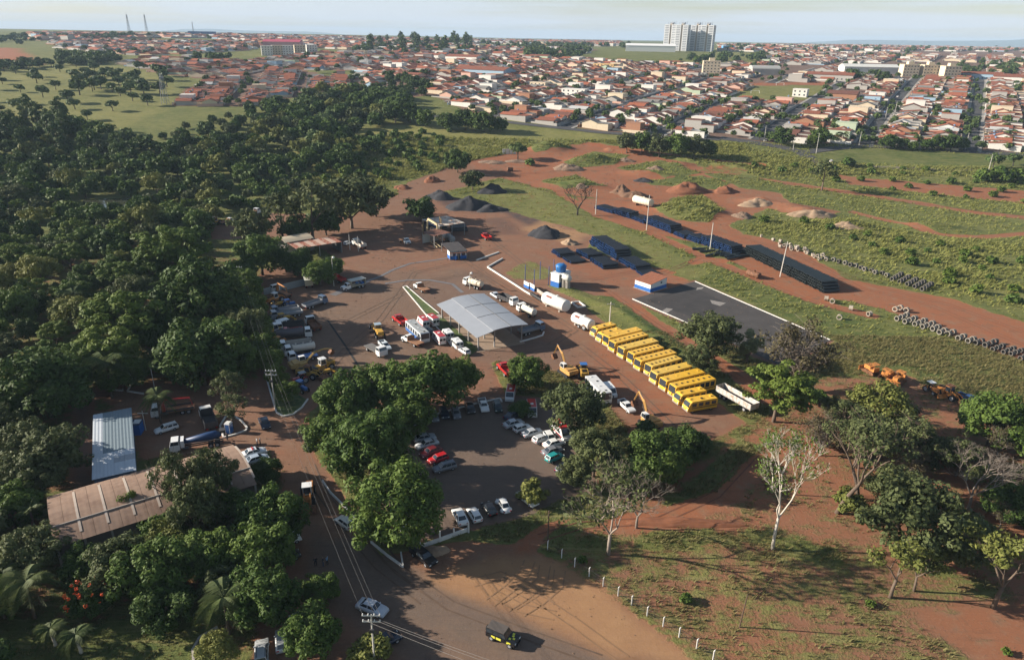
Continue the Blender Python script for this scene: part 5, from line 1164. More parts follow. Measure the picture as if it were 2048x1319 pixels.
        P.part('crane_arm', MB().tube([(x1 - .5, 0, 2.4), (x1 - .9, 0, 3.4), (x0 + .6, .2, 3.1), (x0 + .2, .3, 1.6)], [.2, .22, .18, .12], 6), bedm or ORG)
        for y in (-1.15, 1.09): P.part('bed_side', MB().box(x0, x1 - 1., y, y + .06, 1.1, 1.5), STEEL)
    wheels(P, .48, .3, (xf - 1.1 if cab == 'flat' else xf - .75,), .95); wheels(P, .48, .55, (x0 + 1.1, x0 + 2.25) if L > 7.4 else (x0 + 1.3,), .88)
    P.part('fuel_tank', MB().cyl((xr - 1.4, .75, .75), (xr - .5, .75, .75), .3, 10), STEEL); return P
def excavator(arm='raised', body=None):
    m = body or MACH; P = Proto('excavator', 'excavator')
    for s in (1, -1):
        P.part('track', MB().prof([(-1.9, .12), (-2.1, .5), (-1.8, .9), (1.8, .9), (2.1, .5), (1.9, .12), (1.6, 0), (-1.6, 0)], s * 1.1 - .28, s * 1.1 + .28), BLK)
    P.part('undercarriage', MB().box(-1., 1., -.85, .85, .4, 1.0), STEEL)
    P.part('house', MB().box(-2.2, 1.1, -1.3, 1.3, 1.0, 1.95).box(-2.0, -.6, -1.25, 1.25, 1.95, 2.25), m); P.part('counterweight', MB().prof([(-2.7, 1.05), (-2.85, 1.5), (-2.7, 2.05), (-2.2, 2.05), (-2.2, 1.05)], -1.3, 1.3, inset=.03), m)
    cabin(P, (-.3, 1.35, .48), (-.25, 1.1, .44), 1.96, 2.95, CW, 1, ins=(.08, .08), name='cab')
    for i in range(len(P.p) - 5, len(P.p)): nm, me, un, xf = P.p[i]; P.p[i] = (nm, me, un, ((0, .75, 0), 0.))
    if arm == 'raised': J = [(1.0, -.25, 1.6), (2.6, -.25, 4.3), (4.6, -.25, 5.6), (6.0, -.25, 3.0), (5.6, -.25, 1.0)]
    elif arm == 'long': J = [(1.0, -.25, 1.6), (3.0, -.25, 3.4), (5.4, -.25, 3.9), (7.6, -.25, 3.4), (7.0, -.25, 1.8)]
    else: J = [(1.0, -.25, 1.6), (2.5, -.25, 3.9), (4.4, -.25, 4.4), (5.4, -.25, 2.2), (4.9, -.25, .8)]
    P.part('boom', MB().tube(J[:3], [.26, .34, .22], 4), m); st = P.part('stick', MB().tube([J[2], J[3]], [.26, .16], 4), m)
    P.part('bucket', MB().prof([(J[3][0] - .1, J[3][2]), (J[3][0] + .35, J[3][2] - .5), (J[3][0] + .1, J[3][2] - 1.15), (J[3][0] - .6, J[3][2] - 1.35), (J[3][0] - 1.0, J[3][2] - .9), (J[3][0] - .5, J[3][2] - .4)], -.85, .35), RUSTS, under=st)
    for y in (-.55, .05): P.part('hydraulic_ram', MB().cyl((1.2, y, 1.5), ((J[1][0] + .1), y, J[1][2] - .5), .09, 6), STEEL)
    P.part('hydraulic_ram', MB().cyl((J[1][0] + .2, -.25, J[1][2] + .5), (J[2][0] + .3, -.25, J[2][2] + .25), .09, 6), STEEL); return P
def tractor(col, canopy=None, rim=None, loader=False, name='tractor'):
    P = Proto(name, 'tractor'); P.part('bonnet', MB().prof([(.1, .85), (.1, 1.5), (1.6, 1.42), (1.75, 1.2), (1.75, .8)], -.36, .36, inset=.04), col); P.part('chassis', MB().box(-1.0, 1.6, -.28, .28, .55, .9), STEEL)
    for s in (1, -1): P.part('mudguard', MB().prof([(-1.5, 1.1), (-1.2, 1.55), (-.6, 1.6), (-.2, 1.2), (-.3, 1.1), (-.65, 1.48), (-1.15, 1.44), (-1.4, 1.05)], s * .85 - .22, s * .85 + .22), col)
    P.part('seat', MB().box(-.9, -.45, -.25, .25, 1.1, 1.25).box(-.95, -.85, -.25, .25, 1.25, 1.7), BLK); P.part('steering_wheel', MB().cyl((-.1, 0, 1.45), (-.15, 0, 1.5), .2, 10), BLK)
    if canopy:
        for x, y in ((-1.1, .5), (-1.1, -.5), (.0, .5), (.0, -.5)): P.part('canopy_post', MB().cyl((x, y, 1.3), (x, y, 2.4), .04, 5), STEEL)
        P.part('canopy', MB().hexa((-1.35, .25, -.68, .68), (-1.2, .1, -.6, .6), 2.4, 2.52), canopy)
    me = wheel_mesh(.8, .42, 16); m2 = wheel_mesh(.5, .28); r1, r2 = rim_mesh(.8, .42), rim_mesh(.5, .28)
    for s in (1, -1): P.p.append(('rear_wheel', me, None, ((-.85, s * .85, .8), 0.))); P.p.append(('rim', r1, len(P.p) - 1, None)); P.p.append(('front_wheel', m2, None, ((1.2, s * .75, .5), 0.))); P.p.append(('rim', r2, len(P.p) - 1, None))
    P.part('exhaust', MB().cyl((.9, .2, 1.4), (.9, .2, 2.2), .05, 6), BLK)
    if loader:
        for s in (1, -1): P.part('loader_arm', MB().tube([(-.2, s * .55, 1.5), (1.8, s * .55, 1.3), (2.7, s * .55, .6)], .09, 4), col)
        P.part('bucket', MB().prof([(2.6, .2), (2.5, .9), (3.3, .25), (3.2, .1)], -1.1, 1.1), col)
    return P
def grader():
    P = Proto('road_grader', 'grader'); P.part('frame', MB().tube([(-.5, 0, 1.5), (1.6, 0, 2.1), (4.0, 0, 1.5)], .22, 4), MACH); P.part('engine_house', MB().box(-4.0, -1.4, -.75, .75, 1.0, 2.1), MACH)
    cabin(P, (-1.35, .1, .75), (-1.3, .0, .72), 1.4, 3.0, MACH, 1, name='cab'); P.part('cab_roof', MB().box(-1.5, .25, -.85, .85, 3.0, 3.1), mat('cab_roof_blue_grey', (.30, .38, .45), .5))
    P.part('blade', MB().prof([(1.0, .15), (.85, .45), (1.0, .75), (1.08, .75), (.95, .45), (1.08, .15)], -1.8, 1.8), STEEL); P.part('blade_circle', MB().cyl((1.4, 0, .95), (1.4, 0, 1.1), .8, 14), MACH); P.part('front_axle', MB().box(3.8, 4.2, -.9, .9, .6, .9).box(3.9, 4.1, -.15, .15, .9, 1.5), MACH)
    wheels(P, .65, .42, (-3.5, -2.0), 1.0); wheels(P, .6, .38, (4.0,), 1.05); return P
def wheel_loader(col, roofm=None, roller=False):
    P = Proto('road_roller' if roller else 'wheel_loader', 'roller' if roller else 'loader'); P.part('engine_house', MB().prof([(-3., .9), (-3., 1.9), (-.9, 2.1), (-.9, .9)], -.9, .9, inset=.03), col); P.part('front_frame', MB().box(-.6, 1.6, -.55, .55, .7, 1.4), col)
    cabin(P, (-.9, .5, .7), (-.85, .35, .66), 1.5, 2.9, CW if not roofm else col, 1, name='cab'); P.part('cab_roof', MB().box(-1.0, .55, -.8, .8, 2.9, 3.02), roofm or CW)
    for i in range(4): P.part('grille_slot', MB().box(-3.0 + .35 + i * .35, -3.0 + .5 + i * .35, -.6, .6, 1.97 + i * .04, 2.05 + i * .04), BLK)
    if roller: P.part('drum', MB().cyl((1.9, -1.05, .75), (1.9, 1.05, .75), .75, 18), STEEL); P.part('drum_yoke', MB().box(.9, 2.0, -1.2, -1.08, .55, 1.1).box(.9, 2.0, 1.08, 1.2, .55, 1.1), col); wheels(P, .75, .5, (-2.0,), .85)
    else:
        for s in (1, -1): P.part('loader_arm', MB().tube([(.6, s * .5, 1.9), (2.2, s * .5, 1.5), (3.2, s * .5, .6)], .13, 4), col)
        P.part('bucket', MB().prof([(3.0, .1), (2.9, 1.1), (3.3, 1.2), (4.2, .2), (4.1, .05)], -1.35, 1.35), RUSTS); wheels(P, .75, .55, (-1.9, 1.3), .95)
    return P
def dozer():
    P = Proto('rusty_bulldozer', 'bulldozer')
    for s in (1, -1): P.part('track', MB().prof([(-1.7, .1), (-1.9, .5), (-1.5, .95), (1.3, .85), (1.7, .5), (1.5, .1)], s * .95 - .25, s * .95 + .25), RUSTS)
    P.part('bonnet', MB().box(-.2, 1.7, -.55, .55, .9, 1.75), ORG); P.part('seat_box', MB().box(-1.5, -.2, -.8, .8, .9, 1.35).box(-1.5, -1.2, -.8, .8, 1.35, 1.9), ORG)
    for x, y in ((-1.3, .7), (-1.3, -.7), (-.2, .7), (-.2, -.7)): P.part('canopy_post', MB().cyl((x, y, 1.3), (x, y, 2.6), .06, 5), ORG)
    P.part('canopy', MB().box(-1.5, .0, -.85, .85, 2.6, 2.7), ORG); P.part('blade', MB().prof([(2.2, .1), (2.0, .6), (2.2, 1.2), (2.32, 1.2), (2.15, .6), (2.32, .1)], -1.6, 1.6), ORG); P.part('push_arm', MB().box(-.5, 2.2, 1.22, 1.34, .45, .65).box(-.5, 2.2, -1.34, -1.22, .45, .65), RUSTS)
    P.part('exhaust', MB().cyl((.9, 0, 1.7), (.9, 0, 2.5), .07, 6), RUSTS); return P

# white and blue old bus with roof ladder rails
OLDBUS = bus(10.5, False, 'few', paint('old_bus_pale', (.55, .58, .60))); OLDBUS.name = 'old_bus'
for i in range(11): OLDBUS.part('roof_rail', MB().box(-4.6 + i * .9, -4.5 + i * .9, -1.15, 1.15, 2.97, 3.05), mat('roof_rail_cream', (.55, .50, .38), .6))
for s in (1, -1): OLDBUS.part('stripe', MB().box(-5.1, 4.7, s * 1.265 - .01, s * 1.265 + .016, .45, 1.3), CBLUE)
OLDBUS.part('rear_panel', MB().box(-5.28, -5.24, -1.2, 1.2, .5, 1.45), CBLUE)
B_FULL = bus(11.2, False, 'many'); B_FULL2 = bus(11.2, False, 'few'); B_MID = bus(9.6, False, 'many'); B_MIC = bus(7.2, True, 'wide'); B_FULL3 = bus(11.2, False, 'few', YEL2); B_MID2 = bus(9.6, False, 'many', YEL2)
AMB = van((.74, .74, .72), CRED, 5.4, 2.45, CRED, 'ambulance', 1); VANW = van((.70, .70, .68), CW, 4.6, 2.1, None, 'van', 3); VANR = van((.62, .62, .60), CRED, 5.0, 2.1, CRED, 'minivan', 3)
T_FLAT = truck(7.2, CW, 'flat', mat('bed_grey', (.16, .15, .14), .8)); T_FLATW = truck(6.6, CW, 'flat', WOOD, cab='bonnet'); T_DUMP = truck(7.8, CW, 'dump', WOOD, mat('bed_side_pale', (.50, .47, .42), .7)); T_TANK = truck(7.6, CW, 'tank', worn('tank_dusty_white', (.60, .54, .44), (.38, .25, .13), 1., .56))
T_TANKD = truck(9.2, CW, 'tank', mat('tank_dark', (.12, .11, .12), .5)); T_TANKW = truck(7.4, CW, 'tank', mat('tank_white', (.64, .60, .52), .5)); T_BOX = truck(7.6, CW, 'box', mat('box_cream', (.52, .44, .30), .7), mat('box_roof', (.50, .50, .44), .6), cab='bonnet')
T_MIX = truck(9.2, CW, 'mixer', mat('drum_dark_blue', (.012, .045, .13), .5), CW); T_CRANE = truck(8.4, CW, 'crane', ORG); T_REDT = truck(6.2, CRED, 'drop', CRED, CRED, cab='bonnet'); T_RUST = truck(7.0, CW, 'drop', RUSTS, RUSTS); T_GREY = truck(7.6, paint('cab_dull_blue', (.10, .15, .24)), 'drop', mat('bed_grey2', (.22, .23, .25), .7)); T_BLK = truck(7.2, CW, 'dump', STEEL, mat('bed_black', (.05, .05, .055), .7)); T_REDC = truck(8.0, CW, 'crane', CRED)
EX_R = excavator('raised', worn('excavator_orange_tan', (.50, .27, .08), (.22, .11, .05), 1.4, .6)); EX_L = excavator('long', worn('excavator_sand', (.48, .31, .11), (.24, .14, .06), 1.4, .6)); GRADER = grader(); DOZER = dozer()
def veh(P, rear, front, label, group=None, name=None, tilt=None):
    a, b = G(*rear), G(*front); c = (a + b) / 2; rz = math.atan2(b[1] - a[1], b[0] - a[0])
    return place(P, (c[0], c[1], float(zg(c[0], c[1])) + .02), rz, label, group, name=name, tilt=tilt)

# ------------------------------------------------------------------ depot buildings
CONC = mat('concrete', (.36, .33, .29), .9, var=.25, scale=.8); KERB = mat('kerb_whitewash', (.66, .64, .60), .9, var=.25, scale=1.5); DBLUE = mat('wall_paint_blue', (.02, .12, .40), .8, var=.12); WW = mat('wall_paint_white', (.70, .69, .66), .85, var=.1)
ZINC = mat('zinc_sheet', (.42, .44, .47), .42, metal=.35, var=.12, scale=.4); POSTM = mat('post_grey', (.30, .29, .28), .8); LAWN = None
def frame(o, xdir):
    """local frame: origin o, x axis towards xdir (world points)"""
    o = np.array(o[:2]); v = np.array(xdir[:2]) - o; L = np.linalg.norm(v); v = v / L; return o, math.atan2(v[1], v[0]), L
def loc(o, rz, p): d_ = np.array(p[:2]) - o; return d_[0] * math.cos(rz) + d_[1] * math.sin(rz), -d_[0] * math.sin(rz) + d_[1] * math.cos(rz)
def thing(name, label, cat, o, rz, z=None, group=None):
    return tag(link(name, None, None, (o[0], o[1], float(zg(o[0], o[1])) if z is None else z), rz), label, cat, group)
def corr(mb, x0, x1, ys, zs, step=.55, amp=.05, th=.06):
    """corrugated sheet: ribs run across x, section given by ys, zs"""
    n = max(2, int((x1 - x0) / step)) * 2; m = len(ys); vs = []
    for lay in (0, -th):
        for i in range(n + 1):
            x = x0 + (x1 - x0) * i / n
            for y, z in zip(ys, zs): vs.append((x, y, z + lay + (amp if i % 2 else 0)))
    k = (n + 1) * m; fs = []
    for i in range(n):
        for j in range(m - 1):
            a = i * m + j; fs.append((a, a + m, a + m + 1, a + 1)); fs.append((k + a, k + a + 1, k + a + m + 1, k + a + m))
    for i in range(n): fs += [(i * m, k + i * m, k + (i + 1) * m, (i + 1) * m), (i * m + m - 1, (i + 1) * m + m - 1, k + (i + 1) * m + m - 1, k + i * m + m - 1)]
    for j in range(m - 1): fs += [(j, j + 1, k + j + 1, k + j), (n * m + j, k + n * m + j, k + n * m + j + 1, n * m + j + 1)]
    return mb.add(vs, fs)
def recalc(me):
    b = bmesh.new(); b.from_mesh(me); bmesh.ops.recalc_face_normals(b, faces=b.faces); b.to_mesh(me); b.free(); return me
# open pavilion with curved roof
o, rz, L = frame(G(957, 700), G(884, 637)); _, wB = loc(o, rz, G(987, 692)); _, wC = loc(o, rz, G(1039, 680)); sg = -1 if wC < 0 else 1
e = thing('pavilion', 'open pavilion with curved silver metal roof in the middle of the yard', 'pavilion', o, rz)
a1, a2 = abs(wB), abs(wC); print('pavilion', L, a1, a2); a1 = max(a1, 3.5); a2 = max(a2, a1 + 6.)
link('floor_slab', MB().box(-1.2, L + .6, *sorted((sg * -.8, sg * (a2 + .4))), -.3, .06).mesh('floor_slab', mat('slab_tan', (.30, .22, .16), .9, var=.25, scale=.5)), e)
ys = [sg * (-1.2 + (a1 + .6) * t) for t in (0, .25, .5, .75, 1)]; zs = [4.1 + 1.1 * t for t in (0, .25, .5, .75, 1)]
link('lower_roof', recalc(corr(MB(), -1.5, L + .8, ys, zs).mesh('lower_roof', ZINC)), e)
n = 10; ys = [sg * (a1 - 1.2 + (a2 - a1 + 2.2) * i / n) for i in range(n + 1)]; zs = [5.35 + .50 * math.sin(math.pi * (.12 + .82 * i / n)) - .3 for i in range(n + 1)]
link('curved_roof', recalc(corr(MB(), -1.5, L + .8, ys, zs).mesh('curved_roof', ZINC)), e)
link('roof_seam', MB().tube([(-1.5, ys[5], zs[5] + .07), (L + .8, ys[5], zs[5] + .07)], .07, 5).mesh('roof_seam', mat('seam_dark', (.14, .14, .14), .8)), e)
for k in (1, 2): link('roof_seam', MB().tube([(L * k / 3, yy, zz + .05) for yy, zz in zip(ys, zs)], .05, 4).mesh('roof_seam', mat('seam_dark', (.14, .14, .14), .8)), e)
for i in range(5):
    x = .1 + i * (L - .2) / 4
    for y, h in ((0., 4.0), (a1, 5.2), (a2, 5.2)): link('post', MB().box(x - .14, x + .14, sg * y - .14, sg * y + .14, 0, h).mesh('post', POSTM), e)
    link('truss', MB().tube([(x, sg * a1, 5.0)] + [(x, yy, zz - .28) for yy, zz in zip(ys[1:-1], zs[1:-1])] + [(x, sg * a2, 5.0)], .09, 4).mesh('truss', STEEL), e)
    link('beam', MB().box(x - .08, x + .08, *sorted((0., sg * a1)), 3.95, 4.1).mesh('beam', STEEL), e)
link('back_wall', MB().box(L * .45, L, *sorted((sg * (a2 - .1), sg * (a2 + .1))), 0, 3.4).mesh('back_wall', mat('wall_soot', (.12, .12, .13), .9)), e)
for i in range(3): link('work_bench', MB().box(L * .5 + i * 2.6, L * .5 + i * 2.6 + 1.8, *sorted((sg * (a2 - 1.6), sg * (a2 - .5))), .06, 1.0).mesh('work_bench', STEEL), e)
PAV = (o, rz, L, sg, a1, a2)

# long hall with brown arched roof, lower left
zr = 4.6; BL, BR, TR, TL = (G(108, 1096, zr), G(514, 968, zr), G(473, 883, zr), G(122, 990, zr))
o, rz, L = frame(BL, BR); wd = (loc(o, rz, TR)[1] + loc(o, rz, TL)[1]) / 2; e = thing('long_hall', 'long hall with brown arched sheet roof under the trees at lower left', 'building', o, rz, 0.)
bm_ = worn('roof_brown_sheet', (.255, .172, .125), (.195, .125, .09), .35, .52, .9); sky_ = mat('roof_skylight_strip', (.42, .35, .29), .6)
link('wall', MB().box(.5, L - .5, .6, wd - .6, 0, 4.3).mesh('wall', mat('hall_wall', (.16, .13, .11), .9)), e)
npan = 16
for i in range(npan):
    x0, x1 = L * i / npan + .02, L * (i + 1) / npan - .02; n = 10
    ys = [wd * j / n for j in range(n + 1)]; zs = [zr + 1.5 * math.sin(math.pi * (.06 + .88 * j / n)) - .25 + .012 * (i % 2) for j in range(n + 1)]
    link('roof_panel', recalc(corr(MB(), x0, x1, ys, zs, .8, .01, .05).mesh('roof_panel', bm_)), e)
    if i % 2 == 1: link('skylight', recalc(corr(MB(), x1 - .12, x1 + .22, ys[1:-1], [z + .06 for z in zs[1:-1]], .3, .0, .04).mesh('skylight', sky_)), e)
link('ridge_cap', MB().tube([(0, wd * .27, zr + 1.02), (L, wd * .27, zr + 1.02)], .13, 6).mesh('ridge_cap', sky_), e)
for i in range(9): link('column', MB().box(.2 + i * (L - .6) / 8, .5 + i * (L - .6) / 8, .2, .5, 0, 4.4).mesh('column', CONC), e)

# grey roofed shed beside it
zr = 4.; c_ = [G(183, 958, zr), G(272, 938, zr), G(255, 826, zr), G(175, 828, zr)]
o, rz, L = frame(c_[0], c_[1]); wd = (loc(o, rz, c_[2])[1] + loc(o, rz, c_[3])[1]) / 2; e = thing('metal_shed', 'shed with grey and white sheet roof beside the brown roofed hall', 'shed', o, rz, 0.)
link('wall', MB().box(.3, L - .3, .3, wd - .3, 0, 3.75).mesh('wall', mat('shed_wall', (.10, .16, .24), .85)), e)
wm = mat('sheet_whitish', (.48, .52, .56), .5, var=.12); gm_ = mat('sheet_blue_grey', (.17, .22, .25), .55, var=.15)
for i in range(4):
    for j in range(12):
        m_ = wm if (j < 4 or (i == 0) or (i == 1 and j > 9 and False)) else gm_
        if j == 2 and i > 1: m_ = mat('sheet_grey', (.33, .35, .37), .5)
        x0, x1, y0, y1 = L * i / 4 + .01, L * (i + 1) / 4 - .01, wd * j / 12 + .01, wd * (j + 1) / 12 - .01
        link('roof_sheet', recalc(corr(MB(), x0, x1, [y0, y1], [3.85 + .5 * y0 / wd, 3.85 + .5 * y1 / wd], .5, .04, .05).mesh('roof_sheet', m_)), e)

def shed(name, label, corners, z, roofm, wallm=None, walls=(0, 0, 0, 0), drop=0., arch=0., sheets=1, posts=True, alt=None, cat='shed'):
    """roof over four corner pixels seen at height z (order: around), optional walls on sides"""
    P = [G(*c, z) for c in corners]; o, rz, L = frame(P[0], P[1]); y2 = (loc(o, rz, P[2])[1] + loc(o, rz, P[3])[1]) / 2; lo_, hi_ = sorted((0., y2)); e = thing(name, label, cat, o, rz)
    n = 8 if arch else 2; ys = [lo_ + (hi_ - lo_) * i / (n - 1) for i in range(n)]; zs = [z + arch * math.sin(math.pi * i / (n - 1)) + drop * (i / (n - 1)) for i in range(n)]
    for k in range(sheets):
        m_ = alt if (alt and k % 2) else roofm
        link('roof_sheet', recalc(corr(MB(), L * k / sheets, L * (k + 1) / sheets - (.02 if sheets > 1 else 0), ys, [q + .015 * (k % 2) for q in zs], .6, .05, .06).mesh('roof_sheet', m_)), e)
    if posts:
        for x in (.2, L / 2, L - .2):
            for y in (lo_ + .2, hi_ - .2): link('post', MB().box(x - .1, x + .1, y - .1, y + .1, -.1, z - .12).mesh('post', POSTM), e)
    if wallm:
        for s, bx_ in zip(walls, ((.1, L - .1, lo_ + .1, lo_ + .25), (L - .25, L - .1, lo_ + .26, hi_ - .26), (.1, L - .1, hi_ - .25, hi_ - .1), (.1, .25, lo_ + .26, hi_ - .26))):
            if s: link('wall', MB().box(*bx_, -.1, min(z - .15, s)).mesh('wall', wallm), e)
    return e, L, lo_, hi_
RRED = worn('roof_rust_red', (.26, .085, .05), (.40, .33, .27), 2.2, .56, .8, (1, .25, 1)); RMIX = worn('roof_rust_mixed', (.55, .50, .42), (.26, .11, .06), .9, .55, .75, (1.6, .5, 1)); RBRN = worn('roof_rust_brown', (.17, .075, .05), (.10, .05, .035), .9, .5)
RDRK = worn('roof_dark_sheet', (.055, .05, .05), (.12, .09, .07), .8, .6); BEIG = mat('roof_beige_arch', (.50, .42, .30), .8, var=.12, scale=.4)
shed('open_shed', 'open shed with red and white striped rusty roof', [(592, 497), (684, 483), (678, 470), (600, 482)], 4., RRED, mat('shed_grey_wall', (.20, .21, .22), .9), (0, 3.6, 0, 0), sheets=9, alt=mat('roof_pale_rust', (.42, .30, .24), .8))
shed('arched_shed', 'low beige arched roof behind the striped rusty roof', [(570, 486), (628, 476), (640, 462), (585, 470)], 4.3, BEIG, CONC, (3., 0, 3., 3.), arch=.9)
shed('plant_shed', 'large rusty pale roofed shed of the asphalt plant', [(878, 453), (930, 445), (906, 430), (850, 437)], 5., RMIX, mat('plant_wall', (.06, .06, .06), .9), (0, 0, 4., 4.), sheets=7, alt=worn('roof_rust_b', (.36, .20, .13), (.55, .50, .42), 1., .5))
shed('plant_lean_to', 'brown rusty lean to roof in the middle of the asphalt plant', [(868, 472), (902, 465), (887, 454), (858, 462)], 4.4, RBRN, mat('plant_wall_white', (.50, .50, .46), .85), (0, 0, 3.4, 0), sheets=4)
e, L, lo_, hi_ = shed('guard_house', 'white and blue guard house with dark roof at the asphalt plant corner', [(899, 503), (935, 500), (913, 482), (874, 488)], 3.1, RDRK, None, cat='building', sheets=5)
dd = 3.6
for nm, z0, z1, m_, off in (('wall_base', 0, 1.25, DBLUE, .03), ('wall', 1.25, 3.0, WW, 0.)):
    link(nm, MB().box(.3 - off, L - .3 + off, lo_ + .35 - off, lo_ + .35 + dd + off, z0, z1).mesh(nm, m_), e)
link('door', MB().box(L * .45, L * .45 + .9, lo_ + .24, lo_ + .31, 0, 2.1).mesh('door', BLK), e); link('window', MB().box(L * .7, L * .7 + 1.2, lo_ + .26, lo_ + .33, 1.3, 2.2).mesh('window', GL), e); link('window', MB().box(L * .2, L * .2 + 1., lo_ + .26, lo_ + .33, 1.3, 2.2).mesh('window', GL), e)
for x in (L * .3, L * .62): link('porch_post', MB().cyl((x, lo_ - .9, 0), (x, lo_ - .9, 2.6), .09, 6).mesh('porch_post', DBLUE), e)
link('porch_roof', MB().box(.1, L, lo_ - 1.1, lo_ + .3, 2.6, 2.68).mesh('porch_roof', RBRN), e)
# asphalt plant machinery
p = G(845, 470); q = G(895, 505); o, rz, L = frame(p, q); e = thing('asphalt_plant', 'rusty asphalt plant with dryer drum and cream duct', 'machine', o, rz)
YD = mat('duct_cream', (.58, .46, .26), .7, var=.2); DRM = worn('dryer_drum', (.46, .38, .28), (.22, .09, .05), .9, .5)
link('drum', MB().tube([(2, 3.2, 2.6), (2.4, 3.2, 2.6), (8.5, 3.2, 2.3), (8.8, 3.2, 2.3)], [.9, 1.15, 1.15, .9], 16).mesh('drum', DRM, True), e)
link('drum', MB().tube([(11., 2.2, 2.2), (11.3, 2.2, 2.2), (15, 2.2, 2.0), (15.3, 2.2, 2.0)], [.8, 1.0, 1.0, .8], 16).mesh('drum', DRM, True), e)
link('duct', MB().tube([(2.6, 1.2, .3), (2.6, 1.2, 6.2), (3.1, 1.4, 6.9), (9.2, 2.6, 6.2), (9.6, 2.7, 5.7), (9.6, 2.7, 3.0)], .38, 10).mesh('duct', YD, True), e)
for x, y, h in ((-2.5, 3.5, 6.2), (-1., .8, 5.5), (3.5, 6., 7.5), (4.3, 6.2, 7.), (1.6, -.5, 4.8)): link('stack_post', MB().tube([(x, y, 0), (x, y, h)], .2, 6).mesh('stack_post', mat('post_ochre', (.36, .25, .12), .8)), e)
link('hopper', MB().hexa((-1, 1.2, 3.4, 5.4), (-1.8, 2., 2.6, 6.2), 1.6, 4.4).mesh('hopper', CBLUE), e); link('hopper', MB().hexa((9.5, 11.5, 3.2, 5.), (9.2, 11.8, 3., 5.2), 1.2, 3.6).mesh('hopper', WW), e)
for y in (-.4, .9): link('conveyor_rail', MB().tube([(1., y, .5), (21, y - 1.4, .7)], .12, 5).mesh('conveyor_rail', YD), e)
for i in range(8): link('conveyor_leg', MB().tube([(2.5 + i * 2.5, -.6 - i * .15, 0), (2.5 + i * 2.5, -.6 - i * .15, 1.9)], .09, 5).mesh('conveyor_leg', RUSTS), e)
link('bitumen_tank', MB().tube([(11, 6.2, 1.6), (11.2, 6.2, 1.6), (15.8, 6.2, 1.6), (16, 6.2, 1.6)], [.9, 1.2, 1.2, .9], 16).mesh('bitumen_tank', mat('tank_dull', (.25, .27, .27), .6), True), e)
for x, y in ((11.5, 6.2), (15.2, 6.2)): link('tank_saddle', MB().box(x - .2, x + .2, y - .8, y + .8, 0, .8).mesh('tank_saddle', CONC), e)

# white and blue hut with red roof
P = [G(1274, 573), G(1300, 585), G(1332, 575)]; o, rz, L = frame(P[1], P[2]); y2 = loc(o, rz, P[0])[1]; lo_, hi_ = sorted((0., y2)); e = thing('pump_hut', 'white and blue hut with reddish tiled roof beside the asphalt pad', 'hut', o, rz)
for nm, z0, z1, m_, off in (('wall_base', 0, 1.2, DBLUE, .03), ('wall', 1.2, 2.6, WW, 0.)): link(nm, MB().box(-off, L + off, lo_ - off, hi_ + off, z0 - .1 if z0 == 0 else z0, z1).mesh(nm, m_), e)
link('gable_wall', MB().prof([(lo_, 2.6), (hi_, 2.6), (lo_ + (hi_ - lo_) * .02, 3.2)], L - .15, L, 0, axis='x').prof([(0, 2.6), (L, 2.6), (L, 3.5)], lo_, lo_ + .15).mesh('gable_wall', WW), e)
rt = mat('hut_roof_earth', (.27, .10, .055), .95, var=.4, scale=2.5, bump=.6)
for i in range(7):
    for j in range(5):
        x0, x1, y0, y1 = -.3 + (L + .6) * i / 7, -.3 + (L + .6) * (i + 1) / 7 - .03, lo_ - .3 + (hi_ - lo_ + .6) * j / 5, lo_ - .3 + (hi_ - lo_ + .6) * (j + 1) / 5 - .03; f = lambda x: 2.62 + .95 * (x + .3) / (L + .6) + .02 * ((i + j) % 3)
        link('roof_tile', MB().add([(x0, y0, f(x0)), (x1, y0, f(x1)), (x1, y1, f(x1)), (x0, y1, f(x0)), (x0, y0, f(x0) + .09), (x1, y0, f(x1) + .09), (x1, y1, f(x1) + .09), (x0, y1, f(x0) + .09)], [(3, 2, 1, 0), (4, 5, 6, 7), (0, 1, 5, 4), (1, 2, 6, 5), (2, 3, 7, 6), (3, 0, 4, 7)]).mesh('roof_tile', rt), e)
link('window', MB().box(L * .62, L * .62 + .7, lo_ - .05, lo_ + .02, 2.0, 2.5).mesh('window', GL), e); link('plinth', MB().box(-.35, L + .35, lo_ - .35, hi_ + .35, -.1, .08).mesh('plinth', CONC), e)
# water tower block with blue tank
P = [G(1104, 570), G(1117, 576), G(1140, 568)]; o, rz, L = frame(P[1], P[2]); y2 = max(3., abs(loc(o, rz, P[0])[1])); sg = 1 if loc(o, rz, P[0])[1] > 0 else -1; lo_, hi_ = sorted((0., sg * y2)); e = thing('water_block', 'white and blue block carrying a round blue water tank', 'water tank', o, rz)
for nm, z0, z1, m_, off in (('wall_base', -.1, 1.6, DBLUE, .03), ('wall', 1.6, 4., WW, 0.), ('parapet', 4., 4.3, WW, .12)): link(nm, MB().box(-off, L + off, lo_ - off, hi_ + off, z0, z1).mesh(nm, m_), e)
cx, cy = L * .5, (lo_ + hi_) / 2; tk = mat('tank_plastic_blue', (.02, .15, .42), .45)
link('blue_tank', MB().tube([(cx, cy, 4.3), (cx, cy, 4.4), (cx, cy, 6.3), (cx, cy, 6.75), (cx, cy, 6.9)], [1.35, 1.5, 1.75, 1.2, .5], 20).mesh('blue_tank', tk, True), e)
for k in range(10): an = k * .628; link('tank_rib', MB().tube([(cx + 1.52 * math.cos(an), cy + 1.52 * math.sin(an), 4.4), (cx + 1.77 * math.cos(an), cy + 1.77 * math.sin(an), 6.3)], .06, 4).mesh('tank_rib', tk), e)
o = G(1131, 577); e = thing('pressure_vessel', 'grey horizontal vessel on two concrete cylinders beside the water block', 'vessel', o, RD(-55)); gm2 = mat('vessel_grey', (.55, .54, .50), .6)
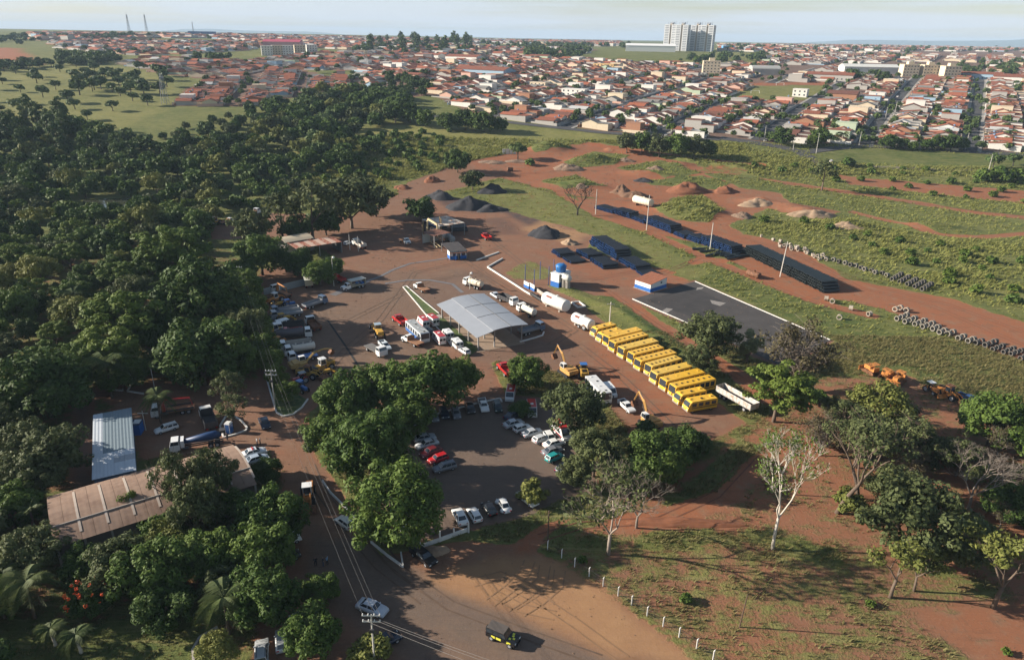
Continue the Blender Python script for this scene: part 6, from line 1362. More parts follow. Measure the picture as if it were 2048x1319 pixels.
link('vessel', MB().tube([(-1.9, 0, 3.4), (-1.7, 0, 3.4), (1.7, 0, 3.4), (1.9, 0, 3.4)], [.6, .95, .95, .6], 16).mesh('vessel', gm2, True), e)
for x in (-1.0, 1.0): link('pedestal', MB().cyl((x, 0, 0), (x, 0, 2.6), .75, 14).mesh('pedestal', CONC), e)
for x in (-1., 0, 1.): link('hatch', MB().cyl((x, 0, 4.3), (x, 0, 4.5), .3, 10).mesh('hatch', gm2), e)
for i, (x, y, hpx) in enumerate([(1050, 568, 37), (1068, 577, 37), (1080, 558, 34), (1097, 570, 36), (1107, 550, 30), (1126, 556, 30)]):
    p = G(x, y); h = hpx / S(p) / .93; tag(link('blue_pole', MB().box(-.09, .09, -.09, .09, -.1, h).box(-.1, .1, -.1, .1, h + .001, h + .06).mesh('blue_pole', mat('pole_blue', (.07, .085, .20), .6)), None, (p[0], p[1], float(zg(p[0], p[1]))), RD(-60)), 'thin dark blue pole standing around the water block', 'pole', 'blue poles around the water block')
def wallseg(name, label, a, b, h, m, th=.2, base=None, cat='wall', part='panel', z0=-.2):
    A_, B_ = G(*a), G(*b); o, rz, L = frame(A_, B_); e = thing(name, label, cat, o, rz)
    n = max(1, int(L / 2.5))
    for i in range(n):
        x0, x1 = L * i / n, L * (i + 1) / n - .02
        if base: link('panel_base', MB().box(x0, x1, -th / 2 - .02, th / 2 + .02, z0, h * .45).mesh('panel_base', base), e)
        link(part, MB().box(x0, x1, -th / 2, th / 2, h * .45 if base else z0, h).mesh(part, m), e)
    return e
wallseg('painted_wall', 'left white and blue wall panel by the blue poles', (1048, 573), (1058, 578), 2., WW, .2, DBLUE); wallseg('painted_wall', 'right white and blue wall panel by the blue poles', (1059, 577), (1069, 583), 2., WW, .2, DBLUE)
wallseg('retaining_wall', 'concrete retaining wall running down to the big white tank', (1070, 580), (1092, 596), 1.1, CONC)
wallseg('boundary_wall', 'grey panel wall behind the parked trucks under the trees', (528, 590), (640, 563), 2., mat('panel_wall', (.28, .30, .30), .9, var=.2))
wallseg('boundary_wall', 'white low wall along the front of the car park', (838, 1097), (935, 1062), .7, KERB, .18)
# dumped horizontal tanks
def htank(name, label, a, b, r, m, legs=True, bands=None, z=0., plate=True):
    A_, B_ = G(*a), G(*b); o, rz, L = frame(A_, B_); e = thing(name, label, 'tank', o, rz); c = r + z
    link('shell', MB().tube([(0, 0, c), (.18, 0, c), (.32, 0, c), (L - .32, 0, c), (L - .18, 0, c), (L, 0, c)], [r * .8, r * .95, r, r, r * .95, r * .8], 24).mesh('shell', m, True), e)
    for k in range(1, 6): link('weld_band', MB().tube([(L * k / 6 - .03, 0, c), (L * k / 6 + .03, 0, c)], r + .02, 24).mesh('weld_band', bands or m), e)
    link('manhole', MB().cyl((L * .55, 0, c + r - .05), (L * .55, 0, c + r + .35), .35, 12).mesh('manhole', m), e)
    if plate: link('name_plate', MB().prof([(L * .2, -.3), (L * .45, -.3), (L * .45, .3), (L * .2, .3)], -.02, .02).xf(Matrix.Translation((0, -r * .72, c + r * .72)) @ Matrix.Rotation(RD(-45), 4, 'X')).mesh('name_plate', mat('plate_red_brown', (.22, .07, .05), .8)), e)
    for x in (L * .2, L * .8): link('saddle', MB().box(x - .25, x + .25, -r * .7, r * .7, -.1, max(.25, z + .2)).mesh('saddle', CONC if legs else RUSTS), e)
    return e
TWH = worn('tank_white_paint', (.68, .67, .63), (.52, .45, .36), .8, .64, .55)
htank('fuel_tank', 'big white horizontal tank lying by the kerb, the larger one', (1090, 607), (1133, 626), 1.75, TWH, z=.3); htank('fuel_tank', 'smaller white horizontal tank behind the orange tractor', (1148, 645), (1183, 662), 1.45, TWH, z=.25)
htank('road_tank', 'cream tank with rusty bands on wheels beyond the pipe rows', (1268, 409), (1302, 419), 1.7, worn('tank_cream', (.66, .58, .45), (.40, .24, .12), .7, .66), False, RUSTS, 1., False)
htank('rusted_pipe', 'dark brown rusted steel pipe lying on the grass by the asphalt pad', (1494, 550), (1519, 558), 1.05, RUSTS, False, None, 0., False)
htank('black_drum_pipe', 'black pipe lying under the big white tank', (1062, 590), (1086, 605), .55, BLK, False, None, 0., False)
# open metal frame on the bank
o, rz, L = frame(G(1150, 605), G(1163, 615)); e = thing('tipper_chassis', 'rusty open metal frame lying on the grass bank', 'frame', o, rz)
for y in (-1.2, 1.2): link('side_beam', MB().box(0, 4.5, y - .15, y + .15, .05, .5).mesh('side_beam', KERB), e)
for x in (0, 4.2): link('end_beam', MB().box(x, x + .3, -1.05, 1.05, .05, .5).mesh('end_beam', KERB), e)
link('floor_plate', MB().box(.3, 4.2, -1.04, 1.04, .05, .15).mesh('floor_plate', RUSTS), e)

# asphalt pad, lawns, kerbs, slabs
PADP = [(1265, 598), (1390, 563), (1660, 680), (1570, 735), (1410, 663)]
flat('asphalt_pad', PADP, .06, mat('pad_asphalt', (.062, .056, .054), .92, var=.45, scale=.25, bump=.15)).location.z = 0
for q in ([(1322, 623), (1333, 616), (1346, 618), (1332, 627)], [(1395, 575), (1408, 574), (1404, 578), (1392, 580)], [(1420, 600), (1452, 606), (1440, 612), (1424, 607)]): flat('floor_stain', q, .066, mat('chalky_stain', (.26, .24, .22), .95, var=.5, scale=1.5))
flat('floor_stain', [(1290, 600), (1390, 575), (1450, 605), (1400, 640), (1330, 615)], .063, mat('oil_stain', (.045, .041, .040), .85, var=.5, scale=.3))
def kerb(name, label, pts, w=.28, h=.22, m=None, closed=False):
    P = [G(*p) for p in pts]; P = P + [P[0]] if closed else P; e = thing(name, label, 'kerb', P[0], 0.); b = P[0]
    for a, c in zip(P, P[1:]):
        v = c[:2] - a[:2]; L = np.linalg.norm(v); an = math.atan2(v[1], v[0]); n = max(1, int(L / 4))
        me = MB().box(0, L / n - .03, -w / 2, w / 2, -.2, h).mesh('kerb_stone', m or KERB)
        for k in range(n): q = a[:2] + v * k / n; link('kerb_stone', me, e, (q[0] - b[0], q[1] - b[1], float(zg(*q)) - e.location.z), an)
    return e
kerb('kerb', 'white kerb on the upper long side of the asphalt pad', [(1390, 563), (1660, 680)]); kerb('kerb', 'white kerb on the lower long side of the asphalt pad', [(1265, 598), (1411, 662)]); kerb('kerb', 'white low kerb around the bank beside the pavilion', [(1005, 518), (975, 535), (1030, 570), (1048, 582), (1092, 608)], .35, .45)
kerb('kerb', 'short white kerb at the asphalt plant corner', [(953, 521), (998, 505)], .4, .4); kerb('kerb', 'white kerb along the left of the long lawn wedge', [(806, 574), (832, 605), (859, 638), (880, 662), (905, 694)]); kerb('kerb', 'white kerb along the right of the long lawn wedge', [(806, 574), (813, 572), (845, 600), (878, 627)])
kerb('kerb', 'white kerb curving around the pavilion end', [(1040, 684), (1070, 676), (1085, 671), (1088, 664)], .35, .3); kerb('kerb', 'white kerb of the small island with two trees', [(452, 833), (468, 832), (483, 842), (494, 855), (492, 861), (470, 869), (447, 875), (440, 852)], .3, .25, closed=True)
kerb('kerb', 'white kerb around the power line verge', [(530, 745), (541, 785), (553, 825), (566, 833), (586, 829), (604, 815), (616, 798)], .3, .25); kerb('kerb', 'white kerb behind the row of dark parked cars', [(806, 842), (880, 826), (940, 810), (1000, 797), (1004, 804)], .3, .25)
kerb('kerb', 'white line of kerb along the road beside the round corner tree, upper part', [(645, 962), (660, 985), (690, 1015), (718, 1048)], .22, .4); kerb('kerb', 'white kerb along the road below the round corner tree', [(742, 1085), (775, 1112), (806, 1134), (802, 1106)], .22, .4); kerb('kerb', 'grey kerb curving round the shrub at the bottom', [(388, 1330), (386, 1300), (400, 1275), (436, 1255)], .3, .3, CONC)
kerb('kerb', 'white zigzag garden edging under the tall palm', [(225, 780), (245, 782), (258, 750), (268, 760), (255, 783), (288, 788)], .25, .3)
kerb('kerb', 'white edging at the lawn corner near the bottom left cars', [(578, 1235), (600, 1224)], .25, .3)
def lawn_mat():
    m, nt, n, l, b, o_ = _nt('lawn_grass'); ns = n.new('ShaderNodeTexNoise'); ns.inputs['Scale'].default_value = 1.2; ns.inputs['Detail'].default_value = 5.; g = n.new('ShaderNodeNewGeometry'); l.new(g.outputs['Position'], ns.inputs['Vector'])
    rp = n.new('ShaderNodeValToRGB'); rp.color_ramp.elements[0].position = .35; rp.color_ramp.elements[1].position = .7; rp.color_ramp.elements[0].color = (.035, .075, .014, 1); rp.color_ramp.elements[1].color = (.13, .14, .04, 1); l.new(ns.outputs['Fac'], rp.inputs[0]); l.new(rp.outputs[0], b.inputs['Base Color']); b.inputs['Roughness'].default_value = .9; return m
LM = lawn_mat()
flat('lawn', [(808, 575), (812, 573), (877, 627), (858, 635)], .10, LM); flat('lawn', [(867, 640), (884, 633), (957, 699), (937, 714), (905, 690)], .10, LM)
flat('lawn', [(532, 748), (543, 785), (555, 824), (567, 831), (585, 828), (603, 814), (614, 799), (580, 780), (548, 740)], .09, LM); flat('path', [(859, 637), (878, 628), (886, 634), (866, 641)], .11, CONC)
# drainage line and water trace across the yard
stm = mat('wet_trace', (.17, .165, .17), .5, var=.4, scale=.5)
ribbon('wet_trace', pxl([(920, 512), (870, 520), (820, 527), (785, 540), (760, 553), (735, 562)]), 1.1, stm, .05, 2.); ribbon('wet_trace', pxl([(735, 562), (700, 575), (665, 590)]), 2.4, stm, .045, 2.); ribbon('wet_trace', pxl([(770, 567), (815, 560), (860, 560), (905, 568), (925, 585)]), 1.1, stm, .05, 2.)
ribbon('drain_channel', pxl([(655, 640), (690, 690), (725, 745)]), .5, mat('drain_dark', (.03, .028, .026), .9), .05, 3.)

TRK = mat('tyre_track_soil', (.130, .085, .058), .95, var=.5, scale=.6); TRKR = mat('tyre_track_red', (.17, .068, .038), .95, var=.5, scale=.6); TRKS = mat('tyre_track_sand', (.25, .145, .078), .95, var=.4, scale=.8)
def tracks(pts, m, gap=1.7, w=.26, dz=.03):
    P = np.array([p[:2] for p in pxl(pts)])
    for s_ in (-gap / 2, gap / 2):
        Q = []
        for i, p in enumerate(P):
            t = P[min(i + 1, len(P) - 1)] - P[max(i - 1, 0)]; t = t / np.linalg.norm(t); Q.append(p + np.array([-t[1], t[0]]) * s_)
        ribbon('tyre_track', Q, w, m, dz, 2.5)
for pts in ([(1000, 1160), (1040, 1180), (1090, 1205), (1150, 1245), (1250, 1319)], [(960, 1150), (985, 1185), (1040, 1215), (1110, 1230)], [(945, 1165), (1000, 1150), (1060, 1175), (1100, 1210)], [(1010, 1215), (1050, 1190), (1085, 1160), (1090, 1130)], [(1040, 1225), (1080, 1200), (1115, 1170), (1120, 1140)], [(980, 1205), (1020, 1175), (1050, 1145), (1060, 1120)]): tracks(pts, TRKS, 1.6, .2)
for pts in ([(690, 1000), (730, 1060), (800, 1140), (900, 1210), (1060, 1270), (1200, 1319)], [(620, 930), (640, 980), (700, 1060), (760, 1130), (850, 1200)], [(700, 640), (780, 600), (860, 560), (960, 545), (1010, 580)], [(640, 760), (690, 700), (760, 640), (830, 545), (920, 525), (1010, 490)], [(980, 740), (1080, 700), (1160, 690), (1250, 760), (1340, 850)], [(1100, 690), (1150, 660), (1120, 640), (1060, 600), (980, 555), (930, 520)], [(800, 430), (880, 440), (960, 460), (1010, 500), (1060, 540), (1180, 570)]): tracks(pts, TRK)
for pts in ([(1150, 405), (1250, 445), (1350, 490), (1480, 545), (1620, 602), (1740, 632)], [(1460, 470), (1580, 500), (1720, 575), (1860, 610), (2048, 690)], [(1500, 480), (1640, 530), (1760, 575), (1900, 610), (2048, 665)], [(1300, 322), (1420, 346), (1600, 371), (1800, 402), (2040, 432)], [(1210, 578), (1290, 635), (1390, 700), (1480, 755)], [(1000, 350), (1100, 345), (1180, 320), (1230, 300)], [(1020, 360), (1120, 390), (1240, 400), (1340, 400), (1440, 380)], [(1180, 560), (1260, 545), (1330, 545), (1400, 515)], [(1080, 1075), (1160, 1050), (1320, 1040), (1430, 990), (1510, 905)]): tracks(pts, TRKR)

# ------------------------------------------------------------------ heaps
def heap(label, px, py, rx, ry, h, m, seed, rot=0., name='gravel_heap'):
    h *= .82 if m is not BG else .95; nt = m is not BG
    c = G(px, py); n, k = 34, 13; rng = np.random.default_rng(seed); vs = [(0, 0, h * .97)]; ph = rng.random(4) * 6
    for i in range(1, k + 1):
        for j in range(n):
            a = 2 * math.pi * j / n; t = i / k; w = 1 + .14 * math.sin(2 * a + ph[0]) + .09 * math.sin(3 * a + ph[1]) + .05 * math.sin(7 * a + ph[2])
            z = h * max(0, (1 - t ** 1.15)) * (1 + .16 * math.sin(4 * a + ph[3]) * t + rng.normal() * .03) - (.25 if i == k else 0)
            vs.append((rx * t * w * math.cos(a), ry * t * w * math.sin(a), z + h * ((.34 if nt else .2) * float(fbm(np.array([math.cos(a) * t * 3. + seed]), np.array([math.sin(a) * t * 3.]), 1., 3, seed)[0]) + rng.normal() * .015) * (t < .97)))
    fs = [(0, 1 + j, 1 + (j + 1) % n) for j in range(n)]
    for i in range(k - 1):
        for j in range(n): a = 1 + i * n + j; b = 1 + i * n + (j + 1) % n; fs.append((a, a + n, b + n, b))
    return tag(link(name, MB().add(vs, fs).mesh(name, m, True), None, (c[0], c[1], float(hgt(c[0], c[1]))), RD(rot)), label, 'heap')
BG = mat('black_aggregate', (.036, .037, .043), .95, var=.5, scale=.9, bump=.9); RS = mat('red_soil_heap', (.22, .085, .042), .95, var=.5, scale=.8, bump=.9); BS = mat('brown_soil_heap', (.17, .095, .058), .95, var=.5, scale=.8, bump=.9); SND = mat('sand_heap', (.33, .23, .15), .95, var=.35, scale=.8, bump=.7); RUBL = mat('rubble_heap', (.24, .16, .11), .95, var=.8, scale=1.6, bump=1.)
for a in [('black gravel heap, the small one behind the plant tree', 880, 396, 7, 5, 4.2, BG, 1), ('largest black gravel heap behind the asphalt plant', 938, 416, 10, 7, 6., BG, 2), ('low black heap joined to the right of the largest one', 982, 420, 7, 5, 3., BG, 3), ('dark lumpy heap behind the small tree', 985, 384, 8, 5, 4.6, BG, 4), ('black gravel heap alone in front of the pipe rows', 1090, 470, 7.5, 6, 4.2, BG, 5), ('small pale sand heap beside the black pipes', 1139, 487, 3.6, 3, 2.4, SND, 6),
          ('brown soil heap, left one of the pair by the cream tank', 1243, 386, 6, 5, 4.6, BS, 7), ('brown soil heap, right one of the pair by the cream tank', 1270, 393, 7, 5, 4., BS, 8), ('large dark red soil heap beyond the grass mound', 1375, 382, 13, 7, 5.2, RS, 9), ('red rubble heap right of the large red soil heap', 1450, 383, 7, 5, 3.4, RS, 10), ('pale sandy heap left of the far track', 1515, 410, 9, 6, 4., SND, 11), ('long sandy heap at the edge of the green strip', 1625, 432, 10, 5, 3.8, SND, 12), ('rubble heap below the sandy heaps', 1483, 434, 6, 4, 2.8, RUBL, 13),
          ('reddish soil heap left of the solitary round tree', 865, 362, 5, 4, 3.6, RS, 14), ('low red soil heap at the grass edge', 805, 376, 5, 4, 2.2, RS, 15), ('brown rubble heap below the grassy mound', 1135, 338, 9, 5, 3.6, RUBL, 16), ('pale rubble heap in front of the grassy mound', 1165, 374, 7, 5, 3., RUBL, 17), ('small black heap on the far dirt lot', 1287, 362, 5, 4, 2., BG, 18), ('debris heap on the far dirt lot, left of the round bush', 985, 325, 8, 4, 1.6, RUBL, 19), ('debris heap under the umbrella shaped tree', 1035, 323, 7, 4, 1.4, RUBL, 20), ('rubble heap among the far grassy mounds', 1310, 338, 6, 4, 2.4, RUBL, 21), ('rubble heap behind the far grassy mounds', 1250, 322, 6, 4, 2.2, RUBL, 22), ('sandy heap inside the right hand grass', 1690, 455, 9, 5, 2.8, SND, 23), ('wheel rutted loose soil ridge by the path', 1370, 1045, 9, 1.6, .8, RS, 24), ('small soil heap at the car park corner', 868, 1102, 2.2, 1.6, .9, SND, 25)]: heap(*a)

# ------------------------------------------------------------------ pipes and concrete rings
PBLK = mat('pipe_black', (.028, .030, .036), .38, var=.2, spec=.5); PBLU = mat('pipe_blue_socket', (.010, .055, .19), .5); PGRN = mat('pipe_green_black', (.030, .040, .042), .38, var=.2)
def pipe_me(L, r, socket, n=10, _c={}):
    if (L, r, socket.name, n) in _c: return _c[(L, r, socket.name, n)]
    _c[(L, r, socket.name, n)] = me = _pipe_me(L, r, socket, n); return me
def _pipe_me(L, r, socket, n):
    mb = MB().ring((0, 0, 0), (L, 0, 0), r * .93, r * .83, n, 0, r * .10, .05); mb.m = [1 if (i // n) in (0,) and i < 6 * n else 0 for i in range(len(mb.m))]; return mb.mesh('pipe', [PBLK if socket is PBLU else PGRN, socket])
npipe = 0; PSV, PSF, PSM = [], [], []
def pstack(a, b, L, r, layers, socket, where, rng_s, stuff=False, skew=90., jitter=.3, taper=True):
    """row of pipes along a-b (near ends), stacked in layers"""
    global npipe
    A_, B_ = G(*a), G(*b); o, rz, W = frame(A_, B_); rng = random.Random(rng_s); me = pipe_me(L, r, socket); ax = rz + RD(skew)
    for ly in range(layers):
        n = int(W / (2.2 * r)) - (ly if taper else 0)
        for i in range(n):
            t = (i + .5 + ly * .5) * 2.2 * r; x, y = o[0] + math.cos(rz) * t, o[1] + math.sin(rz) * t; j = rng.uniform(-jitter, jitter); x += math.cos(ax) * j; y += math.sin(ax) * j; z = float(zg(x, y)) + r * 1.12 + ly * 1.80 * r
            if not stuff:
                ob = link('pipe', me, None, (x, y, z), ax); lay = 'topmost' if ly == layers - 1 else ('lowest' if ly == 0 else 'middle')
                tag(ob, f'{"blue ended black" if socket is PBLU else "dark"} pipe, {lay} layer of {where}', 'pipe', 'pipes of ' + where); npipe += 1
            else:
                b0 = len(PSV); c, s_ = math.cos(ax), math.sin(ax)
                PSV.extend((x + v.co.x * c - v.co.y * s_, y + v.co.x * s_ + v.co.y * c, z + v.co.z) for v in me.vertices); PSF.extend(tuple(b0 + q for q in p.vertices) for p in me.polygons); PSM.extend(p.material_index for p in me.polygons)
pstack((1484, 506), (1650, 588), 6., .47, 4, PGRN, 'the long dark stack by the red track', 1)
pstack((1178, 488), (1236, 522), 6., .48, 4, PBLU, 'the tall stack near the white and blue hut', 2); pstack((1237, 523), (1272, 543), 6., .48, 2, PBLU, 'the lower stack in front of the tall one', 3); pstack((1273, 544), (1290, 555), 6., .42, 1, PBLU, 'the last low row by the hut', 4)
pstack((1102, 505), (1122, 517), 6., .42, 2, PBLU, 'the small left stack on the yard edge', 5); pstack((1124, 518), (1144, 529), 6., .42, 1, PBLU, 'the flat row on the yard edge', 6); pstack((1152, 505), (1178, 520), 6., .42, 2, PBLU, 'the small middle stack on the yard edge', 7); pstack((1180, 522), (1208, 540), 6., .42, 2, PBLU, 'the small right stack on the yard edge', 8)
pstack((901, 455), (905, 465), 6., .45, 2, PBLU, 'the pipes kept behind the plant shed', 9)
for a, b, ly in (((1188, 417), (1225, 428), 2), ((1222, 426), (1262, 438), 3), ((1262, 438), (1290, 449), 2), ((1284, 445), (1345, 468), 4), ((1346, 469), (1370, 479), 2), ((1372, 479), (1400, 489), 3), ((1395, 486), (1468, 512), 4)): pstack(a, b, 6., .42, ly, PBLU, '', 31 + ly, True)
pm = MB(); pm.v, pm.f, pm.m = PSV, PSF, PSM
tag(link('far_pipe_rows', pm.mesh('far_pipe_rows', [PBLK, PBLU])), 'far rows of black pipes with blue sockets stacked by the red track', 'pipes', kind='stuff')
for x, y, rz_ in ((1400, 505, 15), (1425, 510, 20), (1432, 506, 30), (1440, 513, 12), (1450, 516, 25), (1462, 512, 40), (1385, 500, 8), (1412, 514, 35), (1446, 508, -5), (1470, 515, 18), (1455, 520, 30), (1475, 508, 50)):
    p = G(x, y); tag(link('pipe', pipe_me(6., .46, PGRN), None, (p[0], p[1], float(zg(p[0], p[1])) + .5), RD(rz_)), 'loose dark pipe lying askew between the two long pipe rows', 'pipe', 'loose pipes between the rows')
print('pipes', npipe)
RC = [mat('ring_concrete', (.22, .20, .17), .9, var=.3, scale=1.2), mat('ring_concrete_pale', (.36, .31, .25), .9, var=.25, scale=1.2), mat('ring_concrete_dark', (.11, .10, .09), .9, var=.35, scale=1.2)]
RING = [[MB().ring((-.5, 0, 0), (.55, 0, 0), r, r * .78, 16, 0, .07).mesh('concrete_ring', m) for m in RC] for r in (.40, .55, .69)]
def ring(px, py, size, tone, rz_, label, group, up=False, z=0.):
    p = G(px, py); r = (.40, .55, .69)[size]; ob = link('concrete_ring', RING[size][tone], None, (p[0], p[1], float(zg(p[0], p[1])) + (.5 if up else r + .05) + z)); ob.rotation_euler = (0, RD(90) if up else 0, RD(rz_)); return tag(ob, label, 'concrete ring', group)
rr = random.Random(6)
for i in range(15):
    t = i / 14; bx, by = 1792 + 250 * t + rr.uniform(-4, 4), 640 + 78 * t + rr.uniform(-2, 2)
    for j in range(rr.choice((2, 3, 3))): ring(bx + j * 9, by - j * 3.6, 2 if i < 11 else 1, 0 if i < 9 else 2, 22 + rr.uniform(-7, 7), f'grey concrete ring, {ORD[i]} from the left in the right hand row, {("front", "middle", "back")[j]}', 'concrete rings in the right row')
for x, y in ((1790, 622), (1800, 619), (1812, 624)): ring(x, y, 2, 1, 40, 'pale concrete ring at the head of the right row', 'pale rings heading the right row')
for x, y, s, rz_, lab in ((1652, 601, 2, 160, 'pale concrete ring at the end of the long dark pipe stack'), (1664, 606, 2, 60, 'pale concrete ring leaning next to the end of the pipe stack'), (1678, 638, 2, 60, 'pale concrete ring sunk in the grass below the pipe stack'), (1701, 620, 2, 150, 'pale concrete ring alone on the track, left of two'), (1738, 632, 2, 200, 'pale concrete ring alone on the track, right of two')): ring(x, y, s, 1, rz_, lab, None)
for i in range(30): ring(1548 + rr.random() * 75, 488 + 0, 1 if i % 3 else 0, 1, rr.uniform(0, 180), 'small pale concrete ring in the jumbled heap beyond the track', 'jumbled small concrete rings', up=i % 3 == 0, z=0.) if False else None
for i in range(26):
    t = rr.random(); ring(1543 + 78 * t + rr.uniform(-3, 3), 484 + 24 * t + rr.uniform(-6, 6), 1 if i % 3 else 0, 1, rr.uniform(0, 180), 'small pale concrete ring in the jumbled heap beyond the track', 'jumbled small concrete rings', up=i % 3 == 0, z=(.9 if i % 4 == 3 else 0.))
for i in range(8): ring(1626 + i * 4 + rr.uniform(-2, 2), 512 + (i % 4) * 3.0 + rr.uniform(-1, 1), 1, 1, 30 + rr.uniform(-30, 30), 'pale concrete ring in the small pile past the jumbled heap', 'small pile of pale rings', up=i % 4 == 0, z=.6 if i % 3 == 2 else 0)
for i in range(11): ring(1668 + i * 10.5 + rr.uniform(-2, 2), 523 + i * 3.0 + rr.uniform(-1, 1), 2, 2 if i % 2 else 0, 24 + rr.uniform(-10, 10), 'grey concrete ring in the upper row along the grass strip', 'upper row of concrete rings')
for i in range(5):
    for j in range(4): ring(1785 + i * 15 + j * 5.4, 561 + i * 5.0 - j * 3.2, 2, 2, 24 + rr.uniform(-5, 5), 'dark concrete ring in the packed block by the grass strip', 'packed block of dark rings')
ring(1522, 474, 0, 1, 0, 'single upright pale ring left of the jumbled heap', None, True)

# ------------------------------------------------------------------ posts, poles, wires, people
PW = mat('post_white', (.68, .66, .62), .85, var=.15); PWD = mat('pole_wood', (.10, .065, .045), .9); PCC = mat('pole_concrete', (.52, .49, .44), .9)
fp = [(1095, 1098), (1123, 1115), (1149, 1133), (1178, 1152), (1206, 1172), (1236, 1191), (1263, 1209), (1294, 1231), (1326, 1252), (1358, 1273), (1393, 1296), (1426, 1319), (1462, 1345)]
P = [G(*p) for p in fp]; e = thing('wire_fence', 'wire fence on white concrete posts along the tan dirt road', 'fence', P[0], 0.); pme = MB().box(-.07, .07, -.07, .07, -.3, 1.55).add([(-.07, -.07, 1.55), (.07, -.07, 1.55), (.07, .07, 1.55), (-.07, .07, 1.55), (.12, 0, 1.85), (.16, .02, 1.8)], [(0, 1, 5, 4), (1, 2, 5), (2, 3, 4, 5), (3, 0, 4)]).mesh('post', PW)
for p in P: link('post', pme, e, (p[0] - P[0][0], p[1] - P[0][1], 0))
for h in (.4, .85, 1.3): link('wire', MB().tube([(p[0] - P[0][0], p[1] - P[0][1] + .08, h) for p in P], .012, 3).mesh('wire', STEEL), e)
for x, y, h, lab in ((840, 1098, 1.4, 'white post at the left end of the car park wall'), (880, 1082, 1.9, 'thick white post in the car park wall'), (908, 1072, 1.5, 'thin white post in the car park wall'), (937, 1064, 1.9, 'leaning white post at the right end of the car park wall')):
    p = G(x, y); tag(link('white_post', MB().box(-.12, .12, -.12, .12, -.2, h).box(-.09, .09, -.09, .09, h, h + .06).mesh('white_post', PW), None, (p[0], p[1], 0), .4), lab, 'post')
def pole(name, label, bx, by, hpx, m, r=.14, arm=False, lamp=False, cat='pole', tilt=None):
    p = G(bx, by); h = hpx / S(p) / .92; e = thing(name, label, cat, p, 0.)
    if tilt: e.rotation_euler = (tilt[0], tilt[1], 0)
    link('shaft', MB().tube([(0, 0, -.3), (0, 0, h * .5), (0, 0, h)], [r, r * .85, r * .65], 8).mesh('shaft', m), e)
    if arm: link('crossarm', MB().box(-1., 1., -.06, .06, h - .5, h - .38).mesh('crossarm', m), e)
    if lamp: link('lamp', MB().ball((.5, 0, h - .2), .38, 10).mesh('lamp', CW, True), e); link('bracket', MB().tube([(0, 0, h - .3), (.5, 0, h - .2)], .05, 5).mesh('bracket', STEEL), e)
    else: link('cap', MB().cyl((0, 0, h), (0, 0, h + .12), r * .8, 8).mesh('cap', m), e)
    return e
pole('utility_pole', 'white concrete pole above the first yellow minibus', 1218, 660, 54, PCC, .18, True); pole('utility_pole', 'white concrete pole in front of the far blue pipes, second', 1293, 460, 64, PCC, .2); pole('utility_pole', 'white concrete pole in front of the far blue pipes, third', 1420, 498, 48, PCC, .2); pole('utility_pole', 'white leaning pole in front of the long dark pipe stack', 1560, 553, 66, PCC, .2, tilt=(0, RD(3))); pole('utility_pole', 'thin white pole at the left end of the far pipes', 1191, 428, 45, PCC, .2)
pole('timber_pole', 'dark timber pole beside the dirt path at the fence corner', 1095, 1090, 76, PWD, .13); pole('timber_pole', 'bare timber pole alone in the rough grass', 1479, 1253, 74, PWD, .11, tilt=(0, RD(3))); pole('lamp_post', 'lamp post with white globe beside the red truck', 668, 572, 56, PCC, .13, lamp=True); pole('tall_pole', 'tall thin pole with lamp beside the dusty tank truck', 940, 578, 32, PCC, .12, lamp=True)
pole('lamp_post', 'white lamp post in front of the yard palms', 312, 790, 52, PCC, .1); pole('lamp_post', 'T shaped white lamp post beside the shed', 292, 860, 40, PCC, .1, True)
pole('utility_pole', 'pole beside the rusty open shed', 700, 500, 30, PCC, .14); pole('utility_pole', 'pole beside the white lorry near the open shed', 717, 503, 28, PCC, .14)
for x, y, h in ((1528, 283, 28), (1632, 307, 36), (1718, 291, 24), (1976, 345, 32), (1770, 240, 22), (1930, 300, 30), (1850, 230, 18), (1586, 300, 12), (1790, 225, 18)): pole('street_pole', 'concrete street pole at the near edge of the town', x, y, h, PCC, .18, True).__setitem__('group', 'street poles at the town edge')
def top_pole(label, px, py, z, arms=2):
    p = G(px, py, z); e = thing('power_pole', label, 'pole', p, 0., 0.)
    link('shaft', MB().tube([(0, 0, -.3), (0, 0, z)], [.15, .10], 8).mesh('shaft', PCC), e)
    for k in range(arms):
        link('crossarm', MB().box(-1.1, 1.1, -.07, .07, z - .25 - k * .9, z - .12 - k * .9).mesh('crossarm', PCC), e)
        for x in (-1., -.35, .35, 1.): link('insulator', MB().cyl((x, 0, z - .12 - k * .9), (x, 0, z + .12 - k * .9), .07, 6).mesh('insulator', CW), e)
    link('transformer_bracket', MB().box(-.25, .25, -.3, -.1, z - 2.6, z - 2.1).mesh('transformer_bracket', STEEL), e); return p
p1 = top_pole('power pole with double crossarm above the silver car on the road', 742, 1228, 9.); p2 = top_pole('power pole over the kerbed verge by the yard', 541, 740, 9.); p3 = top_pole('power pole among the trees above the round tree row', 476, 533, 9., 1)
WIRE = mat('cable_grey', (.22, .20, .18), .7)
def cable(label, a, b, sag, r=.02): 
    a, b = Vector(a), Vector(b); pts = [tuple(a.lerp(b, i / 14) - Vector((0, 0, sag * 4 * (i / 14) * (1 - i / 14)))) for i in range(15)]; tag(link('power_cable', MB().tube(pts, r, 3).mesh('power_cable', WIRE)), label, 'cable', 'overhead cables')
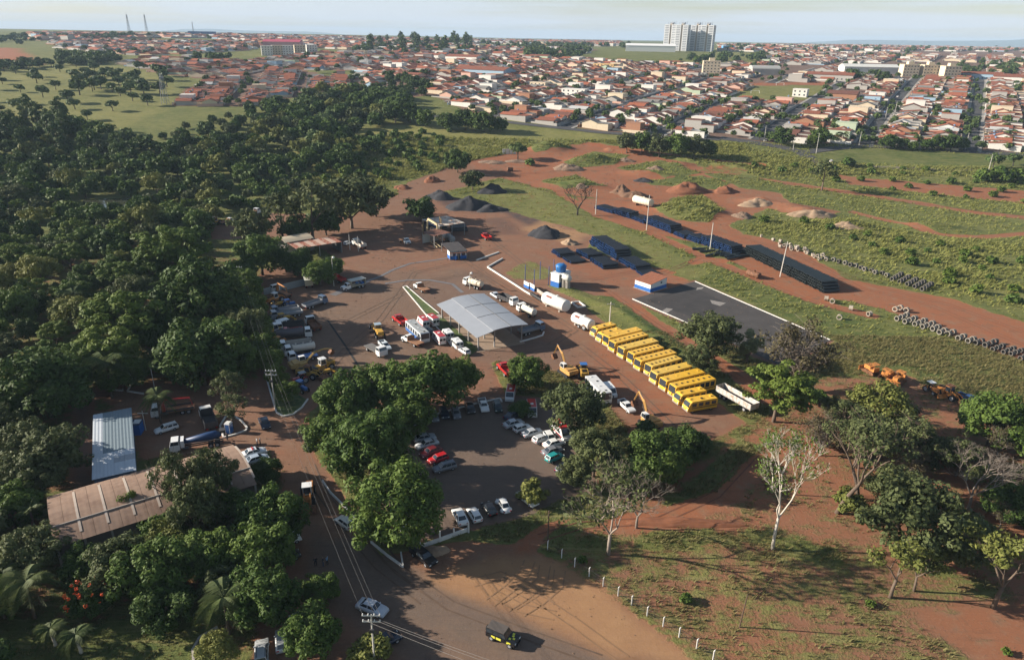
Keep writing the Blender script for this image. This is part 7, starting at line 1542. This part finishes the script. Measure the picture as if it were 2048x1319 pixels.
for i, x in enumerate((-1., .35, 1.)): cable('overhead cable between the road pole and the yard pole', (p1[0] + x, p1[1], 9.05), (p2[0] + x, p2[1], 9.05), .8); cable('overhead cable from the yard pole into the trees', (p2[0] + x, p2[1], 9.05), (p3[0] + x, p3[1], 9.05), .7); cable('overhead cable from the road pole to the right', (p1[0] + x, p1[1], 8.2 + .0), (p1[0] + 34, p1[1] - 14 + x, 8.6), .6)
q = G(1095, 1090); cable('thin cable hanging from the timber pole across the car park', (q[0], q[1], 5.6), tuple(G(838, 1000, 5.)), .3, .015); cable('thin cable hanging from the timber pole to the right', (q[0], q[1], 5.6), tuple(G(1217, 1080, 2.)), .2, .015)

def person_mesh(shirt, trousers, seed, hold=0.):
    """one continuous figure grown from a joint skeleton"""
    V_ = [(0, 0, .95), (0, 0, 1.15), (0, 0, 1.38), (0, 0, 1.50), (.02, 0, 1.66), (0, .11, .90), (.03, .12, .50), (-.02, .12, .08), (.12, .13, .03), (0, -.11, .90), (-.02, -.12, .50), (-.08, -.12, .08), (.06, -.13, .03), (0, .20, 1.40), (-.02, .26, 1.14), (.06, .25, .90), (.09, .24, .80), (0, -.20, 1.40), (0, -.26, 1.14), (.12 + hold, -.22, .95 + hold * .5), (.18 + hold, -.2, .88 + hold * .5)]
    E_ = [(0, 1), (1, 2), (2, 3), (3, 4), (0, 5), (5, 6), (6, 7), (7, 8), (0, 9), (9, 10), (10, 11), (11, 12), (2, 13), (13, 14), (14, 15), (15, 16), (2, 17), (17, 18), (18, 19), (19, 20)]
    rad = [.15, .14, .16, .06, .10, .10, .075, .05, .045, .10, .075, .05, .045, .075, .05, .04, .035, .075, .05, .04, .035]
    me = bpy.data.meshes.new('person'); me.from_pydata(V_, E_, []); o = bpy.data.objects.new('tmp', me); COL.objects.link(o)
    o.modifiers.new('s', 'SKIN'); o.modifiers.new('d', 'SUBSURF').levels = 1
    for i, r in enumerate(rad): me.skin_vertices[0].data[i].radius = (r, r)
    me.skin_vertices[0].data[0].use_root = True
    dg = bpy.context.evaluated_depsgraph_get(); out = bpy.data.meshes.new_from_object(o.evaluated_get(dg)); bpy.data.objects.remove(o)
    for m in (mat('skin_tone', (.28, .15, .10), .7), shirt, trousers, mat('hair_black', (.015, .012, .010), .8)): out.materials.append(m)
    for p in out.polygons:
        c = p.center; p.use_smooth = True
        p.material_index = 3 if (c.z > 1.68 or (c.z > 1.58 and c.x < -.02)) else 0 if (c.z > 1.47 or (abs(c.y) > .19 and c.z < 1.12 and c.z > .7)) else 2 if c.z < .98 else 1
    return out
BLUEJ = mat('cloth_jeans', (.03, .05, .10), .9); WHT = mat('cloth_white', (.66, .66, .66), .9); GRYC = mat('cloth_grey', (.30, .32, .36), .9); DRKC = mat('cloth_dark', (.025, .027, .035), .9); LBL = mat('cloth_light_blue', (.20, .34, .50), .9)
for i, (x, y, sh, tr_, rz_, lab) in enumerate([(515, 890, WHT, BLUEJ, .4, 'person in a white shirt standing with another by the yard road'), (521, 889, GRYC, DRKC, 3.5, 'person in grey standing right of the one in white'), (475, 790, DRKC, BLUEJ, 1., 'person in dark clothes walking left of the power line verge'), (632, 1132, DRKC, DRKC, 2., 'person in dark clothes alone in the shade by the road'), (647, 1131, DRKC, BLUEJ, .3, 'person in dark clothes in the shaded pair'), (655, 1129, LBL, DRKC, 3., 'person in a light blue shirt in the shaded pair'), (455, 880, DRKC, DRKC, 1.2, 'person in dark clothes beside the small kerbed island')]):
    p = G(x, y); tag(link('person', person_mesh(sh, tr_, i, .12 * (i % 2)), None, (p[0], p[1], float(zg(p[0], p[1]))), rz_), lab, 'person')
def cabinp(label, px, py, rz_):
    p = G(px, py); e = thing('portable_toilet', label, 'toilet', p, RD(rz_)); link('body', MB().box(-.55, .55, -.55, .55, 0, 2.0).mesh('body', CBLUE), e); link('roof', MB().hexa((-.6, .6, -.6, .6), (-.45, .45, -.45, .45), 2.0, 2.3).mesh('roof', CW), e); link('door', MB().box(-.4, .4, -.58, -.545, .1, 1.9).mesh('door', CBLUE), e); link('door_frame', MB().box(-.5, -.42, -.575, -.54, .05, 1.95).box(.42, .5, -.575, -.54, .05, 1.95).mesh('door_frame', CW), e)
cabinp('blue portable toilet with white roof on the small kerbed island', 459, 864, -10)
p = G(268, 865); e = thing('blue_cabin', 'blue site cabin with white roof hatch beside the grey roofed shed', 'cabin', p, RD(8)); link('body', MB().box(-1.6, 1.6, -1.1, 1.1, 0, 2.2).mesh('body', DBLUE), e); link('roof', MB().box(-1.7, 1.7, -1.2, 1.2, 2.2, 2.3).mesh('roof', mat('cabin_roof', (.05, .08, .16), .7)), e); link('hatch', MB().box(.3, 1.5, -.6, .9, 2.3, 2.4).mesh('hatch', CW), e)
# white boards by the far tree
for i in range(4):
    p = G(1008 + i * 7, 308); tag(link('white_slab_post', MB().box(-.9, .9, -.1, .1, -.2, 3.).box(-.9, .9, -.16, -.1, 1.2, 1.4).mesh('white_slab_post', PW), None, (p[0], p[1], float(zg(p[0], p[1]))), .2), 'white upright concrete panel beside the umbrella shaped tree', 'panel', 'white panels by the far tree')
p = G(1020, 342); tag(link('rusty_drum', MB().tube([(-1.6, 0, 1.), (-1.5, 0, 1.), (1.5, 0, 1.), (1.6, 0, 1.)], [.7, 1.05, 1.05, .7], 14).cyl((-.8, 0, 1.), (-.7, 0, 1.), 1.12, 14).mesh('rusty_drum', RUSTS), None, (p[0], p[1], float(zg(p[0], p[1]))), .3), 'rusty drum lying on the far dirt lot', 'drum')

# ------------------------------------------------------------------ vehicles in place
ordn = ['first', 'second', 'third', 'fourth', 'fifth', 'sixth', 'seventh', 'eighth', 'ninth', 'tenth', 'eleventh', 'twelfth', 'last']
for i, (fx, fy, rx, ry, P) in enumerate([(1182, 675, 1228, 663, B_MIC), (1194, 686, 1240, 674, B_MIC), (1206, 695, 1281, 676, B_FULL2), (1218, 706, 1292, 686, B_FULL), (1237, 718, 1311, 699, B_FULL3), (1256, 729, 1322, 712, B_MID), (1268, 743, 1349, 722, B_FULL), (1289, 754, 1359, 734, B_MID2), (1302, 769, 1382, 749, B_FULL3), (1320, 783, 1403, 762, B_FULL2), (1337, 796, 1426, 775, B_FULL), (1349, 809, 1406, 797, B_MIC), (1367, 823, 1429, 812, B_MIC)]):
    veh(P, (rx, ry), (fx, fy), f'yellow {"minibus" if P is B_MIC else "bus"}, {ordn[i]} of the yellow row counted from the white tanks', 'row of yellow buses')
SIL, WHI, DKB, BLKC, GRY, RED_, DRED, TEAL, NAVY, DGRN = (.42, .44, .46), (.72, .72, .70), (.012, .022, .045), (.012, .012, .014), (.17, .18, .20), (.42, .012, .015), (.14, .015, .02), (.015, .27, .27), (.01, .02, .06), (.012, .03, .028)
for i, (x, y, k, c, n) in enumerate([(842, 841, 'sedan', DKB, 'dark navy'), (867, 836, 'sedan', GRY, 'grey'), (889, 831, 'hatch', DKB, 'dark blue'), (912, 831, 'hatch', GRY, 'mid grey'), (940, 820, 'sedan', BLKC, 'black'), (967, 816, 'pickup', WHI, 'white'), (995, 818, 'hatch', DGRN, 'dark green')]):
    veh(car(k, c), (x - 4, y - 11), (x + 4, y + 11), f'{n} {"pickup" if k == "pickup" else "car"}, {ordn[i]} from the left in the row along the car park kerb', 'cars along the back kerb of the car park')
for i, (a, b, k, c, n) in enumerate([((1012, 842), (1040, 828), 'sedan', NAVY, 'dark navy'), ((1009, 857), (1045, 846), 'sedan', SIL, 'silver'), ((1027, 866), (1061, 855), 'hatch', WHI, 'white'), ((1044, 876), (1085, 864), 'sedan', SIL, 'large silver'), ((1068, 888), (1097, 876), 'hatch', (.5, .52, .53), 'pale silver'), ((1089, 897), (1127, 886), 'sedan', WHI, 'white'), ((1087, 912), (1124, 901), 'sedan', GRY, 'dark grey'), ((1095, 925), (1122, 913), 'hatch', TEAL, 'turquoise'), ((1118, 947), (1138, 935), 'hatch', NAVY, 'navy')]):
    veh(car(k, c), a, b, f'{n} car, {ordn[i]} from the top in the slanting right row of the car park', 'slanting right row of the car park')
for i, (a, b, k, c, n) in enumerate([((829, 884), (870, 876), 'sedan', (.30, .33, .36), 'blue silver'), ((875, 887), (833, 899), 'sedan', SIL, 'silver'), ((880, 901), (843, 916), 'sedan', DRED, 'dark red'), ((898, 915), (854, 930), 'hatch', RED_, 'bright red'), ((908, 934), (870, 944), 'wagon', GRY, 'grey estate')]):
    veh(car(k, c), a, b, f'{n} car, {ordn[i]} from the top beside the round corner tree', 'left row of the car park')
veh(car('sedan', WHI), (927, 1053), (913, 1024), 'white saloon car, leftmost of the four parked by the white wall'); veh(car('hatch', WHI), (957, 1048), (941, 1021), 'white hatchback, second of the four by the white wall'); veh(car('hatch', BLKC), (986, 1034), (971, 1011), 'black car between the white hatchback and the white beetle shaped car'); veh(car('beetle', WHI), (1015, 1029), (999, 1002), 'white rounded beetle shaped car in the car park'); veh(car('sedan', WHI), (1041, 992), (1068, 1012), 'white and blue car half under the yellow green shrub')
veh(VANR, (1024, 783), (1018, 808), 'red roofed van at the top of the car park beside the round bush'); veh(VANR, (1061, 810), (1066, 843), 'red roofed van right of the small round bush'); veh(AMB, (1108, 858), (1136, 885), 'red and white ambulance hidden behind the silver car row')
veh(bus(9., False, 'few', paint('bus_white', (.66, .66, .64))), (1178, 772), (1214, 812), 'long white bus behind the olive tree', name='white_bus'); veh(VANW, (1209, 778), (1228, 800), 'white van right of the long white bus'); veh(car('pickup', WHI), (1240, 806), (1266, 829), 'white pickup truck between the excavator and the white bus')
veh(car('hatch', (.70, .68, .62)), (704, 1060), (676, 1040), 'cream white hatchback driving up the road'); veh(car('sedan', (.50, .53, .58)), (716, 1210), (774, 1232), 'silver saloon car on the road under the power pole'); veh(car('jeep', (.018, .020, .018)), (981, 1268), (1032, 1290), 'black off road car with yellow stickers on the road'); veh(car('pickup', BLKC), (833, 1107), (862, 1130), 'black pickup parked at the white wall corner')
veh(car('hatch', (.45, .47, .48)), (566, 1306), (564, 1268), 'pale car between the trees at the bottom, upper one'); veh(car('wagon', (.38, .40, .41)), (524, 1330), (525, 1290), 'pale car cut by the bottom edge'); veh(car('hatch', DKB), (760, 1292), (785, 1280), 'dark car half hidden by the shrub under the power pole')
veh(car('wagon', WHI), (556, 1092), (592, 1080), 'white car under the bright green tree by the road'); veh(car('sedan', BLKC), (552, 1125), (590, 1113), 'black car under the trees left of the road'); veh(car('sedan', DKB), (524, 838), (536, 864), 'dark blue car driving past the kerbed verge'); veh(car('wagon', WHI), (352, 856), (315, 867), 'white boxy car in the left courtyard')
pc = veh(car('sedan', (.62, .64, .66)), (492, 914), (526, 905), 'white and dark patrol car at the end of the brown hall'); link('light_bar', MB().box(-.35, -.1, -.5, .5, 1.44, 1.56).mesh('light_bar', CRED), pc)
veh(car('sedan', (.35, .42, .50)), (497, 928), (530, 918), 'bluish car behind the patrol car')
veh(T_MIX, (445, 886), (345, 903), 'white lorry with blue drum in the left courtyard'); veh(T_REDC, (378, 822), (316, 832), 'white and red crane lorry beside the palm'); veh(T_BLK, (425, 862), (412, 832), 'white lorry with dark tipper behind the blue drum lorry')
veh(T_CRANE, (586, 600), (540, 580), 'white crane lorry with orange arm at the grey panel wall'); veh(T_BOX, (621, 583), (613, 557), 'box lorry with pale roof standing by the grey panel wall', name='box_truck'); veh(T_GREY, (592, 622), (548, 630), 'dull blue lorry in the left machine row'); veh(tractor(MACH, None, loader=True, name='backhoe_loader'), (545, 618), (565, 612), 'yellow backhoe loader, upper one of the left machine row'); veh(tractor(CBLUE, CBLUE), (570, 616), (588, 612), 'blue tractor in the left machine row near the trees')
veh(truck(8.6, paint('cab_grey', (.30, .32, .35)), 'drop', mat('bed_grey3', (.26, .28, .30), .7)), (598, 630), (548, 639), 'grey flat lorry in the left machine row'); veh(tractor(MACH, MACH, loader=True, name='backhoe_loader'), (555, 646), (580, 640), 'yellow backhoe with raised arm in the left machine row'); veh(VANW, (572, 652), (550, 658), 'white van in the left machine row'); veh(T_BLK, (600, 657), (560, 663), 'black tipper lorry in the left machine row')
veh(T_REDT, (598, 668), (565, 672), 'dark red lorry in the left machine row'); veh(T_TANKD, (553, 680), (621, 673), 'dark tank lorry with white cab in the left machine row'); veh(T_RUST, (642, 671), (613, 641), 'white lorry with rusty bed beside the left machine row'); veh(T_DUMP, (620, 694), (562, 702), 'white tipper lorry in the left machine row'); veh(T_TANKW, (628, 703), (572, 712), 'pale tank lorry in the left machine row'); veh(truck(6.8, CW, 'flat', CBLUE), (628, 716), (584, 724), 'white cab lorry with blue bed above the sand coloured excavator')
veh(EX_L, (585, 742), (622, 733), 'sand coloured excavator with long boom in the left machine row'); veh(wheel_loader(MACH, None, True), (658, 736), (630, 744), 'yellow road roller with white cab at the end of the machine row'); veh(wheel_loader(MACH, RUSTS), (600, 752), (640, 757), 'yellow wheel loader below the road roller'); veh(tractor(CRED, mat('canopy_grey', (.30, .32, .32), .7)), (612, 762), (590, 768), 'red tractor with grey canopy'); veh(tractor(CBLUE, CBLUE), (596, 778), (612, 786), 'blue tractor at the lower end of the machine row')
veh(GRADER, (767, 686), (744, 650), 'yellow road grader in the middle of the yard'); veh(T_REDT, (815, 657), (786, 636), 'red flatbed truck in the middle of the yard', name='pickup_truck'); veh(OLDBUS, (815, 655), (857, 693), 'old blue and white bus with railed roof'); veh(T_FLATW, (842, 695), (808, 680), 'white truck with rust brown bed beside the old bus'); veh(T_FLAT, (734, 695), (770, 716), 'white flatbed truck with grey bed'); veh(car('pickup', (.55, .60, .62)), (762, 688), (778, 703), 'pale pickup between the flatbed truck and the grader')
veh(AMB, (855, 660), (838, 643), 'red and white ambulance nearest the old bus'); veh(AMB, (874, 655), (855, 640), 'red and white ambulance beside the lawn'); veh(AMB, (888, 693), (868, 674), 'red and white ambulance below the first two'); veh(VANW, (905, 685), (885, 665), 'white van beside the lawn, upper one'); veh(VANW, (922, 702), (904, 685), 'white van beside the lawn, lower one'); veh(car('hatch', DGRN), (866, 672), (852, 660), 'dark car squeezed between ambulance and old bus'); veh(car('hatch', WHI), (938, 712), (920, 700), 'white car beside the lawn at the tree edge')
veh(T_FLATW, (857, 588), (829, 573), 'white truck with wooden bed beside the lawn wedge'); veh(T_BOX, (728, 572), (685, 582), 'white truck with cream box body in the yard'); veh(T_REDT, (682, 565), (668, 560), 'red truck at the lamp post with globe'); veh(T_TANK, (965, 580), (930, 568), 'dusty tank truck behind the pavilion'); veh(T_FLATW, (797, 478), (824, 494), 'white cab flatbed near the asphalt plant'); veh(T_REDT, (985, 486), (960, 470), 'bright red truck bed beside the plant pipes'); veh(car('hatch', WHI), (688, 492), (702, 486), 'white car beside the rusty open shed'); veh(T_DUMP, (730, 500), (708, 488), 'white lorry right of the rusty open shed')
veh(car('sedan', (.45, .48, .52)), (985, 590), (998, 598), 'patrol car behind the pavilion'); veh(T_BLK, (1002, 600), (1030, 612), 'white cab lorry behind the pavilion'); veh(T_TANKW, (1070, 637), (1038, 620), 'white tank truck beside the pavilion'); veh(T_GREY, (1045, 670), (1080, 660), 'grey lorry body at the right end of the pavilion')
veh(tractor(ORG, mat('canopy_orange', (.52, .28, .06), .6), loader=False), (1180, 662), (1155, 652), 'orange tractor with yellow canopy in front of the smaller white tank'); veh(EX_R, (1150, 760), (1118, 738), 'tan excavator with raised arm at the yard edge'); veh(wheel_loader(MACH, CBLUE), (1168, 757), (1163, 742), 'yellow loader with blue roof beside the tan excavator'); veh(EX_R, (1310, 862), (1285, 842), 'tan excavator with raised arm near the last yellow minibus'); veh(T_REDT, (1018, 752), (1004, 738), 'red lorry half hidden by the bushy tree')
veh(wheel_loader(ORG, None), (617, 980), (616, 1022), 'orange wheel loader parked on the approach road'); veh(DOZER, (1752, 752), (1730, 740), 'yellow rusty bulldozer wreck, left one beyond the wood'); veh(DOZER, (1760, 762), (1785, 752), 'yellow rusty bulldozer wreck, middle one beyond the wood', tilt=(RD(4), 0)); veh(DOZER, (1805, 760), (1785, 770), 'orange rusty bulldozer wreck right of the middle one'); veh(tractor(ORG, CW, loader=True, name='backhoe_loader'), (1850, 778), (1875, 792), 'orange backhoe wreck with pale canopy beyond the wood')
veh(wheel_loader(ORG, RUSTS), (1885, 790), (1910, 802), 'rusty loader wreck right of the orange backhoe'); veh(car('pickup', (.03, .14, .40)), (1925, 798), (1950, 808), 'blue pickup wreck at the right end of the scrap row')
tr_ = Proto('tipper_trailer', 'trailer'); bs = worn('trailer_white', (.46, .44, .41), (.30, .20, .13), 1., .56)
tr_.part('floor', MB().box(-5., 5., -1.2, 1.2, 1.05, 1.2), STEEL)
for y in (-1.25, 1.19): tr_.part('side_panel', MB().box(-5., 5., y, y + .06, 1.2, 2.5), bs)
for i in range(11):
    for y in (-1.3, 1.25): tr_.part('rib', MB().box(-4.95 + i * .98, -4.85 + i * .98, y, y + .05, 1.1, 2.5), bs)
for x in (-5.05, 5.0): tr_.part('end_panel', MB().box(x, x + .05, -1.18, 1.18, 1.2, 2.5), bs)
wheels(tr_, .5, .5, (-3.6, -2.4, 3.2), .95)
veh(tr_, (1438, 788), (1508, 828), 'long white tipper trailer beside the last yellow minibus')
for i, (x, y, P, lab) in enumerate([(432, 448, wheel_loader(MACH), 'yellow machine seen between the trees on the upper left track'), (455, 447, T_FLATW, 'white truck seen between the trees on the upper left track'), (505, 430, T_RUST, 'rusty white truck on the upper left track')]): veh(P, (x - 8, y + 2), (x + 8, y - 2), lab)
for x, y, c, lab in [(1770, 226, (.10, .22, .42), 'blue car parked in the middle long street'), (1662, 324, WHI, 'white car on the lane beside the bright green field'), (1955, 245, GRY, 'dark car in the rightmost long street'), (1795, 195, WHI, 'white car far up the middle long street')]:
    veh(car('hatch', c), (x - 4, y + 6), (x + 4, y - 6), lab)

for i, (x, y, P, lab) in enumerate([(552, 604, wheel_loader(ORG), 'orange loader at the upper end of the left machine row'), (552, 668, wheel_loader(MACH), 'yellow loader between the black tipper and the dark red lorry'), (560, 690, tractor(ORG, ORG), 'orange tractor beside the dark tank lorry'), (648, 752, tractor(MACH, None, loader=True, name='backhoe_loader'), 'yellow backhoe at the right of the machine row end'), (630, 612, T_GREY, 'dull blue lorry standing out of the left machine row')]): veh(P, (x - 9, y + 3), (x + 9, y - 3), lab)
for x, y, c, k, lab in [(818, 846, SIL, 'hatch', 'silver car under the tree at the left end of the kerb row'), (800, 1048, WHI, 'hatch', 'white car seen through the round corner tree'), (572, 1060, WHI, 'sedan', 'white car under the bright green tree, upper one'), (1100, 880, WHI, 'hatch', 'white car behind the slanting silver row')]: veh(car(k, c), (x - 6, y - 8), (x + 6, y + 8), lab)

# ------------------------------------------------------------------ grass
def tufts(name, n, box, dens, hmin, hmax, dark, light, seed, blades=5, label='', wmul=1.):
    rng = np.random.default_rng(seed); x = rng.uniform(box[0], box[1], n * 6); y = np.sqrt(rng.uniform(box[2] ** 2, box[3] ** 2, n * 6)) if False else rng.uniform(box[2], box[3], n * 6)
    w = dens(x, y); k = rng.random(len(x)) < w
    v_ = np.abs(x) < y * .78 + 26; x, y = x[k & v_][:n], y[k & v_][:n]; m = len(x)
    z = zg(x, y); tall = attr('tall', x, y); h = (hmin + (hmax - hmin) * tall) * (.6 + .8 * rng.random(m)) * (1 + y / 500.)
    V_ = np.empty((m, blades, 3, 3), np.float32); clr = rng.random(m)
    for b in range(blades):
        a = rng.uniform(0, 2 * np.pi, m); lean = rng.uniform(.25, .95, m); wd = h * rng.uniform(.10, .22, m) * wmul; ox, oy = rng.normal(size=(2, m)) * .25 * h
        dx, dy = np.cos(a) * lean + .35, np.sin(a) * lean - .2
        V_[:, b, 0] = np.stack([x + ox - np.sin(a) * wd, y + oy + np.cos(a) * wd, z - .05], 1); V_[:, b, 1] = np.stack([x + ox + np.sin(a) * wd, y + oy - np.cos(a) * wd, z - .05], 1)
        V_[:, b, 2] = np.stack([x + ox + dx * h, y + oy + dy * h, z + h * rng.uniform(.5, 1.05, m)], 1)
    V_ = V_.reshape(-1, 3); o = link(name, npmesh(name, V_, np.arange(len(V_)).reshape(-1, 3), leafmat(name + '_blades', dark, light, .3, .8)))
    return tag(o, label, 'grass', kind='stuff')
nz = lambda x, y, s, sd: fbm(x, y, s, 3, sd)
tufts('rough_grass', 40000, (-75, 165, 52, 175), lambda x, y: np.clip(attr('g', x, y) + .55 * nz(x, y, 5., 4) - .42, 0, 1) * (attr('tall', x, y) > .12), .16, .75, (.060, .080, .022), (.31, .25, .115), 1, 5, 'rough dry and green grass over the near slopes and banks')
tufts('tall_grass', 56000, (-120, 330, 175, 470), lambda x, y: np.clip(attr('g', x, y) - .35, 0, 1) * np.clip(attr('tall', x, y) * 1.6 - .25, 0, 1) * (.55 + .8 * nz(x, y, 14., 8)), .22, .85, (.085, .130, .030), (.33, .31, .10), 2, 4, 'tall green and yellow grass over the earthworks and field belts', 1.3)

def clods(name, n, box, dens, seed, label):
    rng = np.random.default_rng(seed); x = rng.uniform(box[0], box[1], n * 8); y = rng.uniform(box[2], box[3], n * 8); k = (rng.random(len(x)) < dens(x, y)) & (np.abs(x) < y * .78 + 20); x, y = x[k][:n], y[k][:n]; m = len(x); z = zg(x, y)
    r = (.03 + .13 * rng.random(m) ** 3.) * (.55 + y / 170.); base = np.array([(1, 0, 0), (-.5, .87, 0), (-.5, -.87, 0), (0, 0, 1.)]); V_ = base[None] * r[:, None, None] * (.6 + .8 * rng.random((m, 4, 3))); V_[:, :, 2] -= .03
    V_ += np.stack([x, y, z], 1)[:, None]; b = (np.arange(m) * 4)[:, None, None]; F_ = (b + np.array([(0, 1, 3), (1, 2, 3), (2, 0, 3)])[None]).reshape(-1, 3)
    o = link(name, npmesh(name, V_.reshape(-1, 3), F_, leafmat(name + '_earth', (.07, .045, .032), (.25, .165, .11), 0., .95))); return tag(o, label, 'rubble', kind='stuff')
clods('loose_rubble', 26000, (-90, 170, 52, 420), lambda x, y: np.clip(.75 - attr('g', x, y) * 1.6, 0, 1) * np.clip(nz(x, y, 11., 21) * 1.6 + .25, .04, 1) * np.clip(150. / y, .3, 1), 5, 'small stones, clods and litter strewn over the bare dirt')

# ------------------------------------------------------------------ air
hz = MB().box(-13000, 13000, -700, 19000, -31, 175).mesh('haze', None) if False else None
hm = bpy.data.materials.new('haze_air'); hm.use_nodes = True; hm.node_tree.nodes.clear()
ho = hm.node_tree.nodes.new('ShaderNodeOutputMaterial'); hv = hm.node_tree.nodes.new('ShaderNodeVolumePrincipled')
hv.inputs['Color'].default_value = (.58, .77, 1., 1); hv.inputs['Density'].default_value = 8e-5; hv.inputs['Anisotropy'].default_value = 0.
hm.node_tree.links.new(hv.outputs[0], ho.inputs['Volume'])
tag(link('haze', MB().box(-19000, 19000, -800, 19500, -32, 210).mesh('haze', hm)), 'thin bluish air over the whole view', 'haze', kind='stuff')
print('objects', len(bpy.data.objects), 'tris', sum(len(m.loops) - 2 * len(m.polygons) for m in bpy.data.meshes))
